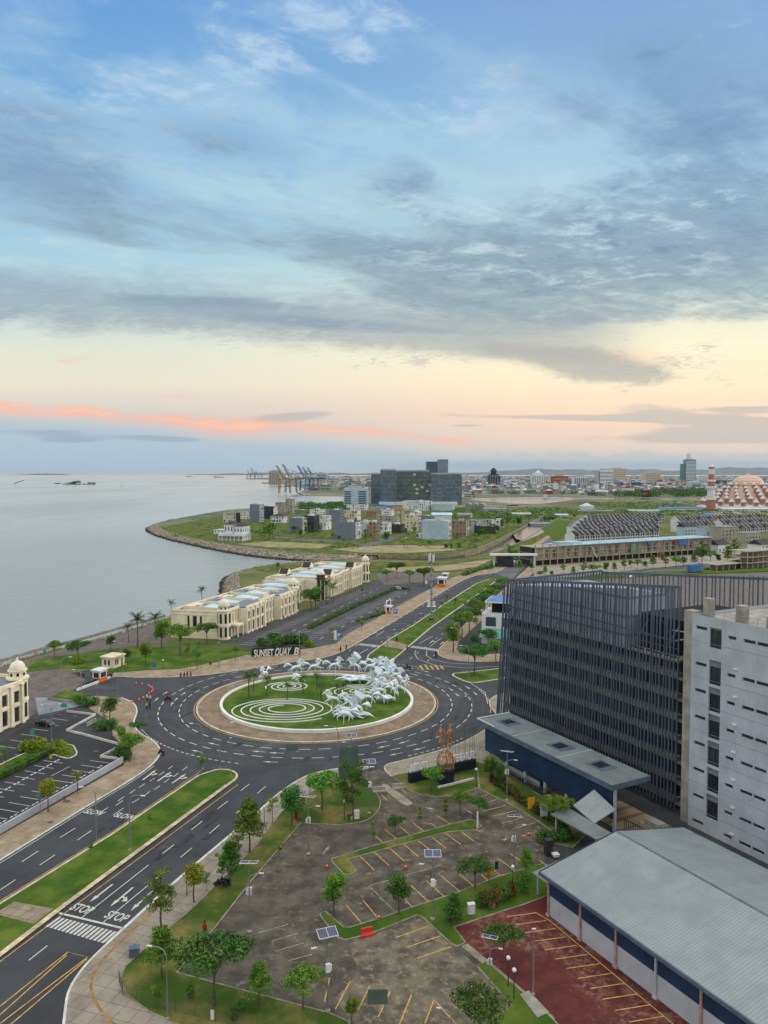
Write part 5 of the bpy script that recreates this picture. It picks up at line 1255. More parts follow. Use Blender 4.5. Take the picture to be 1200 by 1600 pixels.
V = [
 (348, 369, 817, 801, 'dark', 'dark', 'flat', 12, 'beige box house with dark front behind the white mansion', 'beige'),
 (371, 389, 811, 800, 'white', 'grey', 'flat', 10, 'low white house between white mansion and grey slab house', 'white'),
 (390, 406, 816, 788, 'pale grey', 'grey', 'flat', 12, 'tall slim grey slab house near the point', 'blue grey'),
 (408, 428, 811, 791, 'white', 'dark', 'flat', 12, 'dark fronted flat house right of the grey slab house', 'dark'),
 (422, 444, 817, 803, 'white', 'dark', 'hip', 12, 'white cottage with dark hipped roof beside open grass', 'white'),
 (430, 446, 799, 785, 'pale grey', 'grey', 'flat', 12, 'grey half-built house nearest the port water', 'concrete'),
 (446, 457, 802, 779, 'concrete', 'grey', 'flat', 10, 'slim unfinished concrete tower house by the port water', 'concrete'),
 (451, 473, 833, 809, 'beige', 'white', 'flat', 16, 'large house with blank blue-grey wall and beige panels', 'blue grey'),
 (475, 491, 832, 806, 'dark', 'dark', 'flat', 14, 'dark modern house with beige upright panels', 'dark'),
 (494, 510, 828, 806, 'white', 'grey', 'flat', 14, 'white modern house with long balconies', 'white'),
 (514, 532, 815, 797, 'blue grey', 'grey', 'flat', 14, 'plain blue-grey box house in the second line', 'blue grey'),
 (533, 558, 813, 798, 'white', 'dark', 'flat', 14, 'pale house with a strip of blue windows', 'cream'),
 (522, 556, 842, 816, 'white', 'brown', 'flat', 16, 'wide house with big blank blue-grey wall and brown roof', 'blue grey'),
 (562, 573, 839, 814, 'white', 'grey', 'flat', 12, 'narrow white town house right of the big blank wall', 'white'),
 (576, 588, 840, 816, 'brown', 'brown', 'flat', 12, 'timber scaffolded brown house under construction', 'brown'),
 (592, 606, 835, 817, 'white', 'white', 'flat', 12, 'small white house beside the timber scaffold', 'white'),
 (609, 627, 833, 819, 'dark', 'dark', 'flat', 12, 'low black house with one bright window', 'dark'),
 (588, 620, 818, 806, 'concrete', 'grey', 'flat', 12, 'grey netted house shell behind the black house', 'concrete'),
 (628, 652, 830, 805, 'concrete', 'grey', 'flat', 14, 'unfinished pale concrete house shell', 'cream'),
 (656, 674, 826, 806, 'blue grey', 'grey', 'flat', 14, 'grey house left behind the pale blue box', 'blue grey'),
 (659, 699, 843, 813, 'white', 'white', 'flat', 14, 'big pale blue windowless box house by the lawn', 'pale blue'),
 (650, 658, 841, 834, 'white', 'white', 'flat', 6, 'tiny white annex left of the pale blue box', 'white'),
 (706, 728, 838, 814, 'concrete', 'rust', 'flat', 12, 'brown column frame house right of the pale blue box', 'brown'),
 (731, 746, 833, 813, 'pale grey', 'grey', 'flat', 12, 'pale grey house next to the brown column frame', 'pale grey'),
 (742, 771, 834, 822, 'dark', 'dark', 'flat', 12, 'long low dark blue-grey block by the canal trees', 'dark'),
 (750, 768, 822, 812, 'white', 'grey', 'flat', 10, 'white row of flats behind the low dark block', 'pale grey'),
 (769, 786, 824, 813, 'white', 'white', 'flat', 10, 'white house at the canal end of the peninsula', 'white'),
 (541, 572, 797, 789, 'white', 'white', 'flat', 12, 'long low white shed under the white slot block', 'white'),
 (629, 668, 798, 783, 'white', 'white', 'flat', 26, 'white terminal building in front of the glass offices', 'white'),
 (672, 706, 798, 789, 'pale blue', 'white', 'flat', 18, 'long pale blue hall in front of the glass offices', 'pale blue'),
 (578, 606, 796, 788, 'blue', 'blue', 'gable', 22, 'low shed with bright blue roof beneath the glass offices', 'pale grey'),
 (572, 588, 808, 798, 'brown', 'brown', 'hip', 12, 'brown hipped house in the second line', 'brown'),
 (596, 612, 806, 796, 'white', 'grey', 'flat', 12, 'small white flat house in the rear line', 'white'),
 (614, 628, 803, 795, 'beige', 'rust', 'gable', 12, 'small beige house with rusty gable roof', 'beige'),
 (640, 655, 805, 798, 'white', 'white', 'gable', 12, 'little white gabled house behind the beige shell', 'white'),
 (460, 476, 803, 797, 'green', 'grey', 'flat', 16, 'low greenish house near the port trees', 'green'),
 (484, 502, 803, 796, 'white', 'white', 'flat', 16, 'low white house near the port trees', 'white'),
 (715, 735, 808, 803, 'white', 'grey', 'gable', 16, 'low grey shed with gable roof beside the scrub', 'pale grey'),
]
for i, (a, b_, yb, yt, c_, r_, k_, d_, lab, sd_) in enumerate(V): villa(a, b_, yb, yt, c_, r_, k_, d_, lab, i * 7 + 3, sd_, win=not (sd_ in ('blue grey', 'pale blue')))
# big white mansion on the point
p = G(357, 845); root = thing('mansion', 'big white stepped mansion with dark hipped roofs above the boulders', 'house', p, rzE)
W_ = HC['white']
def block(x0, y0, x1, y1, z0, z1, roof=None):
    b = MB(); n = max(2, int((x1 - x0) / 3)); hs = [((k + .5) * (x1 - x0) / n - .6, (z1 - z0) * .3, (k + .5) * (x1 - x0) / n + .6, (z1 - z0) * .75) for k in range(n)]
    m = max(2, int((y1 - y0) / 3)); hf = [((k + .5) * (y1 - y0) / m - .6, (z1 - z0) * .3, (k + .5) * (y1 - y0) / m + .6, (z1 - z0) * .75) for k in range(m)]
    b.wall((x0, y0, z0), (1, 0, 0), x1 - x0, z1 - z0, hs, .3, N=(0, -1, 0)); b.wall((x0, y1, z0), (0, -1, 0), y1 - y0, z1 - z0, hf, .3, N=(-1, 0, 0))
    b.quad((x1, y0, z0), (x1, y1, z0), (x1, y1, z1), (x1, y0, z1)); b.quad((x1, y1, z0), (x0, y1, z0), (x0, y1, z1), (x1, y1, z1)); b.quad((x0, y0, z1), (x1, y0, z1), (x1, y1, z1), (x0, y1, z1))
    wn = b.build('wall', W_, root)
    for q in hs: g = MB(); g.box(x0 + q[0], y0 + .22, z0 + q[1], x0 + q[2], y0 + .27, z0 + q[3]); g.build('window', m_glassd, root)
    for q in hf: g = MB(); g.box(x0 + .22, y1 - q[2], z0 + q[1], x0 + .27, y1 - q[0], z0 + q[3]); g.build('window', m_glassd, root)
    g = MB(); g.box(x0 - .4, y0 - .4, z1 - .25, x1 + .1, y0 - .01, z1 + .35); g.box(x0 - .4, y0 - .01, z1 - .25, x0 - .01, y1 + .3, z1 + .35); g.build('cornice', W_, root)
    if roof: g = MB(); g.hip(x0, y0, x1, y1, z1 + .36, z1 + 3.2, .5); g.build('roof', RC['dark'], root)
block(0, -14, 16, 10, 0, 6); block(2, 6, 14, 16, 6.01, 9.5); block(3, -3, 15, 6, 6.01, 14, True); block(2, -13, 16, -4, 6.01, 12.5, True)
for k in range(7): g = MB(); g.box(-3.2, -16 + k * 4, 0, -2.6, -15.4 + k * 4, 4.4); g.build('column', W_, root)
g = MB(); g.box(-3.4, -16.2, 4.42, -.45, 9, 5.2); g.build('colonnade_beam', W_, root)
# ---- glass offices
def gridglass(name, c1, c2, px_, pz_, lit=.0):
    def ex(t, v, cc, pos):
        x, y, z = sep(t, v); u = (x + y) / px_; w = z / pz_
        wn = nn(t, 'ShaderNodeTexWhiteNoise', noise_dimensions='2D'); t.links.new(comb(t, u.m('FLOOR'), w.m('FLOOR')).s, wn.inputs[0]); r = NX(t, wn.outputs[0])
        cc = mixc(t, r, s2l(c1), s2l(c2)); ln = u.m('FRACT').m('LESS_THAN', .10).m('MAXIMUM', w.m('FRACT').m('LESS_THAN', .16))
        cc = mixc(t, ln * .7, cc, s2l(tuple(v * .6 for v in c1)))
        return mixc(t, r.m('GREATER_THAN', 1 - lit), cc, s2l((196, 190, 140))) if lit else cc
    return mat(name, c1, .15, .0, 1, spec=.8, extra=ex)
mg1 = gridglass('glass_curtain_blue', (62, 84, 96), (96, 122, 138), 4, 4.0); mg2 = gridglass('glass_curtain_green', (46, 66, 66), (84, 106, 104), 5, 4.0, .03)
OB = G(592, 789); root = thing('glass_office_complex', 'broad blue-green glass office complex with rear tower', 'office block', OB, 0)
s_ = OB.y / 1200
for nm, x0, x1, y0, y1, top, m_ in (('north_wing', 579, 594, 60, 100, 741, mg1), ('west_wing', 594, 620, 0, 40, 735, mg1), ('centre_wing', 620, 673, 14, 54, 736.5, mg2), ('east_wing', 673, 722, 6, 60, 741, mg1)):
    hh = H - (top - 740) * s_; b = MB(); b.box((x0 - 592) * s_, y0, 0, (x1 - 592) * s_, y1, hh); wg = b.build(nm, m_, root)
    for k in range(1, int(hh / 8)): b = MB(); b.box((x0 - 592) * s_ + .1, y0 - .35, k * 8, (x1 - 592) * s_ + .4, y0 - .003, k * 8 + .5); b.build('floor_band', m_bluegrey, wg)
    b = MB(); b.box((x0 - 591) * s_, y0 + 6, hh, (x1 - 594) * s_, y1 - 6, hh + 3); b.build('roof_plant', HC['pale grey'], wg)
b = MB(); b.box(94, 60, 0, 136, 100, 84); tw = b.build('rear_tower', mat('tower_glass', (40, 62, 92), .15, .1, .1, spec=.8), root); b = MB(); b.box(116, 56, 40, 137, 59.9, 88); b.build('tower_fin', HC['blue grey'], tw)
b = MB(); b.box(0, -6, 0, 150, 14, 6); b.build('podium', HC['white'], root)
def cityblock(name, px0, px1, yb, yt, col, lab, top=None, cat='building', bands=0, bcol='dark', depth=None, vert=False):
    """larger building of the skyline with window bands"""
    p = G((px0 + px1) / 2, yb); s = p.y / 1200; w = (px1 - px0) * s; h = H - (yt - 740) * s; depth = depth or w * .7
    root = thing(name, lab, cat, p, 0); b = MB(); b.box(-w / 2, 0, 0, w / 2, depth, h); b.build('wall', HC[col] if isinstance(col, str) else col, root)
    if bands:
        if vert:
            for k in range(bands): x = -w / 2 + (k + .5) * w / bands; b = MB(); b.box(x - w / bands * .28, -.8, h * .08, x + w / bands * .28, -.01, h * .92); b.build('window_strip', HC[bcol], root)
        else:
            for k in range(bands): z = h * (.06 + .88 * (k + .25) / bands); b = MB(); b.box(-w * .46, -.8, z, w * .46, -.01, z + h * .4 / bands); b.build('window_band', HC[bcol], root)
            b = MB(); b.box(w / 2 + .01, depth * .1, h * .1, w / 2 + .6, depth * .9, h * .93); b.build('side_windows', HC['blue grey'], root)
    b = MB(); b.box(-w * .3, depth * .3, h, w * .25, depth * .8, h + min(6, h * .12)); b.build('roof_plant', HC['pale grey'], root)
    return root, w, h, depth
r_, w, h, d = cityblock('slot_window_block', 537, 575, 793, 763, 'pale blue', 'white office block with dark window slots left of the glass offices', bands=0, cat='office block')
for k in range(7):
    for x0, x1 in ((-w * .46, -w * .2), (w * .1, w * .42)):
        z = 3 + k * (h - 6) / 7; b = MB(); b.box(x0, -.6, z, x1, -.01, z + 1.8); b.build('window_band', HC['dark'], r_)
r_, w, h, d = cityblock('hotel_tower', 762, 782, 760, 743, 'blue grey', 'dark city tower with stepped pagoda roof', bands=5, vert=True, bcol='dark')
b = MB(); b.hip(-w * .42, d * .1, w * .42, d * .9, h, h + 12, 3); b.box(-w * .2, d * .3, h + 8, w * .2, d * .7, h + 20); b.hip(-w * .25, d * .25, w * .25, d * .75, h + 20, h + 36, 2); b.build('stepped_roof', RC['dark'], r_)
r_, w, h, d = cityblock('white_tower', 831, 853, 761, 742, 'white', 'white city tower with stepped top and thin mast', bands=6, vert=True, bcol='pale grey')
b = MB(); b.box(-w * .32, d * .2, h, w * .32, d * .8, h + 9); b.hip(-w * .2, d * .3, w * .2, d * .7, h + 9, h + 20, 0); b.tube([(0, d / 2, h + 18), (0, d / 2, h + 36)], .8, 4); b.build('crown', HC['white'], r_)
cityblock('red_building', 864, 888, 759, 744, 'red', 'long red building in the middle of the skyline', bands=2, bcol='brown')
cityblock('striped_building', 897, 920, 766, 745, 'white', 'white building striped with grey panels', bands=7, vert=True, bcol='blue grey')
cityblock('teal_building', 888, 897, 759, 749, 'teal', 'small teal block between the red and striped buildings')
cityblock('bank_tower', 936, 958, 760, 734, 'white', 'broad white tower with rounded dark-banded top', bands=4, bcol='pale grey')
cityblock('bank_tower', 930, 937, 760, 737, 'pale grey', 'slim grey slab attached left of the broad white tower')
cityblock('beige_tower', 957, 978, 753, 732, 'beige', 'beige twin tower directly right of the broad white tower', bands=6, bcol='concrete', depth=80)
cityblock('grey_tower', 1007, 1032, 761, 737, 'beige', 'beige-grey slab tower with horizontal window bands, standing alone', bands=8, bcol='concrete')
r_, w, h, d = cityblock('glass_tower', 1071, 1087, 752, 718, mat('tower_glass2', (92, 120, 150), .2, .1, .01, spec=.8), 'tallest blue glass tower with a slim lift shaft on top', bands=14, bcol='white')
b = MB(); b.box(-w * .78, 10, 0, -w * .5, d, h * .80); b.build('green_wing', HC['teal'], r_); b = MB(); b.box(-w * .3, d * .2, h, -w * .02, d * .5, h + 45); b.build('lift_shaft', HC['white'], r_)
cityblock('pale_block', 1081, 1101, 764, 754, 'pale blue', 'pale blue block below the tallest glass tower', bands=3, bcol='blue grey')
cityblock('pale_block', 1092, 1104, 757, 746, 'white', 'white block right of the tallest glass tower', bands=3, vert=True, bcol='pale grey')
cityblock('yellow_block', 1059, 1080, 758, 752, 'yellow', 'low mustard block beneath the tallest glass tower')
cityblock('office_block', 1117, 1136, 760, 750, 'blue grey', 'blue-grey office slab behind the minaret', bands=4, bcol='dark')
cityblock('white_block', 1143, 1156, 764, 756, 'white', 'white block with orange roof sign near the mosque', bands=2, bcol='red')
cityblock('grey_block', 968, 1002, 763, 753, 'blue grey', 'long dark grey block between beige towers', bands=2, bcol='dark')
cityblock('kiosk_block', 1004, 1014, 777, 766, 'dark', 'dark corner shop with lit red sign by the water', bands=1, bcol='red')
for x0, x1, yb, yt, c_, lab in ((420, 438, 757.5, 736, 'concrete', 'grey concrete silo block at the port tip'), (495, 511, 754, 739, 'pale grey', 'pale silo block right of the blue cranes'), (430, 446, 753, 738, 'beige', 'smaller beige silo block right behind the grey silos')):
    r_, w, h, d = cityblock('silo_block', x0, x1, yb, yt, c_, lab)
    for k in range(6): g = MB(); g.lathe([(w / 13, 0), (w / 13, h * .92), (w / 20, h * .96)], 10, -w / 2 + (k + .5) * w / 6, -w / 16); g.build('silo', HC[c_], r_)
# ---- port cranes
def crane(px, yb, yt, col, lab, lean=-.28, sc=1.0):
    p = G(px, yb); s = p.y / 1200; h = H - (yt - 740) * s; root = thing('port_crane', lab, 'crane', p, 0, 'port cranes'); t = h * .030
    g = MB(); m_ = HC[col]; w = h * .20
    for x in (-w, w):
        for y in (0, w * 1.6): g.beam((x, y, 0), (x * .8, y, h * .52), t)
        g.beam((x, 0, h * .22), (x, w * 1.6, h * .22), t * .8)
    g.beam((-w, 0, h * .24), (w, 0, h * .24), t); g.beam((-w, 0, h * .5), (w, 0, h * .5), t); g.beam((-w, 0, .3 * h), (w, 0, .5 * h), t * .5); g.build('portal_frame', m_, root)
    g = MB(); g.beam((-w * .2, w, h * .5), (lean * h, -w * .2, h), t * .9); g.beam((w * .2, w, h * .5), (lean * h + w * .3, -w * .2, h * .98), t * .5)
    for k in range(7): a = Vector((-w * .2, w, h * .5)).lerp(Vector((lean * h, -w * .2, h)), k / 7); c = Vector((w * .2, w, h * .5)).lerp(Vector((lean * h + w * .3, -w * .2, h * .98)), (k + 1) / 7); g.beam(a, c, t * .35)
    g.build('boom', m_, root)
    g = MB(); g.beam((0, w, h * .5), (w * .3, w, h * .78), t * .8); g.beam((w * .3, w, h * .78), (w * 3.2, w, h * .52), t * .4); g.beam((w * .3, w, h * .78), (lean * h * .7, 0, h * .84), t * .3); g.beam((-w, w, h * .5), (w * 3.4, w, h * .5), t * 1.1); g.build('rear_arm', m_, root)
    g = MB(); g.box(w * .6, w * .5, h * .52, w * 1.6, w * 1.4, h * .60); g.build('machine_house', HC['pale grey'], root)
for a in ((444, 771, 727, 'brown', 'orange crane, leftmost of the tall port cranes'), (454, 770, 725, 'blue grey', 'slate blue crane beside the orange port crane'), (476, 767, 727, 'blue', 'tall blue crane, first of the port trio'), (483, 766, 730, 'green', 'green crane in the middle of the port trio'), (490, 766, 730, 'blue grey', 'grey crane, last of the port trio'),
          (388, 748, 734, 'blue grey', 'hazy crane at the seaward end of the far quay'), (394, 748, 731, 'blue grey', 'hazy tall crane on the far quay, second from the sea'), (401, 748, 735, 'blue grey', 'hazy crane on the far quay, third from the sea'), (408, 748, 737, 'blue grey', 'hazy small crane on the far quay, nearest the silos')): crane(*a, lean=-.28 if a[0] > 420 else -.1)
def ship(px, py, L, col, lab, name='ship', zs=SEA):
    p = G(px, py, zs); root = thing(name, lab, 'ship', p, 0)
    g = MB(); n = L; g.prism([(-n / 2, 0), (-n * .42, -n * .07), (n * .4, -n * .07), (n / 2, 0), (n * .4, n * .07), (-n * .42, n * .07)], -1, n * .07); g.build('hull', HC[col], root)
    g = MB(); g.box(-n * .4, -n * .05, n * .07, -n * .2, n * .05, n * .2); g.box(-n * .37, -n * .04, n * .2, -n * .25, n * .04, n * .25); g.build('bridge_house', HC['white'], root)
    g = MB(); g.tube([(n * .15, 0, n * .07), (n * .15, 0, n * .22)], n * .006, 5); g.tube([(-n * .3, 0, n * .25), (-n * .3, 0, n * .32)], n * .005, 5); g.build('mast', HC['pale grey'], root)
ship(455, 775, 14, 'white', 'small white boat moored at the quay corner'); ship(463, 775.5, 26, 'red', 'red hulled ship moored at the quay corner'); ship(487, 774.5, 24, 'white', 'white boat moored by the brown quay')
ship(342, 746, 160, 'dark', 'dark ship on the horizon left of the port'); ship(295, 745.2, 120, 'dark', 'tiny grey ship farthest out on the horizon'); ship(801, 790, 22, 'dark', 'dark boat on the lagoon', 'boat', .25); ship(860, 779, 40, 'white', 'white ferry moored at the far lagoon bank', 'ferry', .25)
root = thing('islet', 'small wooded islet out in the bay', 'islet', G(123, 757, SEA), 0)
g = MB(); rng = random.Random(5)
for k in range(60): boulder(g, Vector((rng.uniform(-85, 85), rng.uniform(-20, 30), rng.uniform(-1, 2))), rng.uniform(3, 7))
g.build('rocks', HC['dark'], root)
g = MB()
for k in range(20): x = rng.gauss(0, 34); leaves(g, (x, rng.uniform(-8, 18), 6 + 10 * math.exp(-(x / 40) ** 2)), (13, 10, 7), 60, 2.2, rng)
g.build('foliage', m_leafd, root)
for px, py, hh, lab in ((190, 761, 16, 'thin black beacon post standing in the bay'), (24, 759, 14, 'leaning framed beacon at the far left of the bay'), (90, 757, 7, 'low platform on stilts left of the islet')):
    root = thing('sea_beacon', lab, 'beacon', G(px, py, SEA), 0); g = MB(); g.tube([(0, 0, -1), (0, 0, hh)], .9, 6); g.build('post', HC['dark'], root)
    if px == 24: g = MB(); g.beam((-5, 0, hh * .9), (42, 6, hh * 2.0), 3.0); g.build('leaning_arm', HC['dark'], root)
    if px == 90: g = MB(); g.box(-16, -4, 4, 16, 4, 9); g.build('deck', HC['dark'], root)
# ---- mosque
mt_ = HC['white']; m_terra = mat('terracotta', (168, 116, 100), .8, .08, .2); m_orange = mat('dome_orange', (196, 132, 96), .6, .05, .05, extra=stripes(2, 2.6, 1.5, (216, 206, 196), .85))
MP = G(1199, 797) + Vector((0, 70, 0)); root = thing('mosque', 'large mosque with orange striped dome above tiers of small white domes', 'mosque', MP, 0)
g = MB(); g.lathe([(82, 0), (82, 3), (76, 3.2), (76, 6), (70, 6), (64, 9)], 32); g.build('terrace', mt_, root)
g = MB(); g.lathe([(62, 6), (50, 18), (36, 30), (25, 40), (24, 41)], 32); g.build('stepped_body', mat('mosque_stone', (184, 160, 148), .8, .06, .1), root)
g = MB(); g.lathe([(26, 38)] + [(26 * cos(a), 41 + 17 * sin(a)) for a in [R(k * 10) for k in range(9)]] + [(.6, 59), (.4, 66)], 32); g.build('dome', m_orange, root, smooth=True)
sd0 = None
for k in range(6):
    rr = 72 - k * 8.6; z0 = 4 + k * 6.2; n = int(24 - k * 2.2)
    for j in range(n):
        a = 2 * pi * (j + .5 * (k % 2)) / n
        if sin(a) > .55: continue
        if sd0 is None:
            g = MB(); g.lathe([(4.2, 0), (4.2, 9), (4.6, 9.2)], 8); sm = g.mesh('pavilion', m_terra); g = MB(); g.lathe([(5.0, 9.2), (4.6, 10.6), (3.0, 12.6), (1.0, 14.4), (.2, 16.5)], 8); sd0 = g.mesh('small_dome', mt_)
        o_ = link('pavilion', sm, root, (rr * cos(a), rr * sin(a), z0), 0, .92 - .05 * k); link('small_dome', sd0, o_)
root = thing('minaret', 'tall terracotta and white minaret beside the mosque', 'minaret', G(1110.5, 797), 0)
for nm, r0, z0, z1, m_ in (('base', 7, 0, 17, m_terra), ('white_gallery', 8.2, 17, 19.5, mt_), ('white_shaft', 6.2, 19.5, 36, mt_), ('white_gallery', 8.0, 36, 39, mt_), ('terracotta_shaft', 5.4, 39, 47, m_terra), ('white_gallery', 6.6, 47, 50, mt_), ('terracotta_shaft', 4.6, 50, 59, m_terra), ('white_lantern', 4.4, 59, 68, mt_), ('cap', 5, 68, 71, m_terra)):
    g = MB(); g.lathe([(r0, z0), (r0 * .97, z1)], 8); g.build(nm, m_, root)
g = MB(); g.lathe([(3.5, 71), (2.5, 73.5), (.3, 76)], 8); g.build('finial', mt_, root)
# ---- long shell of shop houses under construction
RZ2 = ang(G2); root = thing('unfinished_shophouses', 'long unfinished concrete shophouse row wrapped in grey scaffold netting', 'building site', G(836, 885), RZ2)
L_ = 166.0; m_net = mat('scaffold_net', (160, 150, 134), .9, .12, .2, col2=(122, 114, 102), extra=stripes(0, 2.2, .22, (78, 72, 64), .6)); m_shell = HC['concrete']
g = MB(); g.box(0, 3, .1, L_, 16, 12); g.build('core', mat('shell_dark', (62, 60, 56), .9, .1, .3), root)
for z in (4.2, 8.3, 12.3): g = MB(); g.box(-.3, -.4, z - .4, L_, 16.2, z); g.build('floor_slab', m_shell, root)
for k in range(28):
    x = k * L_ / 27 - .1; g = MB(); g.box(x, -.3, 0, x + .5, .3, 13.0 if k > 3 else 14.0 + (k % 2)); g.build('column', m_shell, root)
for k in range(27):
    x = k * L_ / 27 + .5; w = L_ / 27 - .7; g = MB(); g.wall((x, .1, 4.25), (1, 0, 0), w, 7.6, [(w * .3, 1, w * .7, 6.0)] if k % 3 else [], .3, N=(0, -1, 0)); g.box(x + .1, 1.0, 4.3, x + w - .1, 1.1, 11.8)
    g.build('net_panel', m_net, root)
g = MB(); g.box(22, -1.4, 12.4, L_ + 1, 17, 12.75); g.prism([(24, 4), (34, 2), (44, 4), (44, 12), (24, 12)], 12.76, 14.2); g.build('pale_roof', mat('pale_sheet', (156, 182, 198), .5, .06, .1), root)
for x, w, z0, z1, c_ in ((84, 5, 5.5, 11, 'green'), (100, 4, 9.5, 12, 'blue'), (131, 9, 8, 12.2, 'blue'), (127, 3, 9, 12, 'red'), (112, 4, .6, 3.6, 'red'), (-4.5, 3, 2, 6, 'teal')): g = MB(); g.box(x, -.9, z0, x + w, -.6, z1); g.build('tarpaulin', HC[c_], root)
g = MB(); g.beam((52, -1.5, 3), (47, -1.2, 11), .4); g.build('site_chute', HC['white'], root)
# ---- rows of dark roofed town houses
def rowunit(v):
    def f():
        r = thing('row_house', 'x', 'row house', group='dark roofed row houses'); b = MB(); w = 6.0; dp = 11
        b.wall((0, 0, 0), (1, 0, 0), w, 6.4, [(.5, .4, 2.6, 2.7), (3.2, .4, 5.5, 2.7), (.8, 3.7, 2.8, 5.8), (3.3, 3.7, 5.4, 5.8)], .3, N=(0, -1, 0)); b.box(0, dp - .2, 0, w, dp, 6.4); b.quad((0, 0, 0), (0, 0, 6.4), (0, dp - .2, 6.4), (0, dp - .2, 0)); b.build('wall', HC['white'], r)
        b = MB(); b.box(.1, .31, .1, w - .1, .4, 6.2); b.build('window_glass', m_glassd, r)
        b = MB(); b.gable(.16, -.5, w - .16, dp + .4, 6.4, 10.6, 'x'); b.build('roof', RC['dark'], r)
        b = MB(); z = .55; b.add([(x_, y_, z_) for x_ in (-.12, .14) for y_, z_ in ((-.8, 0), (-.8, 6.4 + z - .3), (dp / 2, 10.6 + z), (dp + .6, 6.4 + z - .3), (dp + .6, 0))], [(0, 1, 2, 3, 4), (9, 8, 7, 6, 5), (0, 5, 6, 1), (1, 6, 7, 2), (2, 7, 8, 3), (3, 8, 9, 4)]); b.build('party_wall', HC['white'], r)
        if v: b = MB(); b.gable(1.2, -1.0, 4.8, 3.0, 6.6, 9.4, 'y'); b.build('dormer', RC['dark'], r)
        return r
    return Proto(f)
RU = [rowunit(0), rowunit(1)]
nrow = 0
for (x0, y0, n, nm) in ((897, 849, 17, 'the first row behind the shell'), (899, 842, 18, 'the second row behind the shell'), (903, 835.5, 18, 'the third row behind the shell'), (908, 829.5, 19, 'the fourth row behind the shell'), (914, 824, 20, 'the fifth row behind the shell'), (920, 819, 21, 'the sixth row behind the shell'), (1062, 832, 9, 'the short row beside them'), (1060, 822, 24, 'the rearmost row by trees'), (1128, 828, 14, 'the upper row above the cottage'), (1134, 838, 13, 'the lower row above the cottage')):
    p0 = G(x0, y0)
    for k in range(n):
        RU[(k + nrow) % 3 == 0].put(p0 + G2 * 6.0 * k, RZ2, 1.0, f'white row house with dark roof, {ordw(k)} in {nm}')
    nrow += 1
for px, yb, w, dp, h, c_, rf, lab in ((1070, 838, 16, 10, 9, 'pale blue', 'gable', 'pale blue gabled house right of the dark roof rows'), (1104, 842, 14, 12, 10, 'pale blue', 'flat', 'pale blue flat house behind the long shell end'), (1128, 845, 22, 14, 12, 'concrete', 'flat', 'grey unfinished apartment shell above the cottage'),
      (1122, 864, 13, 10, 6, 'white', 'gable', 'white cottage with dark roof at the end of the long shell'), (1190, 866, 12, 12, 7, 'white', 'gable', 'white gabled house at the right edge'), (1165, 850, 20, 12, 9, 'concrete', 'flat', 'grey house shell behind the street trees'), (896, 836, 8, 10, 8, 'white', 'flat', 'white end house left of the dark roof rows')):
    p = G(px, yb); root = thing('house', lab, 'house', p, RZ2); b = MB(); n = max(2, int(w / 4)); hs = [((k + .5) * w / n - .8, 1 + f * 3.2, (k + .5) * w / n + .8, 2.7 + f * 3.2) for k in range(n) for f in range(int(h / 3.4))]
    b.wall((0, 0, 0), (1, 0, 0), w, h, hs, .3, N=(0, -1, 0)); b.quad((0, 0, 0), (0, 0, h), (0, dp, h), (0, dp, 0)); b.quad((0, dp, 0), (0, dp, h), (w, dp, h), (w, dp, 0)); b.quad((w, 0, 0), (w, dp, 0), (w, dp, h), (w, 0, h)); b.build('wall', HC[c_], root)
    b = MB(); b.box(.1, .31, .1, w - .1, .4, h - .2); b.build('window_glass', m_glassd, root)
    b = MB()
    if rf == 'gable': b.gable(0, 0, w, dp, h + .01, h + 3.5, 'x', .4)
    else: b.box(-.2, -.3, h + .01, w + .2, dp, h + .4)
    b.build('roof', RC['dark' if rf == 'gable' else 'grey'], root)
for px, yb, w, lab in ((1168, 890, 30, 'open concrete floor frame at the right edge behind the fins'), (1120, 893, 34, 'brown hoarded building plot with low slab')):
    root = thing('building_shell', lab, 'building site', G(px, yb), RZ2); nf = 3 if px > 1150 else 1
    for f in range(nf): b = MB(); b.box(0, 0, 3.6 * (f + 1), w, 14, 3.6 * (f + 1) + .5); b.build('floor_slab', HC['concrete'], root)
    for k in range(6): b = MB(); b.box(k * w / 6 + .5, .5, 0, k * w / 6 + 1, 1, 3.6 * nf); b.build('column', HC['concrete'], root)
    b = MB(); b.box(0, 5, 0, w, 5.3, 3.4 * nf); b.build('inner_wall', HC['brown'], root)
# gatehouse across the road
root = thing('gatehouse', 'long white flat gate roof spanning the road by the canal', 'gatehouse', G(795, 886), RZ2 * 0)
b = MB(); b.box(-12, -2, 7.4, 18, 4, 8.4); b.build('roof', HC['white'], root); b = MB(); b.box(-8, 0, 0, 3, 3, 7.4); b.build('glass_booth', m_glassd, root)
for x in (-10, 16): b = MB(); b.box(x, 0, 0, x + 1, 1, 7.4); b.build('post', HC['white'], root)
# canal wall
mb = MB(); ribbon(mb, [p + Vector((0, .5, 0)) for p in canL], .5, -2.2, 2.2, 0)
tag(mb.build('canal_wall', mat('canal_wall', (140, 130, 110), .9, .12, .3, world=True, extra=stripes(0, 6, .5, (92, 86, 74), .7))), 'long pale concrete canal wall curving round the peninsula', 'wall')
mb = MB(); ribbon(mb, [p + Vector((0, .4, 0)) for p in canR], .4, -2.2, .5, 0); tag(mb.build('canal_wall', MATS['canal_wall']), 'low near bank wall of the canal', 'wall')
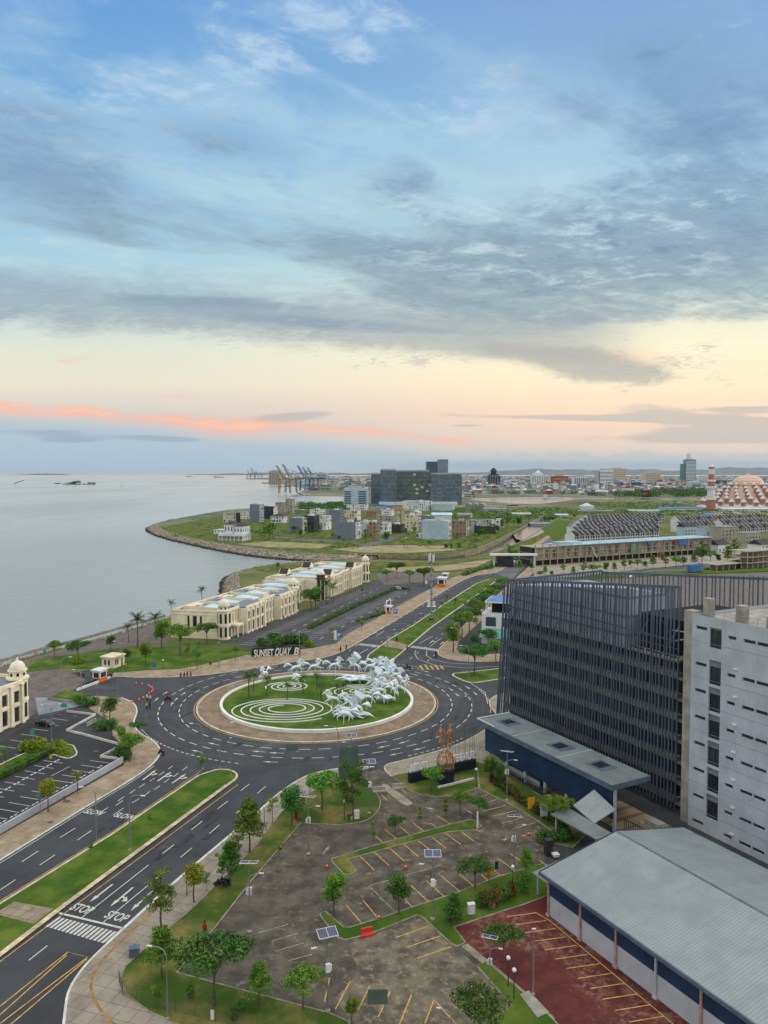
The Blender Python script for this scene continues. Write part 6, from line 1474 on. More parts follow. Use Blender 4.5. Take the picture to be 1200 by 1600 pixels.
# ---- city fabric: individual houses, then the far rest as one mass
rng = random.Random(11); cols = ['white'] * 5 + ['pale grey'] * 4 + ['blue grey'] * 3 + ['beige', 'cream', 'concrete', 'brown', 'pale blue', 'teal', 'red', 'dark', 'dark']; rcols = ['grey'] * 4 + ['white'] * 4 + ['rust'] * 3 + ['brown', 'dark', 'dark', 'dark', 'green', 'pale blue']
HP = {}
def cityhouse(wc, rc, k):
    key = (wc, rc, k)
    if key not in HP:
        def f():
            r = thing('city_house', 'x', 'house'); b = MB()
            if k == 'flat': b.box(-.5, -.5, 0, .5, .5, 1)
            else: b.box(-.5, -.5, 0, .5, .5, .78)
            b.build('wall', HC[wc], r); b = MB()
            if k == 'flat': b.box(-.46, -.46, 1.0, .46, .46, 1.05); b.box(-.2, 0, 1.05, .2, .35, 1.3)
            elif k == 'gable': b.gable(-.5, -.5, .5, .5, .78, 1.05, 'x', .04)
            else: b.hip(-.5, -.5, .5, .5, .78, 1.1, .04)
            b.build('roof', RC[rc], r); b = MB(); b.box(-.42, -.515, .45, .42, -.501, .62); b.box(-.42, -.515, .12, .42, -.501, .3); b.build('window_band', HC['dark'], r); return r
        HP[key] = Proto(f)
    return HP[key]
occ = []; HOUSES = {}
LMK = [('the dark pagoda-roofed tower', G(772, 760)), ('the white tower with mast', G(842, 761)), ('the red building', G(876, 759)), ('the broad white tower', G(947, 760)), ('the lone beige-grey slab tower', G(1020, 761)), ('the tallest glass tower', G(1079, 752)), ('the blue port cranes', G(480, 767)), ('the glass offices', G(650, 789)), ('the minaret', G(1110, 797))]
def near_lm(p): return min(LMK, key=lambda l: (l[1] - p).length)
def inlag(px, py): return (742 < px < 910 and 774.5 < py < 793) or (905 <= px and 776 < py < 789) or (px < 575 and 768 < py)
tries = 0; nh = 0
while nh < 250 and tries < 9000:
    tries += 1; px = rng.uniform(470, 1235) ; py = 752 + 26 * rng.random() ** 1.5
    if px < 575 and py > 766: continue
    if px < 500 and py < 757: continue
    if inlag(px, py): continue
    if 575 < px < 728 and py > 757: continue
    if px > 1000 and py > 769 and rng.random() < .8: continue
    p = G(px, py); s = p.y / 1200; w = rng.uniform(6.5, 17) * s ; w = min(max(w, 14), 46); h = rng.choice((7, 8, 10, 12, 14, 18)) + (rng.random() < .10) * rng.uniform(6, 16)
    if any(abs(p.x - q[0]) < (w + q[2]) * .46 and abs(p.y - q[1]) < 22 for q in occ): continue
    occ.append((p.x, p.y, w)); wc, rc, k = rng.choice(cols), rng.choice(rcols), rng.choice(('flat', 'gable', 'hip', 'gable'))
    if h > 15: k = 'flat'
    o = cityhouse(wc, rc, k).put(p, rng.uniform(-.5, .5), (w, w * rng.uniform(.6, 1.0), h), 'x', 'city houses across the water')
    tall = 'tall ' if h > 13 else ''; kk = {'flat': 'flat roof', 'gable': 'gabled roof', 'hip': 'hipped roof'}[k]
    HOUSES.setdefault(f'{tall}{wc} city house with {rc} {kk}', []).append(o); nh += 1
for base, lst in HOUSES.items():
    groups = {}
    for o in lst: l = near_lm(o.location); groups.setdefault(l[0], [l[1], []])[1].append(o)
    for nm, (q, os_) in groups.items():
        os_.sort(key=lambda o: (o.location - q).length)
        for i, o in enumerate(os_): o['label'] = f'{base} {"nearest" if i == 0 else ordw(i) + " nearest"} {nm}'
mb = MB(); cm = [HC[c] for c in ('white', 'pale grey', 'blue grey', 'beige', 'concrete', 'brown', 'teal')] + [RC['rust'], RC['grey'], RC['white'], m_leafd]
for _ in range(9500):
    px = rng.uniform(470, 1260); py = 744.6 + (27 if px > 728 else 16) * rng.random() ** 1.4
    if px < 575 and rng.random() < .4: continue
    if py > 764 and inlag(px, py + 3): continue
    if 990 < px and py > 766: continue
    if px < 500 and py < 752: continue
    p = G(px, py); s = p.y / 1200; w = min(rng.uniform(2.0, 7.0) * s, 60); h = rng.uniform(5, 11) * (1 if rng.random() < .92 else 2.4); d = rng.uniform(10, 30)
    mb.cur = rng.choice((0, 0, 1, 1, 1, 2, 2, 3, 4, 5, 6)); mb.box(p.x - w / 2, p.y, 0, p.x + w / 2, p.y + d, h); mb.cur = rng.choice((7, 8, 8, 9))
    mb.gable(p.x - w / 2, p.y, p.x + w / 2, p.y + d, h + .05, h + 2.5, 'x' if rng.random() < .6 else 'y', .5)
tag(mb.build('distant_city', cm, kind='stuff'), 'dense far city roofs fading toward the horizon', 'city')
mb = MB()
for _ in range(520):
    px = rng.uniform(500, 1240); py = 746 + 32 * rng.random() ** 1.1
    if inlag(px, py) or (575 < px < 725 and py > 760) or (px < 575 and py > 768): continue
    p = G(px, py); s = p.y / 1200; leaves(mb, (p.x, p.y, 5), (rng.uniform(5, 16) * max(1, s * .5), 12, 5), 46, 1.6 * max(1, s * .55), rng)
for a, b_, y0, y1, n in ((1000, 1104, 768, 777, 70), (1128, 1240, 770, 782, 60), (960, 1005, 770, 778, 14)):
    for _ in range(n): p = G(rng.uniform(a, b_), rng.uniform(y0, y1)); leaves(mb, (p.x, p.y, 7), (16, 14, 7), 90, 2.2, rng)
tag(mb.build('treeline', m_leafd, kind='stuff'), 'dark tree belts between the city roofs', 'trees')
# scrub of the fields
mb = MB()
for _ in range(1500):
    px = rng.uniform(700, 1240); py = rng.uniform(784, 812)
    if px < 905 and py < 794: continue
    if px > 900 and py > 806 and px < 1100: continue
    p = G(px, py); leaves(mb, (p.x, p.y, .8), (rng.uniform(2, 9), 3, rng.uniform(1, 2.6)), 22, .95, rng)
for _ in range(500):
    px = rng.uniform(240, 790); py = rng.uniform(812, 858); p = G(px, py)
    if px < 300 or (px < 500 and py > 845) or (px < 380 and py > 838): continue
    leaves(mb, (p.x, p.y, .4), (rng.uniform(1, 5), 2, rng.uniform(.5, 1.4)), 16, .6, rng)
for _ in range(170): p = G(rng.uniform(466, 545), rng.uniform(786, 797)); leaves(mb, (p.x, p.y, 2), (7, 5, 2.8), 30, 1.3, rng)
tag(mb.build('undergrowth', m_leafd, kind='stuff'), 'rough green scrub over the reclaimed fields', 'scrub')
for i, (a, b_, y0, h, c_, lab) in enumerate(((1032, 1098, 797.5, 5, 'blue', 'long low building with bright blue roof near the minaret'), (1103, 1120, 807, 4, 'blue', 'small blue roofed shed in front of the minaret'), (984, 1030, 800, 3, 'pale blue', 'low pale blue shed on the far field'), (905, 960, 800.5, 2.4, 'pale grey', 'long pale fence-like shed on the far field'), (910, 928, 797, 8, 'white', 'white peaked tent on the far field'), (870, 888, 807, 3, 'pale blue', 'small pale shed on the scrubland by the canal'), (830, 860, 822, 3.4, 'pale grey', 'low pale hall beside the canal pond'),
      (726, 757, 796, 8, 'pale grey', 'large grey curved-roof hall right of the glass offices'), (757, 792, 799, 5, 'pale grey', 'long grey covered walkway by the lagoon'), (676, 706, 812, 8, 'pale blue', 'pale blue sawtooth roofed hall behind the box house'), (802, 830, 805, 3, 'white', 'long white wall-like shed across the scrub'), (1130, 1240, 799, 5, 'white', 'white terrace wall in front of the mosque'))):
    p = G(a, y0); w = (b_ - a) * p.y / 1200; root = thing('shed', lab, 'shed', p, 0); g = MB(); g.box(0, 0, 0, w, 20, h * .75); g.build('wall', HC['white' if c_ != 'pale grey' else c_], root)
    g = MB(); rc = {'blue': 'blue', 'pale blue': 'pale blue', 'pale grey': 'grey', 'white': 'white'}[c_]
    if 'peaked' in lab: g.hip(0, 0, w, 20, h * .76, h * 1.5, 1)
    elif 'curved' in lab:
        for k in range(3): g.tube([(w * (k + .5) / 3, -2, h * .5), (w * (k + .5) / 3 + 6, 24, h * .62)], w / 5.6, 14)
    else: g.gable(0, 0, w, 20, h * .76, h * 1.1, 'x', 1)
    g.build('roof', RC[rc], root)
# hills on the horizon
mb = MB(); P = []
for i in range(120):
    x = 1500 + i * 260; hgt = (300 + 60 * sin(i * .11) + 40 * sin(i * .33 + 1) + 22 * sin(i * .9) + 10 * sin(i * 2.3)) * min(1, i / 30)
    P.append((x, max(40, hgt)))
for (a, ha), (b_, hb) in zip(P, P[1:]): mb.quad((a, 34000, -5), (b_, 34000, -5), (b_, 37000, hb), (a, 37000, ha)); mb.quad((a, 37000, ha), (b_, 37000, hb), (b_, 41000, -5), (a, 41000, -5))
for (x0, x1, hm) in ((-16500, -14200, 60), (-9000, 1500, 90)):
    n = 24
    for k in range(n):
        a, b_ = x0 + (x1 - x0) * k / n, x0 + (x1 - x0) * (k + 1) / n; ha, hb = [hm * sin(pi * t / n) ** .6 * (1 + .3 * sin(t * 1.7)) if 0 < t < n else 0 for t in (k, k + 1)]
        mb.quad((a, 34000, -5), (b_, 34000, -5), (b_, 35000, hb), (a, 35000, ha))
struct('hills', mb, mat('hill', (82, 100, 104), 1, .05, .0005, world=True))  # base colour tinted blue-grey to carry part of the distance haze

# ================================================================== NEAR OBJECTS
# ---- skinned bodies (horses, people)
def skin_mesh(name, verts, edges, radii, sub=1, m=None, root=0):
    import bmesh
    me = bpy.data.meshes.new(name); bm = bmesh.new(); sk = bm.verts.layers.skin.verify()
    bv = []
    for i, (v, r) in enumerate(zip(verts, radii)):
        q = bm.verts.new(v); q[sk].radius = (r, r) if not isinstance(r, tuple) else r; q[sk].use_root = (i == root); bv.append(q)
    for a, b in edges: bm.edges.new((bv[a], bv[b]))
    bm.to_mesh(me); bm.free()
    o = bpy.data.objects.new(name, me); COL.objects.link(o)
    o.modifiers.new('s', 'SKIN'); s2 = o.modifiers.new('d', 'SUBSURF'); s2.levels = sub; s2.render_levels = sub
    bpy.context.view_layer.update(); dg = bpy.context.evaluated_depsgraph_get(); ev = o.evaluated_get(dg)
    out_ = bpy.data.meshes.new_from_object(ev); bpy.data.objects.remove(o); bpy.data.meshes.remove(me); out_.name = name
    out_.materials.clear(); out_.materials.append(m); out_.polygons.foreach_set('use_smooth', [True] * len(out_.polygons)); return out_
m_statue = mat('white_statue', (222, 235, 242), .45, .05, .8, spec=.4)
HPOSE = [  # front left knee/hoof, front right, hind left hock/hoof, hind right
 (((1.6, 1.75), (1.9, 1.05)), ((1.3, 1.45), (1.0, .8)), ((-1.8, 1.5), (-2.4, .95)), ((-1.4, 1.3), (-1.9, .5))),
 (((1.5, 1.5), (1.35, .7)), ((1.75, 1.9), (2.3, 1.5)), ((-1.2, 1.2), (-1.0, .3)), ((-1.7, 1.3), (-2.1, .6))),
 (((1.5, 2.1), (1.2, 1.5)), ((1.6, 1.8), (1.5, 1.0)), ((-1.3, 1.2), (-1.5, .2)), ((-1.5, 1.35), (-2.0, .5)))]
def horse_proto(k):
    def f():
        (k1, h1), (k2, h2), (k3, h3), (k4, h4) = HPOSE[k]
        V_ = [(-.3, 0, 2.2), (-1.1, 0, 2.35), (.6, 0, 2.35), (1.1, 0, 2.85), (1.45, 0, 3.4), (1.7, 0, 3.7), (2.0, 0, 3.5), (2.3, 0, 3.2),
              (.75, .28, 1.95), (k1[0], .3, k1[1]), (h1[0], .3, h1[1]), (.75, -.28, 1.95), (k2[0], -.3, k2[1]), (h2[0], -.3, h2[1]),
              (-1.25, .28, 1.9), (k3[0], .3, k3[1]), (h3[0], .3, h3[1]), (-1.25, -.28, 1.9), (k4[0], -.3, k4[1]), (h4[0], -.3, h4[1])]
        E_ = [(0, 1), (0, 2), (2, 3), (3, 4), (4, 5), (5, 6), (6, 7), (2, 8), (8, 9), (9, 10), (2, 11), (11, 12), (12, 13), (1, 14), (14, 15), (15, 16), (1, 17), (17, 18), (18, 19)]
        Rr = [.42, .46, .44, .31, .23, .19, .16, .11, .2, .12, .08, .2, .12, .08, .26, .13, .08, .26, .13, .08]
        r = thing('horse_statue', 'x', 'statue', group='white galloping horse statues'); link('body', skin_mesh('horse_body', V_, E_, Rr, 1, m_statue), r)
        rg = random.Random(k); g = MB()
        for j in range(9):
            t_ = j / 8; b = Vector((.85, 0, 2.95)).lerp(Vector((1.65, 0, 3.95)), t_); e = b + Vector((-.75 - rg.random() * .4, rg.uniform(-.35, .35), .3 + rg.uniform(-.2, .3)))
            g.tube([b - Vector((0, 0, .15)), b.lerp(e, .5) + Vector((0, 0, .12)), e], [.15, .16, .03], 5)
        for s_ in (-1, 1): g.tube([(1.72, s_ * .12, 3.85), (1.7, s_ * .16, 4.15)], [.08, .02], 4)
        g.build('mane', m_statue, r, smooth=True)
        g = MB(); g.tube([(-1.15, 0, 2.45), (-1.6, 0, 2.75), (-2.1, .1, 2.95), (-2.8, .1, 2.85), (-3.3, 0, 2.45), (-3.6, -.1, 2.3)], [.12, .16, .3, .4, .3, .05], 7); g.tube([(-1.5, 0, 2.65), (-2.7, -.2, 3.2), (-3.3, -.3, 3.1)], [.12, .25, .04], 6); g.build('tail', m_statue, r, smooth=True)
        if k == 2:
            for s_ in (-1, 1):
                g = MB()
                for j in range(6): a = .5 + j * .2; g.add([(.5, s_ * .35, 2.75), (-.2 - j * .1, s_ * (.5 + .1 * j), 2.9), (-1.2 + j * .25 - .6, s_ * (1.0 + j * .12), 4.2 + j * .22), (-.6 + j * .3 - .4, s_ * (1.0 + j * .1), 4.5 + j * .22)], [(0, 1, 2, 3)])
                g.tube([(.5, s_ * .35, 2.6), (.2, s_ * .9, 4.0), (.6, s_ * 1.2, 5.4)], [.2, .16, .06], 6); g.build('wing', m_statue, r)
        g = MB(); g.tube([(0, 0, -2.5), (0, 0, 2.0)], .07, 6); g.build('support_pole', m_statue, r); return r
    return Proto(f)
HO = [horse_proto(k) for k in range(3)]
def yaw_px(dx, dy): return atan2(dy, dx)
hl = [(413, 1064, .2, 250, 1, 'facing the camera, alone at the western rim'), (464, 1062, 1.6, 10, 0, 'galloping east, first of the rear file'), (492, 1061, 1.7, 5, 1, 'galloping east, second of the rear file'), (524, 1059, 1.8, 0, 0, 'galloping east, third of the rear file'),
      (554, 1060, 1.8, 170, 2, 'with raised wings at the rear rim'), (580, 1061, 1.8, -15, 0, 'at the near side of the rear cluster'), (590, 1059, 2.2, -20, 1, 'in the middle of the rear cluster'), (598, 1062, 2.4, -35, 0, 'leading the rear cluster'),
      (610, 1070, 1.6, -30, 2, 'with wings, just beyond the rear cluster'), (620, 1076, 1.8, -30, 1, 'above the eastern rim, head to the road'), (632, 1086, 1.4, -60, 0, 'easternmost, head over the planter wall'), (617, 1098, 1.4, -70, 1, 'tall figure on long legs at the eastern rim'),
      (602, 1090, 1.3, 200, 0, 'turned west inside the eastern group'), (585, 1084, 1.5, 150, 2, 'with wings above the small spiral'), (604, 1078, 2.4, -40, 0, 'topmost of the eastern group'), (592, 1094, .6, 190, 1, 'low figure at the spiral edge'),
      (519, 1113, 1.4, 192, 0, 'galloping west, upper left of the front group'), (573, 1112, 1.6, 190, 1, 'galloping west, upper right of the front group'), (546, 1119, 1.6, 200, 0, 'in the middle of the front group'), (537, 1134, .8, 190, 1, 'lowest of the front group, hooves near the wall'), (556, 1124, 1.0, 170, 2, 'with wings at the back of the front group')]
for px, py, z, yw, k, lab in hl: HO[k].put(G(px, py) + UP * (z - .2), R(yw), 1.08, 'white horse statue ' + lab)
rg = random.Random(9)
for px, py, dx, n, lab in ((556, 1068, 30, 7, 'long white wave sculpture under the rear winged horse'), (592, 1074, 24, 5, 'white wave sculpture beneath the rear cluster of horses'), (551, 1124, 30, 7, 'large white wave sculpture under the front horses'), (606, 1100, 18, 5, 'white wave sculpture below the eastern horses'), (465, 1068, 16, 3, 'small white wave sculpture behind the small spiral'), (585, 1092, 12, 3, 'low white wave sculpture at the spiral edge')):
    root = thing('wave_sculpture', lab, 'sculpture', G(px, py), R(rg.uniform(-20, 5))); g = MB(); L = dx / 6.0
    for j in range(n):
        y = (j - n / 2) * .45; z = .9 + rg.uniform(0, 1.0); x = rg.uniform(-.35, .35) * L; l_ = L * rg.uniform(.55, .95); ph = rg.uniform(0, 6); K = 12
        g.tube([(x - l_ + 2 * l_ * k / K, y + .35 * sin(ph + k * .6), z + .3 * sin(ph + k * .75) + .5 * sin(pi * k / K)) for k in range(K + 1)], [.04 + (.34 + .12 * sin(ph + k * 1.3)) * sin(pi * (k + .2) / (K + .4)) ** .7 for k in range(K + 1)], 7)
        g.tube([(x, y, -.3), (x, y, z + .4)], [.1, .22], 6)
    g.build('wave_body', m_statue, root, smooth=True)
# ---- white spiral edging on the lawn
def spiral(name, px, py, r0, r1, turns, drift, lab, a0=0, w=.26, fy=.8):
    c = G(px, py); P = []; n = int(turns * 48)
    for i in range(n + 1):
        t_ = i / n; r = r0 + (r1 - r0) * t_; a = R(a0) + turns * 2 * pi * t_; P.append(Vector((c.x + r * cos(a), c.y - drift * (r - r0) + r * sin(a) * fy, 0)))
    P = [p for p in P if (p - CC).length < RW - .8]
    mb = MB(); ribbon(mb, P, w, .42, .62); tag(mb.build(name, m_white), lab, 'spiral edging')
spiral('spiral_edging', 445, 1110, 3.6, 13.9, 4.6, .1, 'largest white spiral edging on the front of the lawn', 100, fy=.72)
spiral('spiral_edging', 450, 1075, .8, 6.2, 3.4, .1, 'small white spiral edging behind the largest one', 60)
spiral('spiral_edging', 560, 1082, 1.5, 9.0, 3.6, .15, 'white spiral edging below the eastern horses', 40)
# ---- street lamps
def lamp_proto(kind):
    def f():
        r = thing('street_lamp', 'x', 'street lamp'); g = MB()
        if kind == 'arm': g.tube([(0, 0, 0), (0, 0, 7.6), (.12, 0, 8.5), (.5, 0, 9.1), (1.2, 0, 9.4), (2.2, 0, 9.35)], [.11, .08, .07, .06, .05, .05], 7)
        elif kind == 'double':
            g.tube([(0, 0, 0), (0, 0, 8.2)], [.11, .08], 7)
            for s_ in (-1, 1): g.tube([(0, 0, 7.6), (s_ * .6, 0, 8.8), (s_ * 1.8, 0, 9.1)], [.06, .05, .05], 6)
        else: g.tube([(0, 0, 0), (0, 0, 9.0)], [.11, .07], 7)
        g.build('pole', m_metal, r); g = MB(); g.lathe([(.25, 0), (.25, .15), (.13, .3)], 8); g.build('base', m_conc, r)
        for s_ in ((1,) if kind == 'arm' else (-1, 1) if kind == 'double' else ()):
            g = MB(); x = s_ * (2.2 if kind == 'arm' else 1.8); z = 9.33 if kind == 'arm' else 9.08; g.add([(x - .15, -.14, z), (x + .65 * s_, -.12, z + .02), (x + .65 * s_, .12, z + .02), (x - .15, .14, z), (x - .1, -.1, z + .14), (x + .5 * s_, -.07, z + .12), (x + .5 * s_, .07, z + .12), (x - .1, .1, z + .14)], [(0, 1, 2, 3), (4, 7, 6, 5), (0, 4, 5, 1), (1, 5, 6, 2), (2, 6, 7, 3), (3, 7, 4, 0)]); g.build('lamp_head', m_whitep, r)
        if kind == 'straight': g = MB(); g.cbox(0, 0, 9.1, .5, .2, .12); g.build('lamp_head', m_whitep, r)
        return r
    return Proto(f)
LP = {k: lamp_proto(k) for k in ('arm', 'double', 'straight')}
def lamp(kind, px, py, ty, yw, lab):
    p = G(px, py); hh = (py - ty) * p.y / 1200; LP[kind].put(p + UP * .15, R(yw), hh / 9.4, lab)
for a in (('arm', 151, 1318, 1227, 180, 'grey street lamp on the left edge of the median, arm over the left carriageway'), ('arm', 203, 1330, 1239, -10, 'grey street lamp rising from the middle of the long median lawn'),
          ('arm', 317, 1203, 1130, 170, 'street lamp at the tip of the near median, arm bent west'), ('arm', 344, 1203, 1128, 10, 'street lamp at the near median tip with arm bent east'), ('straight', 361, 1212, 1150, 0, 'straight pole at the rounded tip of the near median'),
          ('arm', 529, 1210, 1133, 175, 'street lamp south of the roundabout beside the big back-facing billboard'), ('arm', 96, 1082, 1027, 20, 'street lamp on the paved plaza behind the domed corner'), ('arm', 128, 1104, 1047, 160, 'street lamp by the grass wedge near the side road'),
          ('arm', 184, 1088, 1053, 20, 'street lamp at the mouth of the side road'), ('straight', 152, 1114, 1067, 0, 'straight pole above the bushes of the left pavement'), ('arm', 191, 1053, 1002, 170, 'street lamp by the park kiosk'), ('double', 81, 1158, 1098, 10, 'double armed lamp on the hedge island of the left car park'),
          ('straight', 206, 1148, 1122, 0, 'short pole at the kerb bend west of the roundabout'), ('straight', 342, 1044, 1002, 0, 'straight pole on the pavement north of the big spiral'), ('straight', 468, 1031, 985, 0, 'straight pole right of the lettering sign'), ('double', 506, 968, 936, 10, 'double lamp beside the hedge in the shop car park'),
          ('straight', 543, 949, 904, 0, 'straight pole in the shop car park, middle'), ('straight', 579, 933, 905, 0, 'straight pole in the shop car park, far end'), ('straight', 577, 1026, 990, 0, 'straight pole at the far median tip, left'), ('straight', 589, 1029, 988, 0, 'straight pole at the far median tip, centre'),
          ('arm', 605, 1029, 984, 10, 'street lamp at the far median tip'), ('straight', 622, 992, 959, 0, 'straight pole on the far carriageway edge opposite the toll booth'), ('arm', 649, 997, 959, 20, 'street lamp on the far median, second from the roundabout'), ('straight', 660, 966, 944, 0, 'short straight pole behind the telecom mast'), ('arm', 683, 971, 938, 15, 'street lamp on the far median beside the telecom mast'),
          ('arm', 736, 934, 890, 165, 'street lamp near the far end of the far median'), ('arm', 716, 1023, 981, 170, 'street lamp before the dark tree on the right pavement'), ('arm', 732, 1060, 1009, 160, 'street lamp on the small lawn island'), ('arm', 779, 1018, 994, 160, 'street lamp next to the fin block, far side'),
          ('arm', 752, 899, 880, 170, 'street lamp before the gatehouse, nearer'), ('straight', 764, 899, 875, 0, 'straight pole before the gatehouse'), ('arm', 771, 896, 879, 10, 'street lamp before the gatehouse, farther'), ('arm', 262, 1594, 1476, 168, 'tall street lamp in front of the mesh fence, nearest to the camera'),
          ('straight', 465, 1220, 1172, 0, 'pole carrying a small back-facing road sign south of the roundabout'), ('arm', 738, 1130, 1088, 170, 'street lamp at the corner of the navy hall'), ('straight', 833, 1556, 1443, 0, 'very thin straight post on the red car park'), ('arm', 705, 1660, 1576, 160, 'street lamp rising from below the frame by yellow bays'),
          ('arm', 595, 842, 818, 170, 'small street lamp on the peninsula road'), ('arm', 727, 853, 840, 170, 'small street lamp on the peninsula lawn'), ('straight', 600, 900, 880, 0, 'slim pole on the dry field beyond the far domed tower'), ('arm', 630, 900, 883, 170, 'slim arm lamp on the dry field edge')): lamp(*a)
# ---- solar lamps
def solar_f():
    r = thing('solar_street_lamp', 'x', 'solar lamp'); g = MB(); g.tube([(0, 0, 0), (0, 0, 8.6)], [.10, .07], 7); g.build('pole', m_metal, r)
    g = MB(); g.lathe([(.3, 0), (.3, .2), (.14, .3)], 8); g.build('base', m_conc, r)
    g = MB(); g.cbox(0, 0, 8.8, 2.1, 1.3, .06, 0, (R(14), 'X')); pn = g.build('solar_panel', m_solar, r)
    g = MB()
    for x in (-1.05, 0, 1.05): g.cbox(x, 0, 8.81, .05, 1.35, .09, 0, (R(14), 'X'))
    for y in (-.65, .65): g.cbox(0, y * .97, 8.81 + y * .25, 2.15, .05, .09, 0, (R(14), 'X'))
    g.build('panel_frame', m_whitep, pn)
    g = MB(); g.tube([(0, 0, 7.0), (-.8, 0, 7.4), (-1.3, 0, 7.45)], .04, 5); g.build('arm', m_metal, r); g = MB(); g.cbox(-1.5, 0, 7.42, .6, .22, .1); g.build('lamp_head', m_whitep, r)
    g = MB(); g.box(-.25, -.42, 4.6, .25, -.1, 5.5); g.box(.28, -.3, 4.7, .42, -.05, 5.3); g.build('battery_box', m_whitep, r); return r
SOL = Proto(solar_f)
for px, py, ty, yw, lab in ((482, 1336, 1239, 170, 'solar lamp on the lot edge behind the grass mound'), (390, 1458, 1340, 180, 'solar lamp at the left edge of the old car park'), (512, 1582, 1448, 20, 'solar lamp nearest to the camera, big tilted blue panel'), (676, 1438, 1327, 0, 'solar lamp on the green strip in the middle of the car park'),
      (577, 1272, 1186, 10, 'solar lamp beside the entrance island'), (549, 1218, 1146, 0, 'solar lamp closest to the roundabout ring'), (792, 1252, 1170, 160, 'solar lamp among shrubs by the navy hall'), (803, 1362, 1270, 175, 'solar lamp near the warehouse end of the lot'), (765, 1560, 1457, 160, 'solar lamp on the strip beside the red car park')):
    p = G(px, py); SOL.put(p + UP * .12, R(yw), (py - ty) * p.y / 1200 / 9.0, lab)
def globe_f():
    r = thing('globe_lamp', 'x', 'lamp'); g = MB(); g.tube([(0, 0, 0), (0, 0, 3.2)], [.07, .045], 6); g.build('post', m_frame, r); g = MB(); g.lathe([(.26 * cos(R(a)), 3.4 + .26 * sin(R(a))) for a in range(-80, 81, 20)], 10); g.build('globe', m_whitep, r, smooth=True); return r
GL = Proto(globe_f)
for px, py, lab in ((801, 1391, 'white globe lamp on the green strip near the warehouse'), (794, 1542, 'white globe lamp on the lawn by the red car park'), (803, 1562, 'small post lamp at the end of the red lot lawn'), (292, 1400, 'globe lamp in the street trees by the pavement'), (413, 1292, 'globe lamp on the pavement between yellow-green trees'),
      (255, 1049, 'globe lamp post on the park lawn edge'), (122, 1236, 'globe lamp over the white car park wall'), (744, 1230, 'low white topped post at the sign lawn corner'), (538, 1283, 'low light post on the grass mound')): GL.put(G(px, py) + UP * .1, 0, 1.0, lab)
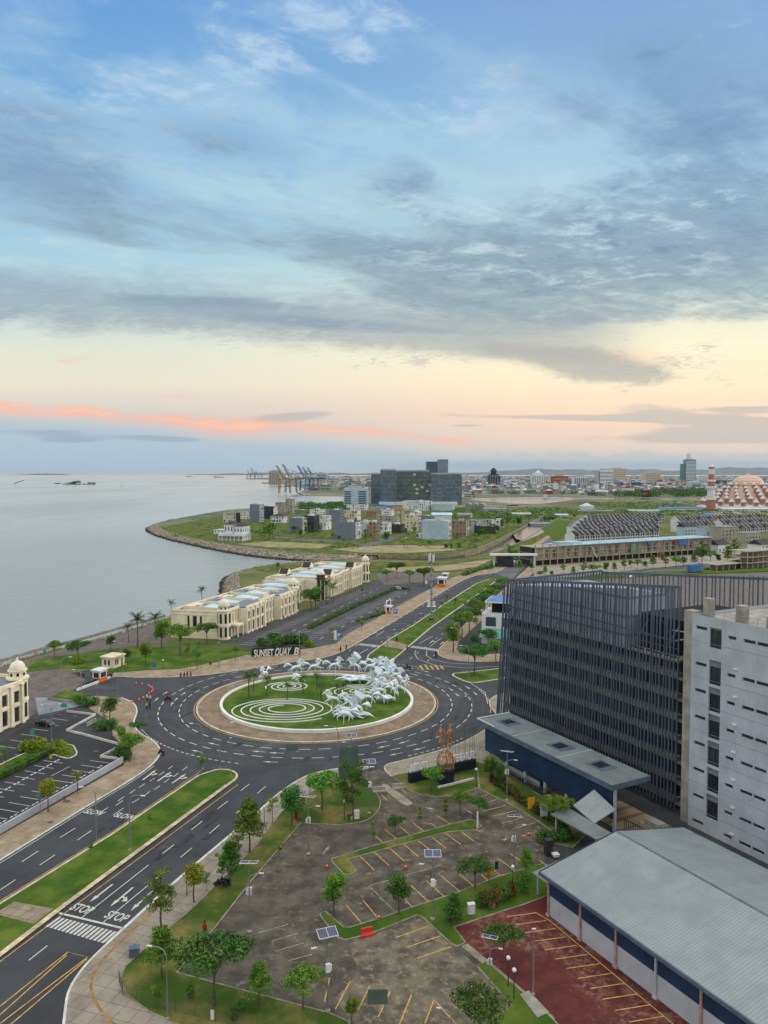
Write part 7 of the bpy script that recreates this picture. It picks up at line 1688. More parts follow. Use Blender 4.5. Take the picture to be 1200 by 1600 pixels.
# ---- trees, each from its place in the photograph
Z = {'w': 'street trees along the right pavement', 'l': 'trees of the old car park', 's': 'trees of the left pavement', 'p': 'park trees by the shore', 'r': 'palms on the round lawn', 'u': 'trees by the upper road', 'f': 'street trees before the long shell', 'n': 'trees on the peninsula', 'q': 'trees of the shop car park'}
TL = [('tall', 253, 1458, 112, 'w', 'tallest tree with open dark crown beside the zebra crossing'), ('layered', 253, 1530, 84, 'w', 'layered dark tree behind the near street lamp'), ('young', 246, 1578, 44, 'w', 'small sapling beside the mesh fence'), ('umbrella', 335, 1572, 118, 'w', 'broad spreading tree on the lawn corner of the old lot'),
 ('yellow', 303, 1411, 62, 'w', 'yellow-green tree on the pavement above the tall tree'), ('young', 323, 1394, 30, 'w', 'thin sapling right of the yellow-green tree'), ('layered', 360, 1386, 74, 'w', 'dark layered tree above the parked motorbike'), ('young', 347, 1371, 44, 'w', 'bare looking sapling on the pavement'),
 ('layered', 390, 1334, 88, 'w', 'wide layered tree overhanging the carriageway'), ('young', 374, 1345, 40, 'w', 'sapling under the wide layered tree'), ('yellow', 426, 1288, 52, 'w', 'light yellow-green tree along the pavement'), ('round', 455, 1292, 68, 'w', 'mid green tree left of the red box'), ('umbrella', 503, 1267, 62, 'w', 'spreading tree on the grass mound'), ('tall', 551, 1282, 98, 'w', 'dense dark tree before the back-facing billboard'), ('young', 484, 1246, 42, 'w', 'thin tree where the pavement meets the ring road'), ('young', 314, 1212, 36, 'w', 'sapling on the near median tip'), ('young', 234, 1292, 24, 'w', 'staked sapling on the median lawn'), ('young', 141, 1338, 26, 'w', 'tiny sapling near the lower end of the median'),
 ('round', 522, 1434, 76, 'l', 'full round tree at the tip of the green strip'), ('round', 623, 1430, 68, 'l', 'light green tree on the green strip'), ('topiary', 583, 1318, 34, 'l', 'small clipped tree at the head of the thin island'), ('umbrella', 618, 1304, 30, 'l', 'flat topped little tree on the thin island'), ('topiary', 656, 1290, 30, 'l', 'tiered clipped tree on the thin island'),
 ('topiary', 696, 1281, 34, 'l', 'three-tiered clipped tree near the island end'), ('umbrella', 719, 1273, 36, 'l', 'small spreading tree beyond the island end'), ('umbrella', 749, 1278, 32, 'l', 'small spreading tree near the hall shrubs'), ('umbrella', 674, 1238, 40, 'l', 'tree in front of the navy lettering wall'), ('umbrella', 742, 1391, 52, 'l', 'wide dark tree on the strip beside the orange sign'),
 ('yellow', 764, 1381, 28, 'l', 'small golden tree beside the wide dark tree'), ('layered', 822, 1372, 48, 'l', 'flat spreading tree by the warehouse corner'), ('layered', 709, 1448, 54, 'l', 'thin layered tree at the strip corner'), ('round', 766, 1224, 46, 'l', 'dark tree at the hall corner, nearer the sign'), ('round', 780, 1230, 42, 'l', 'dark tree at the hall corner behind the solar lamp'),
 ('umbrella', 873, 1296, 56, 'l', 'big dark tree hiding the hall columns'), ('umbrella', 786, 1504, 62, 'l', 'tree standing in the red car park'), ('umbrella', 473, 1578, 72, 'l', 'broad light green tree on the bottom lawn'), ('layered', 405, 1572, 68, 'l', 'slim layered tree on the bottom lawn'), ('round', 550, 1600, 48, 'l', 'dark round tree at the bottom between yellow bays'), ('umbrella', 748, 1632, 88, 'l', 'large tree cut by the bottom edge'), ('young', 437, 1340, 24, 'l', 'staked sapling on the lawn verge'),
 ('round', 172, 1128, 46, 's', 'largest tree on the left pavement'), ('round', 190, 1164, 34, 's', 'tree right of the bush bed, left pavement'), ('umbrella', 203, 1191, 44, 's', 'lower tree of the left pavement near the wall end'), ('young', 160, 1151, 32, 's', 'slim tree behind the zigzag wall'), ('round', 175, 1153, 34, 's', 'tree in the middle of the left pavement group'), ('umbrella', 216, 1152, 26, 's', 'small tree at the kerb of the ring road'),
 ('yellow', 121, 1242, 48, 's', 'young tree leaning over the white wall'), ('yellow', 75, 1269, 50, 's', 'staked yellow-green tree beside the white wall'), ('young', 9, 1201, 34, 's', 'young tree in the left car park'), ('young', 141, 1113, 30, 's', 'slim tree beside the grass wedge'), ('young', 121, 1106, 16, 's', 'low tree at the grass wedge'),
 ('palm', 215, 1011, 50, 'p', 'tall palm nearest the promenade'), ('palm', 244, 999, 42, 'p', 'palm beside the white end wall'), ('palm', 201, 1004, 30, 'p', 'short palm behind the tall palm'), ('round', 253, 1014, 38, 'p', 'dense tree before the white end wall'), ('umbrella', 282, 1024, 38, 'p', 'tree before the white end wall, middle'), ('umbrella', 323, 1006, 26, 'p', 'small spreading tree by the corner tower'),
 ('umbrella', 85, 1027, 20, 'p', 'small dark tree at the shore end of the lawn'), ('umbrella', 122, 1034, 28, 'p', 'spreading tree inside the round bed'), ('round', 173, 1016, 20, 'p', 'small tree on the promenade edge'), ('round', 228, 1040, 30, 'p', 'tree in the middle of the park lawn'), ('round', 199, 1036, 20, 'p', 'round tree right of the park kiosk'), ('young', 308, 1046, 34, 'p', 'slim young tree near the park pavement'), ('young', 293, 1030, 20, 'p', 'leaning sapling on the park lawn'), ('young', 368, 1033, 26, 'p', 'young tree left of the lettering sign'),
 ('palm', 316, 944, 26, 'p', 'palm behind the shop roofs, farther'), ('palm', 267, 962, 24, 'p', 'palm behind the shop roofs, nearer'), ('palm', 434, 905, 24, 'p', 'palm beyond the second shop row'),
 ('fanpalm', 389, 1094, 46, 'r', 'westernmost palm on the round lawn'), ('fanpalm', 396, 1083, 35, 'r', 'palm just behind the westernmost one'), ('fanpalm', 417, 1090, 38, 'r', 'palm in front of the lone white horse'), ('fanpalm', 449, 1096, 32, 'r', 'thin palm beside the small spiral'), ('fanpalm', 474, 1088, 36, 'r', 'palm right of the small spiral'), ('fanpalm', 495, 1081, 32, 'r', 'palm at the middle of the lawn, rear'), ('fanpalm', 502, 1099, 38, 'r', 'palm above the largest spiral'), ('fanpalm', 526, 1095, 28, 'r', 'palm left in the eastern spiral'), ('fanpalm', 538, 1097, 34, 'r', 'palm inside the eastern spiral'),
 ('round', 708, 1020, 34, 'u', 'dark tree at the crossing corner'), ('umbrella', 722, 1000, 30, 'u', 'second tree up from the crossing corner'), ('umbrella', 733, 988, 28, 'u', 'third tree up from the crossing corner'), ('umbrella', 744, 976, 26, 'u', 'fourth tree up from the crossing corner'), ('umbrella', 756, 962, 24, 'u', 'fifth tree up from the crossing corner'), ('umbrella', 765, 952, 22, 'u', 'sixth tree up from the crossing corner'), ('umbrella', 775, 941, 20, 'u', 'seventh tree up from the crossing corner'), ('umbrella', 785, 930, 20, 'u', 'eighth tree up from the crossing corner'),
 ('round', 741, 1014, 16, 'u', 'small round tree on the lawn before the villa'), ('umbrella', 763, 1012, 20, 'u', 'spreading tree on the lawn before the villa'), ('umbrella', 776, 1003, 18, 'u', 'tree under the villa awning'), ('umbrella', 741, 1055, 34, 'u', 'large tree on the small lawn island'), ('umbrella', 775, 1037, 24, 'u', 'tree beside the fin block at the side street'), ('palm', 712, 953, 18, 'u', 'little palm on the far median'), ('palm', 698, 944, 14, 'u', 'little palm across the far median kerb'), ('palm', 690, 955, 14, 'u', 'low palm behind the mast'), ('palm', 682, 962, 12, 'u', 'lowest palm by the telecom mast'),
 ('umbrella', 662, 915, 20, 'u', 'tree beside the orange kiosk'), ('umbrella', 640, 911, 14, 'u', 'small tree in the far courtyard'), ('umbrella', 620, 903, 18, 'u', 'thin tree at the far courtyard edge'), ('umbrella', 604, 908, 12, 'u', 'tiny tree by the far domed tower'),
 ('round', 493, 952, 30, 'q', 'dense tree before the timber tower, left'), ('umbrella', 486, 954, 28, 'q', 'dark tree leaning on the shop corner'), ('palm', 511, 944, 38, 'q', 'bushy palm before the second shop row'), ('palm', 521, 942, 32, 'q', 'palm at the second shop row, right'), ('young', 486, 962, 14, 'q', 'young tree in the parking rows, first'), ('young', 498, 958, 12, 'q', 'young tree in the parking rows, second'), ('young', 566, 932, 14, 'q', 'young tree in the parking rows, farthest'), ('yellow', 518, 1000, 18, 'q', 'light shrub-like tree beside the blue sign'), ('yellow', 565, 984, 12, 'q', 'light young tree on the roadside verge, first'), ('young', 590, 967, 16, 'q', 'young tree on the roadside verge, second'), ('young', 640, 933, 16, 'q', 'young tree on the roadside verge, third')]
for k, px, py, h, z, lab in TL: put_tree(k, px, py, h * (1.5 if z == 'u' and k != 'palm' else 1.3 if z in 'pq' and k != 'palm' else 1.0), Z[z], lab)
fl_ = []
for px, py, h in ((844, 904, 10), (862, 902, 8), (896, 900, 9), (912, 899, 11), (926, 899, 14), (947, 896, 14), (960, 895, 10), (975, 893, 11), (996, 891, 14), (1008, 890, 11), (1020, 889, 14), (1040, 888, 10), (1056, 888, 16), (1068, 886, 13), (1084, 885, 12), (1097, 885, 19), (1110, 881, 17), (1122, 881, 12), (1137, 882, 18), (1148, 873, 15), (1160, 872, 13), (1176, 874, 12), (852, 899, 9), (880, 897, 9), (936, 893, 9), (985, 887, 9), (1035, 880, 9), (1090, 876, 10)): fl_.append(put_tree('mid', px, py, h * 1.5, Z['f'], 'x'))
finish_labels(fl_, 'street tree before the long shell, {}', 'counted out from the gatehouse', G(795, 886))
nl_ = []
for px, py, h in ((408, 843, 13), (414, 839, 11), (421, 842, 12), (426, 836, 10), (460, 833, 9), (470, 841, 10), (478, 836, 7), (483, 838, 7), (444, 836, 5), (604, 850, 13), (571, 846, 8), (592, 838, 8), (672, 857, 10), (697, 861, 8), (705, 862, 7), (718, 861, 6), (742, 845, 9), (750, 843, 11), (757, 838, 9), (765, 838, 9), (770, 832, 10), (777, 834, 9), (785, 828, 9), (793, 826, 10), (803, 824, 9), (811, 824, 11), (634, 838, 7), (647, 836, 7), (520, 842, 6), (530, 846, 7), (556, 822, 6), (500, 834, 7), (340, 838, 8), (355, 828, 8), (806, 884, 14), (797, 882, 13), (788, 884, 12), (830, 893, 10), (812, 893, 9)): nl_.append(put_tree('mid', px, py, h * 1.7, Z['n'], 'x'))
finish_labels(nl_, 'tree on the peninsula, {}', 'counted out from the white mansion', G(357, 845))
# ---- hedges and shrubs
m_hedge = leafmat('hedge_leaf', (46, 80, 28), (80, 112, 40), 0); m_hedgey = leafmat('hedge_yellow', (106, 130, 34), (142, 150, 48), 0)
def hedge(P, w, h, lab, m=m_hedge, dens=26, z0=.1, s=.16):
    mb = MB(); rg = random.Random(len(P)); ribbon(mb, P, w * .8, z0, z0 + h * .85)
    for a, b in zip(P, P[1:]):
        L = (b - a).length; d = (b - a).normalized(); q = Vector((-d.y, d.x, 0))
        for _ in range(int(L * dens * (w + h))):
            t_ = rg.random() * L; v = rg.choice(((rg.uniform(-.5, .5) * w, h), (.5 * w, rg.random() * h), (-.5 * w, rg.random() * h))); p = a + d * t_ + q * v[0] + UP * (z0 + v[1]); leaves(mb, p, (.1, .1, .1), 1, s, rg)
    tag(mb.build('hedge', m), lab, 'hedge')
hedge(pts((-20, 1226), (40, 1196), (78, 1177)), 1.5, 1.1, 'long clipped hedge on the island of the left car park', z0=.16)
hedge(pts((482, 984), (550, 951), (622, 919)), 1.8, 1.2, 'very long hedge dividing the shop car park', dens=14, s=.22)
hedge(pts((560, 972), (602, 958)), 1.4, .9, 'short hedge beside the toll booth', dens=14, s=.22)
hedge([G(394, 1028) + Vector((-1, 3.6, 0)), G(470, 1023.6) + Vector((-1, 3.6, 0))], 2.2, 2.0, 'dark hedge bank behind the white lettering', dens=18, s=.22, m=m_leafd)
hedge(pts((724, 900), (745, 892), (768, 886), (790, 874)), 3, 1.2, 'loose dark hedge along the verge before the gatehouse', dens=8, s=.4, m=m_leafd)
def shrub_f(m, kind):
    def f():
        r = thing('shrub', 'x', 'shrub'); c = MB(); rg = random.Random(kind)
        if kind == 0: leaves(c, (0, 0, .8), (.55, .55, .8), 240, .12, rg, .5)
        else:
            for j in range(6): leaves(c, (rg.uniform(-.8, .8), rg.uniform(-.8, .8), .6), (.9, .9, .6), 150, .14, rg, .5)
        c.build('foliage', m, r); return r
    return Proto(f)
SH = [shrub_f(m_leafr, 0), shrub_f(m_leafd, 0), shrub_f(m_hedgey, 1), shrub_f(m_leafd, 1)]
row = []
for i in range(30):
    t_ = i / 29; p = G(768, 1222).lerp(G(884, 1302), t_); row.append(SH[0 if i % 3 else 1].put(p + G2 * random.uniform(-.5, .5) + UP * .1, random.random() * 6, random.uniform(1.0, 1.5), 'x', 'shrub row before the navy hall'))
finish_labels(row, 'reddish green shrub, {}', 'in the row from the hall corner', G(768, 1222))
for px, py, k, s_, lab in ((55, 1172, 2, 1.9, 'yellow-green shrub at the end of the car park hedge'), (68, 1168, 2, 1.7, 'yellow-green shrub behind the hedge end'), (90, 1172, 2, 1.5, 'yellow-green shrub on the rounded island tip'), (101, 1178, 2, 1.3, 'smallest yellow-green shrub at the island kerb'), (160, 1142, 3, 1.6, 'dark shrub bed beside the zigzag wall'), (187, 1178, 3, 1.8, 'dark shrub at the wall corner'), (193, 1186, 3, 1.3, 'dark shrub below the wall corner'), (140, 1104, 3, 1.7, 'low dark shrub near the grass wedge'), (120, 1100, 3, 1.6, 'flat shrub clump by the slabs'),
      (415, 1010, 3, 2.2, 'dark shrub left behind the lettering'), (432, 1008, 3, 2.4, 'dark shrub behind the middle of the lettering'), (448, 1004, 3, 2.6, 'tall dark shrub behind the lettering'), (462, 1006, 3, 2.4, 'dark shrub behind the end of the lettering'), (478, 1002, 3, 2.0, 'shrub right of the lettering'), (487, 1010, 2, 1.6, 'light shrub right of the lettering'), (425, 1000, 3, 2.0, 'round shrub in the parking corner'),
      (703, 1440, 1, 1.6, 'dark shrub under the thin layered tree'), (716, 1436, 1, 1.5, 'dark shrub beside the thin layered tree'), (751, 1420, 1, 1.4, 'green shrub left of the bins'), (757, 1417, 0, 1.6, 'reddish shrub left of the bins'), (775, 1414, 0, 1.8, 'reddish shrub right of the bins'), (791, 1408, 1, 1.4, 'green shrub on the strip'), (800, 1402, 0, 1.5, 'reddish shrub beneath the globe lamp'), (818, 1397, 1, 1.9, 'dark shrub beside the small canopy'), (366, 1596, 1, 1.0, 'round ball shrub on the bottom lawn'), (377, 1582, 1, .9, 'small ball shrub on the bottom lawn'), (298, 1561, 1, 1.0, 'low shrub near the fence lamp'),
      (858, 1312, 3, 1.5, 'leafy shrub bed before the folded canopy'), (876, 1308, 3, 1.3, 'shrub touching the folded canopy'), (120, 1036, 2, 1.6, 'ring of low shrubs under the park tree')): SH[k].put(G(px, py) + UP * .12, random.random() * 6, s_, lab)
# ---- walls, wheel stops, fences
def wallthing(P, w, h, lab, m=m_white, name='wall', z0=.04): mb = MB(); ribbon(mb, P, w, z0, z0 + h); return tag(mb.build(name, m), lab, 'wall')
wallthing(pts((192, 1192), (0, 1303), (-120, 1372)), .3, 1.3, 'long low white wall between the left car park and pavement', m_whitew)
wallthing(pts((104, 1113), (149, 1118), (104, 1143), (126, 1148), (184, 1164), (188, 1168), (157, 1184), (192, 1188)), .25, .5, 'low zigzag kerb wall of the left car park', m_kerbw)
wallthing(pts((187, 1163), (188, 1178)), .3, 1.1, 'short white wall piece at the pavement corner', m_whitew)
wallthing(pts((135, 1136), (150, 1128)), .25, 1.0, 'pale concrete ramp wall beside the bushes', m_conc)
wallthing(pts((120, 1080), (172, 1060)), .25, .7, 'white barrier wall along the side road', m_whitep)
wallthing(pts((75, 1094), (136, 1102)), .25, .8, 'pale low wall below the grass wedge', m_conc)
wallthing(pts((-60, 1053), (60, 1018), (130, 1000), (200, 980), (258, 964)), .6, 1.1, 'pale promenade wall along the boulders', m_conc)
wallthing(pts((597, 1230), (640, 1256)), .01, .01, 'thin edge', m_conc) if 0 else None
def stop_f():
    g = MB(); g.prism([(-.3, -.09), (.3, -.09), (.3, .09), (-.3, .09)], 0, .14); o = g.build('wheel_stop', m_whitep); return tag(o, 'x', 'wheel stop', 'white wheel stops of the left car park')
WS = Proto(stop_f); ws = []
for a, b, n in (((166, 1196), (-20, 1303), 12), ((98, 1187), (-20, 1254), 9)):
    A_, B_ = G(*a), G(*b)
    for i in range(n):
        for s_ in (-.45, .45): p = A_.lerp(B_, (i + .5) / n) + E1 * s_ - E2 * .6; ws.append(WS.put(p + UP * .06, rzE, 1.0, 'x'))
finish_labels(ws, 'white wheel stop, {}', 'counted out from the wall corner', G(192, 1190))
root = thing('mesh_fence', 'green wire mesh fence curving round the bottom lawn corner', 'fence')
FP = resample(cr(pts((186, 1536), (189, 1552), (207, 1566), (260, 1580), (320, 1593), (400, 1612), (520, 1640)), 5), 2.5)
m_mesh = mat('fence_mesh', (70, 96, 76), .6, .05, 1, metal=.2)
for a, b in zip(FP, FP[1:]):
    g = MB()
    for k in range(8): g.beam(a + UP * (.2 + k * .2), b + UP * (.2 + k * .2), .014)
    for k in range(14): q = a.lerp(b, k / 14); g.beam(q + UP * .2, q + UP * 1.62, .012)
    g.build('mesh_panel', m_mesh, root); g = MB(); g.tube([a, a + UP * 1.75], .035, 5); g.build('post', m_mesh, root)
# ---- lettering sign of the shops
def letters(txt, a, b, h, m, lab, root, shear=0.0, depth=.18, mirror=False, z=.3, out=None):
    a, b = Vector(a), Vector(b); d = (b - a).normalized(); L = (b - a).length
    if mirror: a, b = b, a; d = -d
    c = bpy.data.curves.new('t', 'FONT'); c.body = txt; c.size = 1; c.extrude = depth / h / 2; c.offset = .02; o = bpy.data.objects.new('t', c)
    me = bpy.data.meshes.new_from_object(o); bpy.data.objects.remove(o)
    for v in me.vertices: v.co.x += shear * v.co.y
    x0 = min(v.co.x for v in me.vertices); x1 = max(v.co.x for v in me.vertices); sx = L / (x1 - x0); z1 = max(v.co.y for v in me.vertices)
    n = Vector((d.y, -d.x, 0))
    g = MB(); g.add([a + d * (v.co.x - x0) * sx + UP * (z + v.co.y / z1 * h) + n * v.co.z * h for v in me.vertices], [tuple(p.vertices) for p in me.polygons])
    o = g.build('lettering', m, root); return o
root = thing('shop_sign', 'large white lettering SUNSET QUAY B standing before the dark hedge', 'sign')
m_lett = mat('white_letter', (226, 228, 228), .5, .03, 1)
ql = lambda x: G(394, 1028).lerp(G(470, 1023.6), (x - 394) / 76)
letters('SUNSET', ql(397), ql(427), 2.3, m_lett, '', root); letters('QUAY', ql(429.5), ql(455), 2.5, m_lett, '', root, .35); letters('B', ql(459), ql(467), 2.3, m_lett, '', root, .2)
g = MB(); ribbon(g, [G(394, 1028) + Vector((-.3, 1.3, 0)), G(470, 1023.6) + Vector((-.3, 1.3, 0))], .4, .1, 2.9); g.build('sign_wall', mat('sign_dark', (44, 52, 48), .9, .1, .5), root)
root = thing('entrance_sign', 'navy wall with white lettering seen from behind beside the copper sculpture', 'sign')
g = MB(); ribbon(g, [G(639, 1224), G(698, 1210), G(742, 1200)], .9, .1, 2.0); g.build('navy_wall', mat('navy_wall', (30, 36, 54), .6, .08, .6), root)
for k in range(8): p = G(703 + k * 4.6, 1213 - k * 1.2); g = MB(); g.box(p.x - .06, p.y - .5, .2, p.x + .06, p.y - .42, 1.9); g.build('wall_rib', m_frame, root)
letters('SUNSET', G(707, 1207.5), G(741, 1200), 1.5, m_lett, '', root, mirror=True, z=2.05); letters('QUAY', G(678, 1214), G(692, 1211), 1.4, m_lett, '', root, mirror=True, z=2.05); letters('CIPUTRA', G(641, 1223), G(670, 1216), 1.5, m_lett, '', root, mirror=True, z=2.05)
# copper sculpture: two stick figures above a woven barrel
m_cop = mat('copper_wood', (200, 150, 108), .5, .15, 2, col2=(140, 92, 62)); p0 = G(696, 1222)
root = thing('copper_sculpture', 'tall copper sculpture of two dancing figures above an open woven barrel on a navy plinth', 'sculpture', p0, 0)
g = MB(); g.lathe([(1.7, 0), (1.8, 2.6), (1.9, 2.7)], 10); g.build('plinth', MATS['navy_wall'], root)
g = MB()
for k in range(16):
    a = k * pi / 8
    if 3 < k < 6: continue
    g.tube([(1.5 * cos(a), 1.5 * sin(a), 2.9), (1.75 * cos(a + .2), 1.75 * sin(a + .2), 4.2), (1.2 * cos(a + .4), 1.2 * sin(a + .4), 5.6), (.5 * cos(a + .5), .5 * sin(a + .5), 6.2)], [.08, .1, .08, .06], 5)
for z, r_ in ((3.3, 1.65), (4.4, 1.75), (5.4, 1.3)): g.tube([(r_ * cos(R(a)), r_ * sin(R(a)), z) for a in range(0, 361, 20)], .07, 5)
g.build('woven_barrel', m_cop, root)
for s_ in (-1, 1):
    V_ = [(s_ * .9, 0, 9.2), (s_ * .95, 0, 10.2), (s_ * .9, 0, 10.9), (s_ * .9, 0, 11.5), (s_ * .6, .1, 8.0), (s_ * .3, 0, 6.4), (s_ * 1.2, -.1, 7.9), (s_ * .7, 0, 6.5), (s_ * 1.5, .1, 9.8), (s_ * 1.8, .3, 9.0), (s_ * .3, .1, 10.0), (s_ * -.1, .2, 9.3)]
    link('figure', skin_mesh('figure', V_, [(0, 1), (1, 2), (2, 3), (0, 4), (4, 5), (0, 6), (6, 7), (1, 8), (8, 9), (1, 10), (10, 11)], [.32, .36, .15, .26, .2, .12, .2, .12, .13, .09, .13, .09], 1, m_cop), root)
g = MB(); leaves(g, (-.8, -.6, 2.9), (1.5, 1.2, .7), 160, .2, random.Random(4)); g.build('planting', m_leaf, root)
PF = []
for k, (px, py) in enumerate(((686, 1230), (697, 1228), (707, 1226), (717, 1223), (727, 1221), (738, 1218), (712, 1190), (725, 1187), (734, 1184), (741, 1181))):
    g = MB(); g.tube([(0, 0, 0), (0, 0, 11.5)], [.035, .02], 5); g.lathe([(.14, 0), (.14, .2)], 6)
    o = g.build('flagpole', m_frame); o.location = G(px, py) + UP * .1; PF.append(tag(o, 'x', 'flagpole', 'bare flagpoles round the copper sculpture'))
finish_labels(PF, 'bare dark flagpole, {}', 'nearest to the copper sculpture', p0 + Vector((.3, 0, 0)))
mb = MB(); ribbon(mb, pts((684, 1233), (740, 1219)), .3, .15, .5); tag(mb.build('pole_plinth', m_whitep), 'low white plinth under the front flagpoles', 'plinth')
# ---- telecom mast
p = G(674, 969); root = thing('telecom_mast', 'tall slim grey telecom mast with antennas beside the far median', 'mast', p, 0); h = 27
g = MB(); g.lathe([(.55, 0), (.5, 5), (.42, 14), (.34, h - 2), (.3, h)], 10); g.build('mast_pole', mat('mast_grey', (138, 146, 146), .6, .06, .8), root)
for k in range(9): g = MB(); g.lathe([(.62, 3 + k * 2.6), (.62, 3.15 + k * 2.6)], 10); g.build('joint_ring', m_frame, root)
for k in range(6): a = k * pi / 3; g = MB(); g.cbox(1.2 * cos(a), 1.2 * sin(a), h - 1.0 - (k % 2) * .6, .25, .5, 3.0, a); g.beam((0, 0, h - 1), (1.2 * cos(a), 1.2 * sin(a), h - 1), .08); g.build('antenna', m_whitep, root)
g = MB(); g.box(-1.8, -1.2, 5.6, 1.8, 1.2, 5.75); g.box(-1.6, -1.4, 6.2, -.5, -.6, 8.2); g.box(.4, -1.4, 6.2, 1.5, -.6, 7.8); g.build('equipment_boxes', m_whitep, root)
g = MB(); g.box(-.9, -.9, 0, .9, .9, .8); g.build('base', m_frame, root)
# ---- road signs and boards
def board(px, py, w, h, z, col, lab, yw=0, posts=1, back=None, txt=None, name='road_sign'):
    root = thing(name, lab, 'sign', G(px, py), R(yw)); g = MB()
    for k in range(posts):
        x = 0 if posts == 1 else (-w * .35 + k * w * .7); g.tube([(x, .06, 0), (x, .06, z + h * .9)], .05, 6)
    g.build('post', m_metal, root); g = MB(); g.box(-w / 2, -.03, z, w / 2, .03, z + h); pn = g.build('sign_panel', col, root)
    if txt: letters(txt, (-w * .25, -.05, 0), (w * .25, -.05, 0), h * .6, m_lett, '', pn, z=z + h * .2, depth=.02)
    return root
m_signb = mat('sign_blue', (48, 108, 190), .5, .04, 1); m_signg = mat('sign_green_back', (92, 112, 104), .5, .06, .5, metal=.3); m_signy = mat('sign_yellow', (214, 160, 30), .5, .05, 1)
board(530, 1007, 2.2, 1.6, 2.6, m_signb, 'blue parking sign with white P beside the shop car park', 0, 2, txt='P'); board(524, 1008, .9, 3.2, 2.0, m_whitep, 'white panel sign left of the blue parking sign'); board(618, 965, 1.6, 2.0, 1.6, m_signb, 'blue panel beside the toll booth', txt='P')
board(241, 1056, 1.3, .9, 2.6, m_signb, 'small blue sign on the park pavement'); board(70, 1028, .9, 1.6, 1.2, mat('sign_teal', (70, 150, 140), .5, .05, 1), 'small teal sign on the lawn edge'); board(51, 1172, .8, 1.0, 3.4, MATS['sign_teal'], 'teal sign on a pole at the hedge'); board(100, 1120, 1.6, 1.0, 2.4, MATS['sign_teal'], 'teal board at the car park corner')
board(63, 1274, .7, .7, 2.8, m_signb, 'little blue sign beside the white wall'); board(545, 1245, 3.6, 6.0, 3.4, m_signg, 'tall grey-green billboard seen from behind, south of the roundabout', 4, 2); board(456, 1221, 2.2, 1.4, 6.0, m_signg, 'small road sign high on its pole, seen from behind', 10)
o_ = board(305, 1363, .9, .9, 2.3, m_signg, 'grey diamond road sign seen from behind beside the carriageway'); [c.__setattr__('rotation_euler', (0, R(45), 0)) or c.__setattr__('location', (-1.95, 0, .8)) for c in KIDS[o_.name] if c.name.startswith('sign_panel')]
board(590, 1594, 2.2, 1.7, 1.8, m_signg, 'grey board on two posts among the yellow bays', 0, 2); board(830, 1272, 1.4, 2.0, 1.0, m_signy, 'yellow banner before the hall shrubs', 20, 2, name='banner'); board(850, 1286, 1.4, 2.2, 1.2, m_whitep, 'white banner with blue emblem before the hall shrubs', 20, 2, name='banner'); board(764, 1384, 1.1, 1.4, 1.6, m_signy, 'golden sign board beside the wide dark tree'); board(776, 1364, .5, 1.2, .6, m_frame, 'narrow dark board standing in a bay')
board(746, 1296, .3, 2.8, .3, m_whitep, 'thin white marker post at the end of the thin island', name='marker_post'); board(666, 920, 1.2, 1.8, 2.6, m_whitep, 'white letter board near the orange kiosk', name='notice_board'); board(332, 1596, .4, 1.1, .2, m_whitep, 'small white number plate on the bottom lawn', name='marker_post'); board(657, 1086, .3, 1.6, .8, m_whitep, 'thin white marker beside the ring lane')
g = MB(); g.tube([(-.45, 0, 0), (-.2, 0, .5), (.2, 0, -.1), (.4, 0, .3)], .12, 5); o = g.build('emblem', m_signb, bpy.data.objects[[x.name for x in COL.objects if x.get('label') == 'white banner with blue emblem before the hall shrubs'][0]]); o.location = (0, -.08, 2.3)
# ---- kiosks and booths
def booth(px, py, s, col, lab, canopy=None):
    root = thing('guard_booth', lab, 'booth', G(px, py), rzE); g = MB(); g.wall((-1.2, -1, 0), (1, 0, 0), 2.4, 2.5, [(.3, 1.0, 2.1, 2.1)], .1, N=(0, -1, 0)); g.wall((-1.2, 1, 0), (0, -1, 0), 2, 2.5, [(.3, 1.0, 1.7, 2.1)], .1, N=(-1, 0, 0)); g.quad((1.2, -1, 0), (1.2, 1, 0), (1.2, 1, 2.5), (1.2, -1, 2.5)); g.quad((1.2, 1, 0), (-1.2, 1, 0), (-1.2, 1, 2.5), (1.2, 1, 2.5))
    g.build('wall', m_whitep, root); g = MB(); g.box(-1.24, -1.04, .05, 1.24, 1.04, .95); g.build('lower_panel', col, root); g = MB(); g.box(-1.05, -.85, .96, 1.05, .85, 2.3); g.build('window_glass', m_glassd, root); g = MB(); g.box(-1.5, -1.3, 2.5, 1.5, 1.3, 2.75); g.build('roof', m_whitep, root)
    if canopy:
        g = MB()
        for x in (-2.6, 2.6): g.tube([(x, 0, 0), (x, 0, 4.2), (x * .8, 0, 4.9), (x * .5, 0, 4.6)], .16, 6)
        g.tube([(-2.6 * cos(R(a)), 0, 3.6 + 1.1 * sin(R(a))) for a in range(0, 181, 20)], .14, 6); g.build('arch', m_whitep, root)
    root.scale = (s,) * 3; return root
m_or = mat('orange_panel', (206, 108, 46), .5, .05, 1); m_rd = mat('red_plastic', (208, 54, 48), .45, .05, 1)
booth(607, 958, 1.2, m_or, 'orange and white toll booth under a white arch', True); booth(156, 1064, 1.3, m_or, 'orange and white vending cart on the plaza'); booth(691, 917, 1.9, m_or, 'orange and white kiosk with purple awning by the far pavement'); booth(696, 906, 1.4, mat('purple', (112, 74, 168), .6, .05, 1), 'purple and white stall behind the orange kiosk')
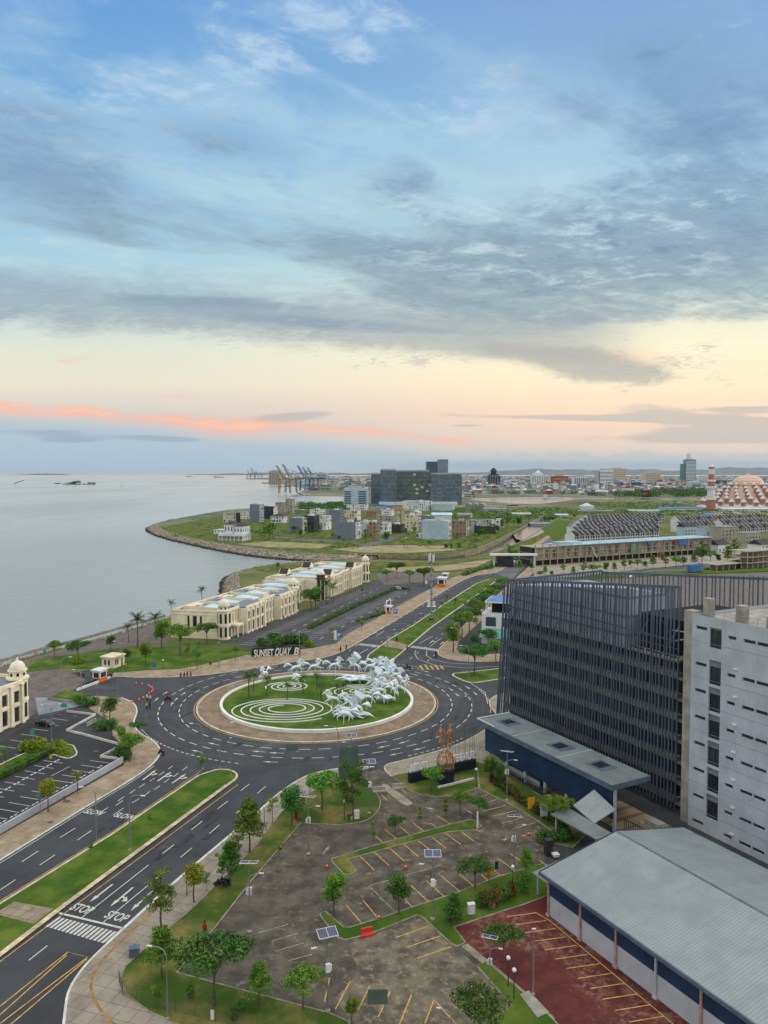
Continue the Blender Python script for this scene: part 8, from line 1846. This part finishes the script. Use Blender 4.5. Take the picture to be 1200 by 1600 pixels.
# ---- cones, barriers, bins, cabinets
def cone_f():
    r = thing('traffic_cone', 'x', 'traffic cone'); g = MB(); g.lathe([(.2, .03), (.05, .8), (.03, .82)], 10); g.build('cone_body', m_rd, r); g = MB(); g.box(-.25, -.25, 0, .25, .25, .04); g.build('base', m_frame, r); g = MB(); g.lathe([(.142, .35), (.105, .52)], 10); g.build('reflective_band', m_whitep, r); return r
CN = Proto(cone_f); cs = []
for x, y in ((213, 1069.5), (222, 1070.5), (232, 1073), (235, 1075), (237.5, 1076.5), (239, 1080), (237, 1083), (233, 1086), (229, 1089), (224, 1092), (217, 1095), (206, 1098)): cs.append(CN.put(G(x, y) + UP * .03, 0, 1.25, 'x', 'cones across the side road'))
finish_labels(cs, 'red traffic cone, {}', 'counted from the park side', G(213, 1069))
for x, y, l in ((826, 1306, 'red cone in the end bay by the hall shrubs'), (836, 1311, 'red cone right of the other end bay cone'), (592, 1437, 'red cone at the kerb of the green strip'), (634, 1358, 'red cone at the tip of the thin island'), (511, 1357, 'red cone near the first painted bay'), (786, 1372, 'pale cone beside the globe lamp'), (401, 1353, 'orange cone on the lawn verge by the solar lamp')): CN.put(G(x, y) + UP * .06, 0, 1.1, l)
def barrier(px, py, w, col, lab, yw):
    root = thing('barrier', lab, 'barrier', G(px, py), R(yw)); g = MB()
    g.add([(x * w / 2, y, z) for x in (-1, 1) for y, z in ((-.35, 0), (-.35, .25), (-.15, .5), (-.12, 1.1), (.12, 1.1), (.15, .5), (.35, .25), (.35, 0))], [tuple(range(8))[::-1], tuple(range(8, 16))] + [(i, i + 1, i + 9, i + 8) for i in range(7)]); g.build('barrier_body', col, root)
    g = MB(); g.box(-w * .3, -.30, .05, w * .3, -.14, .14); g.build('foot_slot', m_frame, root)
barrier(573, 1462, 1.5, m_rd, 'red plastic barrier at the kerb of the green strip', 20); barrier(592, 1238, 2.4, m_conc, 'pale concrete block left of the entrance island', 8); barrier(622, 1233, 2.4, m_conc, 'pale concrete block right of the entrance island', 12)
def bins(px, py, lab, col):
    root = thing('litter_bin', lab, 'bin', G(px, py) + UP * .1, .2); g = MB(); g.lathe([(.24, 0), (.32, .8), (.34, .85)], 10); g.build('bin_body', col, root); g = MB(); g.lathe([(.35, .86), (.3, 1.0), (.1, 1.05)], 10); g.build('lid', m_frame, root)
m_gr = mat('green_plastic', (40, 116, 74), .5, .05, 1); m_ye = mat('yellow_plastic', (214, 178, 40), .5, .05, 1)
bins(766, 1423, 'green bin on the strip', m_gr); bins(771, 1420, 'orange-yellow bin beside the green one on the strip', m_or); bins(545, 1283, 'green bin on the grass mound', m_gr); bins(549, 1282, 'yellow bin on the grass mound', m_ye); bins(324, 1040, 'yellow bin on the park pavement', m_ye); bins(329, 1039.5, 'black bin beside the yellow park bin', m_frame); bins(196, 1040, 'yellow bin beside the park kiosk', m_ye); bins(443, 967, 'bright red drum before the shop columns', m_rd); bins(79, 1186, 'dark bin with yellow top on the hedge island', m_ye); bins(101, 1254, 'brown bin beside the white wall', HC['brown'])
def cabinet(px, py, lab, col, w=.9, h=1.5, d=.6):
    root = thing('utility_cabinet', lab, 'cabinet', G(px, py) + UP * .1, R(15)); g = MB(); g.box(-w / 2, -d / 2, .15, w / 2, d / 2, h); g.build('cabinet_body', col, root); g = MB(); g.box(-w / 2 - .05, -d / 2 - .05, h, w / 2 + .05, d / 2 + .05, h + .07); g.box(-w * .45, -d / 2 - .02, .25, -.02, -d / 2 - .003, h - .1); g.build('cabinet_lid', col if col not in (m_rd,) else m_frame, root)
cabinet(557, 1281, 'white utility cabinet beside the mound bins', m_whitep); cabinet(736, 1430, 'white utility cabinet on the strip beside shrubs', m_whitep); cabinet(464, 1280, 'red upright box on the lawn verge', m_rd, .8, 2.0, .8); cabinet(210, 1495, 'blue-grey machine box on the pavement under the tree', m_fascia, 1.2, 1.1, .9); cabinet(857, 1336, 'dark equipment stack at the lot corner', m_frame, 1.2, 2.4, 1.0); cabinet(868, 1340, 'white dome box at the lot corner', m_whitep, .9, .5, .9); cabinet(223, 1300, 'small box on the median', m_conc, .4, .4, .4) if 0 else None
# ---- vehicles
def car_f(col):
    def f():
        r = thing('parked_car', 'x', 'car'); V_ = [(-2.1, .35), (-2.15, .75), (-1.9, .95), (-1.35, 1.0), (-.95, 1.42), (.75, 1.45), (1.45, 1.0), (2.1, .85), (2.2, .5), (2.1, .3)]
        g = MB(); W2 = .85; g.add([(x, y * (W2 if z < 1.1 else W2 * .82), z) for y in (-1, 1) for x, z in V_], [tuple(range(10)), tuple(range(19, 9, -1))] + [(i, i + 10, (i + 1) % 10 + 10, (i + 1) % 10) for i in range(10)]); g.build('body', col, r)
        for s_ in (-1, 1): g = MB(); g.add([(x, s_ * (.86 if z < 1.1 else .72), z) for x, z in ((-1.2, 1.02), (-.88, 1.37), (.68, 1.39), (1.28, 1.02))], [(0, 1, 2, 3)]); g.build('side_window', m_glassd, r)
        g = MB(); g.add([(1.46, -.74, 1.02), (1.46, .74, 1.02), (.82, .66, 1.42), (.82, -.66, 1.42)], [(0, 1, 2, 3)]); g.build('windscreen', m_glassd, r)
        for x in (-1.3, 1.35):
            for s_ in (-1, 1):
                g = MB(); g.tube([(x, s_ * .72, .33), (x, s_ * .9, .33)], .33, 12); w_ = g.build('wheel', m_frame, r); g = MB(); g.tube([(x, s_ * .905, .33), (x, s_ * .915, .33)], .18, 10); g.build('rim', m_metal, w_)
        return r
    return f
CB = Proto(car_f(mat('car_black', (24, 28, 34), .25, .05, 1, spec=.7))); CW = Proto(car_f(mat('car_white', (206, 208, 210), .3, .03, 1, spec=.6)))
CB.put(G(70, 1134) + UP * .05, rzE - pi / 2, 1.0, 'black car parked below the cream building'); CB.put(G(630, 921) + UP * .05, rzE - pi / 2, 1.0, 'black car at the end of the shop car park'); CW.put(G(621, 921) + UP * .05, rzE - pi / 2, 1.0, 'white car at the end of the shop car park'); CW.put(G(987, 903) + UP * .06, RZ2, 1.0, 'white car on the side street before the long shell'); CW.put(G(636, 842) + UP * .1, RZ2, 1.0, 'white car on the peninsula road')
root = thing('truck', 'bright blue truck parked before the long shell', 'truck', G(1086, 895), RZ2); g = MB(); g.box(-5, -1.5, 1, 3, 1.5, 5); g.build('box_body', HC['blue'], root); g = MB(); g.box(3.2, -1.4, .8, 5.4, 1.4, 3.2); g.build('cab', HC['teal'], root)
for x in (-3.5, 3.9):
    for s_ in (-1, 1): g = MB(); g.tube([(x, s_ * 1.2, .6), (x, s_ * 1.5, .6)], .6, 10); g.build('wheel', m_frame, root)
def person_mesh(name, col, pose='stand'):
    if pose == 'stand': V_ = [(0, 0, .95), (0, 0, 1.25), (0, 0, 1.45), (0, 0, 1.66), (.1, .02, .5), (.1, .0, .07), (-.1, .02, .5), (-.1, .03, .07), (.24, .02, 1.15), (.26, -.08, .88), (-.24, .02, 1.15), (-.26, -.05, .88)]
    else: V_ = [(0, .1, .78), (0, .02, 1.05), (0, -.02, 1.28), (0, -.04, 1.52), (.16, -.3, .72), (.17, -.2, .3), (-.16, -.3, .72), (-.17, -.2, .3), (.26, -.2, 1.05), (.28, -.5, 1.02), (-.26, -.2, 1.05), (-.28, -.5, 1.02)]
    return skin_mesh(name, V_, [(0, 1), (1, 2), (2, 3), (0, 4), (4, 5), (0, 6), (6, 7), (2, 8), (8, 9), (2, 10), (10, 11)], [.15, .17, .09, .12, .09, .06, .09, .06, .06, .045, .06, .045], 1, col)
m_cl = {c: mat('cloth_' + c, v, .9, .1, 3) for c, v in (('dark', (36, 38, 44)), ('white', (200, 200, 200)), ('yellow', (190, 190, 60)), ('red', (160, 44, 40)), ('blue', (50, 70, 110)))}; m_hair = mat('hair', (24, 20, 18), .8, .1, 4)
PM = {}
def person(px, py, c, lab, yw=0, pose='stand', z=.05):
    root = thing('person', lab, 'person', G(px, py) + UP * z, R(yw)); key = (c, pose)
    if key not in PM:
        PM[key] = person_mesh('body', m_cl[c], pose); g = MB(); z_ = 1.72 if pose == 'stand' else 1.58; g.lathe([(.11, z_ - .1), (.12, z_), (.08, z_ + .08), (.02, z_ + .11)], 8, 0, .01 if pose == 'stand' else -.03); PM[key + ('h',)] = g.mesh('hair', m_hair)
        g = MB()
        for s_ in (-1, 1): g.tube([(s_ * .1, .02, .9), (s_ * .1, .02, .45), (s_ * .1, 0, .1)] if pose == 'stand' else [(s_ * .1, .05, .78), (s_ * .16, -.3, .72), (s_ * .17, -.2, .2)], [.125, .105, .075], 8)
        PM[key + ('t',)] = g.mesh('trousers', m_cl['dark'] if c != 'dark' else m_cl['blue'])
    link('body', PM[key], root); link('hair', PM[key + ('h',)], root); link('trousers', PM[key + ('t',)], root); root.scale = (1.1,) * 3
for a in ((230, 1096, 'white', 'person in white shirt walking by the cones, left'), (235, 1097, 'white', 'person in pale shirt walking by the cones, right'), (229.5, 1109, 'yellow', 'person in yellow vest walking toward the ring road'), (234, 1109, 'dark', 'person in dark clothes beside the yellow vest'), (668, 910, 'dark', 'person walking on the far pavement'), (636, 1017, 'dark', 'person standing at the far crossing'), (620, 1004, 'dark', 'person on the far median crossing'),
          (532, 1019, 'dark', 'person walking below the blue parking sign'), (541, 1016, 'blue', 'person in blue near the blue parking sign'), (320, 1463, 'red', 'person in orange-red vest on the lawn verge'), (283, 1058, 'dark', 'person sitting on the park kerb, first from the left'), (288, 1057.5, 'blue', 'person sitting on the park kerb, second'), (293, 1057, 'dark', 'person sitting on the park kerb, third'), (298, 1056.5, 'red', 'person sitting on the park kerb, fourth')):
    person(*a, yw=(a[0] * 7) % 60 - 30, pose='sit' if 'sitting' in a[3] else 'stand', z=-.25 if 'sitting' in a[3] else .1)
def bike_f():
    r = thing('motorcycle', 'x', 'motorcycle')
    for y in (-.65, .62):
        g = MB(); g.tube([(-.05, y, .3), (.05, y, .3)], .3, 12); w_ = g.build('wheel', m_frame, r)
    g = MB(); g.tube([(0, .62, .35), (0, .45, .75), (0, .3, .95)], .05, 5); g.add([(x, y, z) for x in (-.13, .13) for y, z in ((-.75, .65), (-.2, .45), (.35, .5), (.45, .95), (.3, .98), (.1, .72), (-.8, .82))], [tuple(range(7)), tuple(range(13, 6, -1))] + [(i, i + 7, (i + 1) % 7 + 7, (i + 1) % 7) for i in range(7)]); g.build('body', MATS['car_black'], r)
    g = MB(); g.box(-.12, -.8, .8, .12, .05, .88); g.build('seat', m_frame, r); g = MB(); g.tube([(-.32, .3, 1.02), (0, .38, 1.0), (.32, .3, 1.02)], .025, 5); g.build('handlebar', m_metal, r); g = MB(); g.cbox(0, .5, .88, .16, .1, .14); g.build('headlight', m_whitep, r); return r
BK = Proto(bike_f)
for px, py, yw, c, lab in ((252, 1180, 60, 'red', 'entering the ring road from the south-west'), (262, 1095, 80, 'red', 'on the western side of the ring'), (637, 1046, 90, 'dark', 'leaving the ring toward the upper road'), (681, 1027, 10, 'dark', 'at the kerb by the upper crossing')):
    BK.put(G(px, py) + UP * .05, R(yw), 1.1, 'dark motorcycle ' + lab); p_ = person(px, py, c, 'rider sitting on the motorcycle ' + lab, yw + 180, 'sit', .1)
bk = []
for i in range(9): bk.append(BK.put(G(139 + i * 3.9, 1071 - i * 1.55) + UP * .07, rzE + .4 + (i % 3) * .1, 1.1, 'x', 'motorcycles parked along the barrier'))
finish_labels(bk, 'parked motorcycle, {}', 'along the white barrier from the grass wedge', G(120, 1080))
for px, py, lab in ((344, 1387, 'dark motorcycle parked on the lawn verge under trees'), (123, 1056, 'motorcycle parked on the plaza, nearest the lawn'), (130, 1058, 'motorcycle parked on the plaza beside the cart'), (146, 1056, 'motorcycle touching the vending cart'), (350, 1384, 'second motorcycle on the lawn verge, half hidden')): BK.put(G(px, py) + UP * .1, R(px % 90), 1.15, lab)
# faint repairs in the carriageway and drain grates at the kerb
rp = MB(); rg = random.Random(21)
for _ in range(46):
    a = rg.uniform(0, 6.283); r_ = rg.uniform(32.5, 44); c = CC + Vector((cos(a) * r_, sin(a) * r_, 0)) if _ % 2 else G(rg.uniform(20, 330), 0 + rg.uniform(1250, 1440))
    if not _ % 2: c = G(40, 1480).lerp(G(400, 1240), rg.random()) + E2 * rg.uniform(-3.5, 3.5) if _ % 4 else G(60, 1350).lerp(G(300, 1205), rg.random()) + E2 * rg.uniform(-1, 6)
    w_, l_ = rg.uniform(.4, 1.6), rg.uniform(1, 5); rp.poly([tuple(c + E1 * (i * l_ / 2) + E2 * (j * w_ / 2) + UP * (.033 + _ * .00025)) for i, j in ((-1, -1), (1, -1), (1, 1), (-1, 1))])
struct('asphalt_repairs', rp, mat('asphalt_repair', (53, 54, 58), .85, .15, .8, world=True))
# manholes on the pavement
mh = MB()
for px, py in ((88, 1247), (104, 1384), (79, 1286), (106, 1253), (160, 1207), (150, 1175), (118, 1120), (93, 1118)):
    p = G(px, py); mh.lathe([(.5, .06), (.5, .172)], 12, p.x, p.y)
struct('manhole_covers', mh, mat('manhole', (92, 88, 80), .8, .1, 2))
# ------------------------------------------------------------------ haze: one box of thin air round the whole scene
hz = bpy.data.materials.new('haze_air'); hz.use_nodes = True; t = hz.node_tree; t.nodes.clear()
vo = nn(t, 'ShaderNodeVolumePrincipled'); vo.inputs['Color'].default_value = (.82, .90, 1, 1); vo.inputs['Density'].default_value = 0.5 / 55000; vo.inputs['Anisotropy'].default_value = 0.2
oo = nn(t, 'ShaderNodeOutputMaterial'); t.links.new(vo.outputs[0], oo.inputs['Volume'])
mb = MB(); mb.box(-95000, -3000, -8, 95000, 125000, 520); struct('haze', mb, hz, kind='stuff')
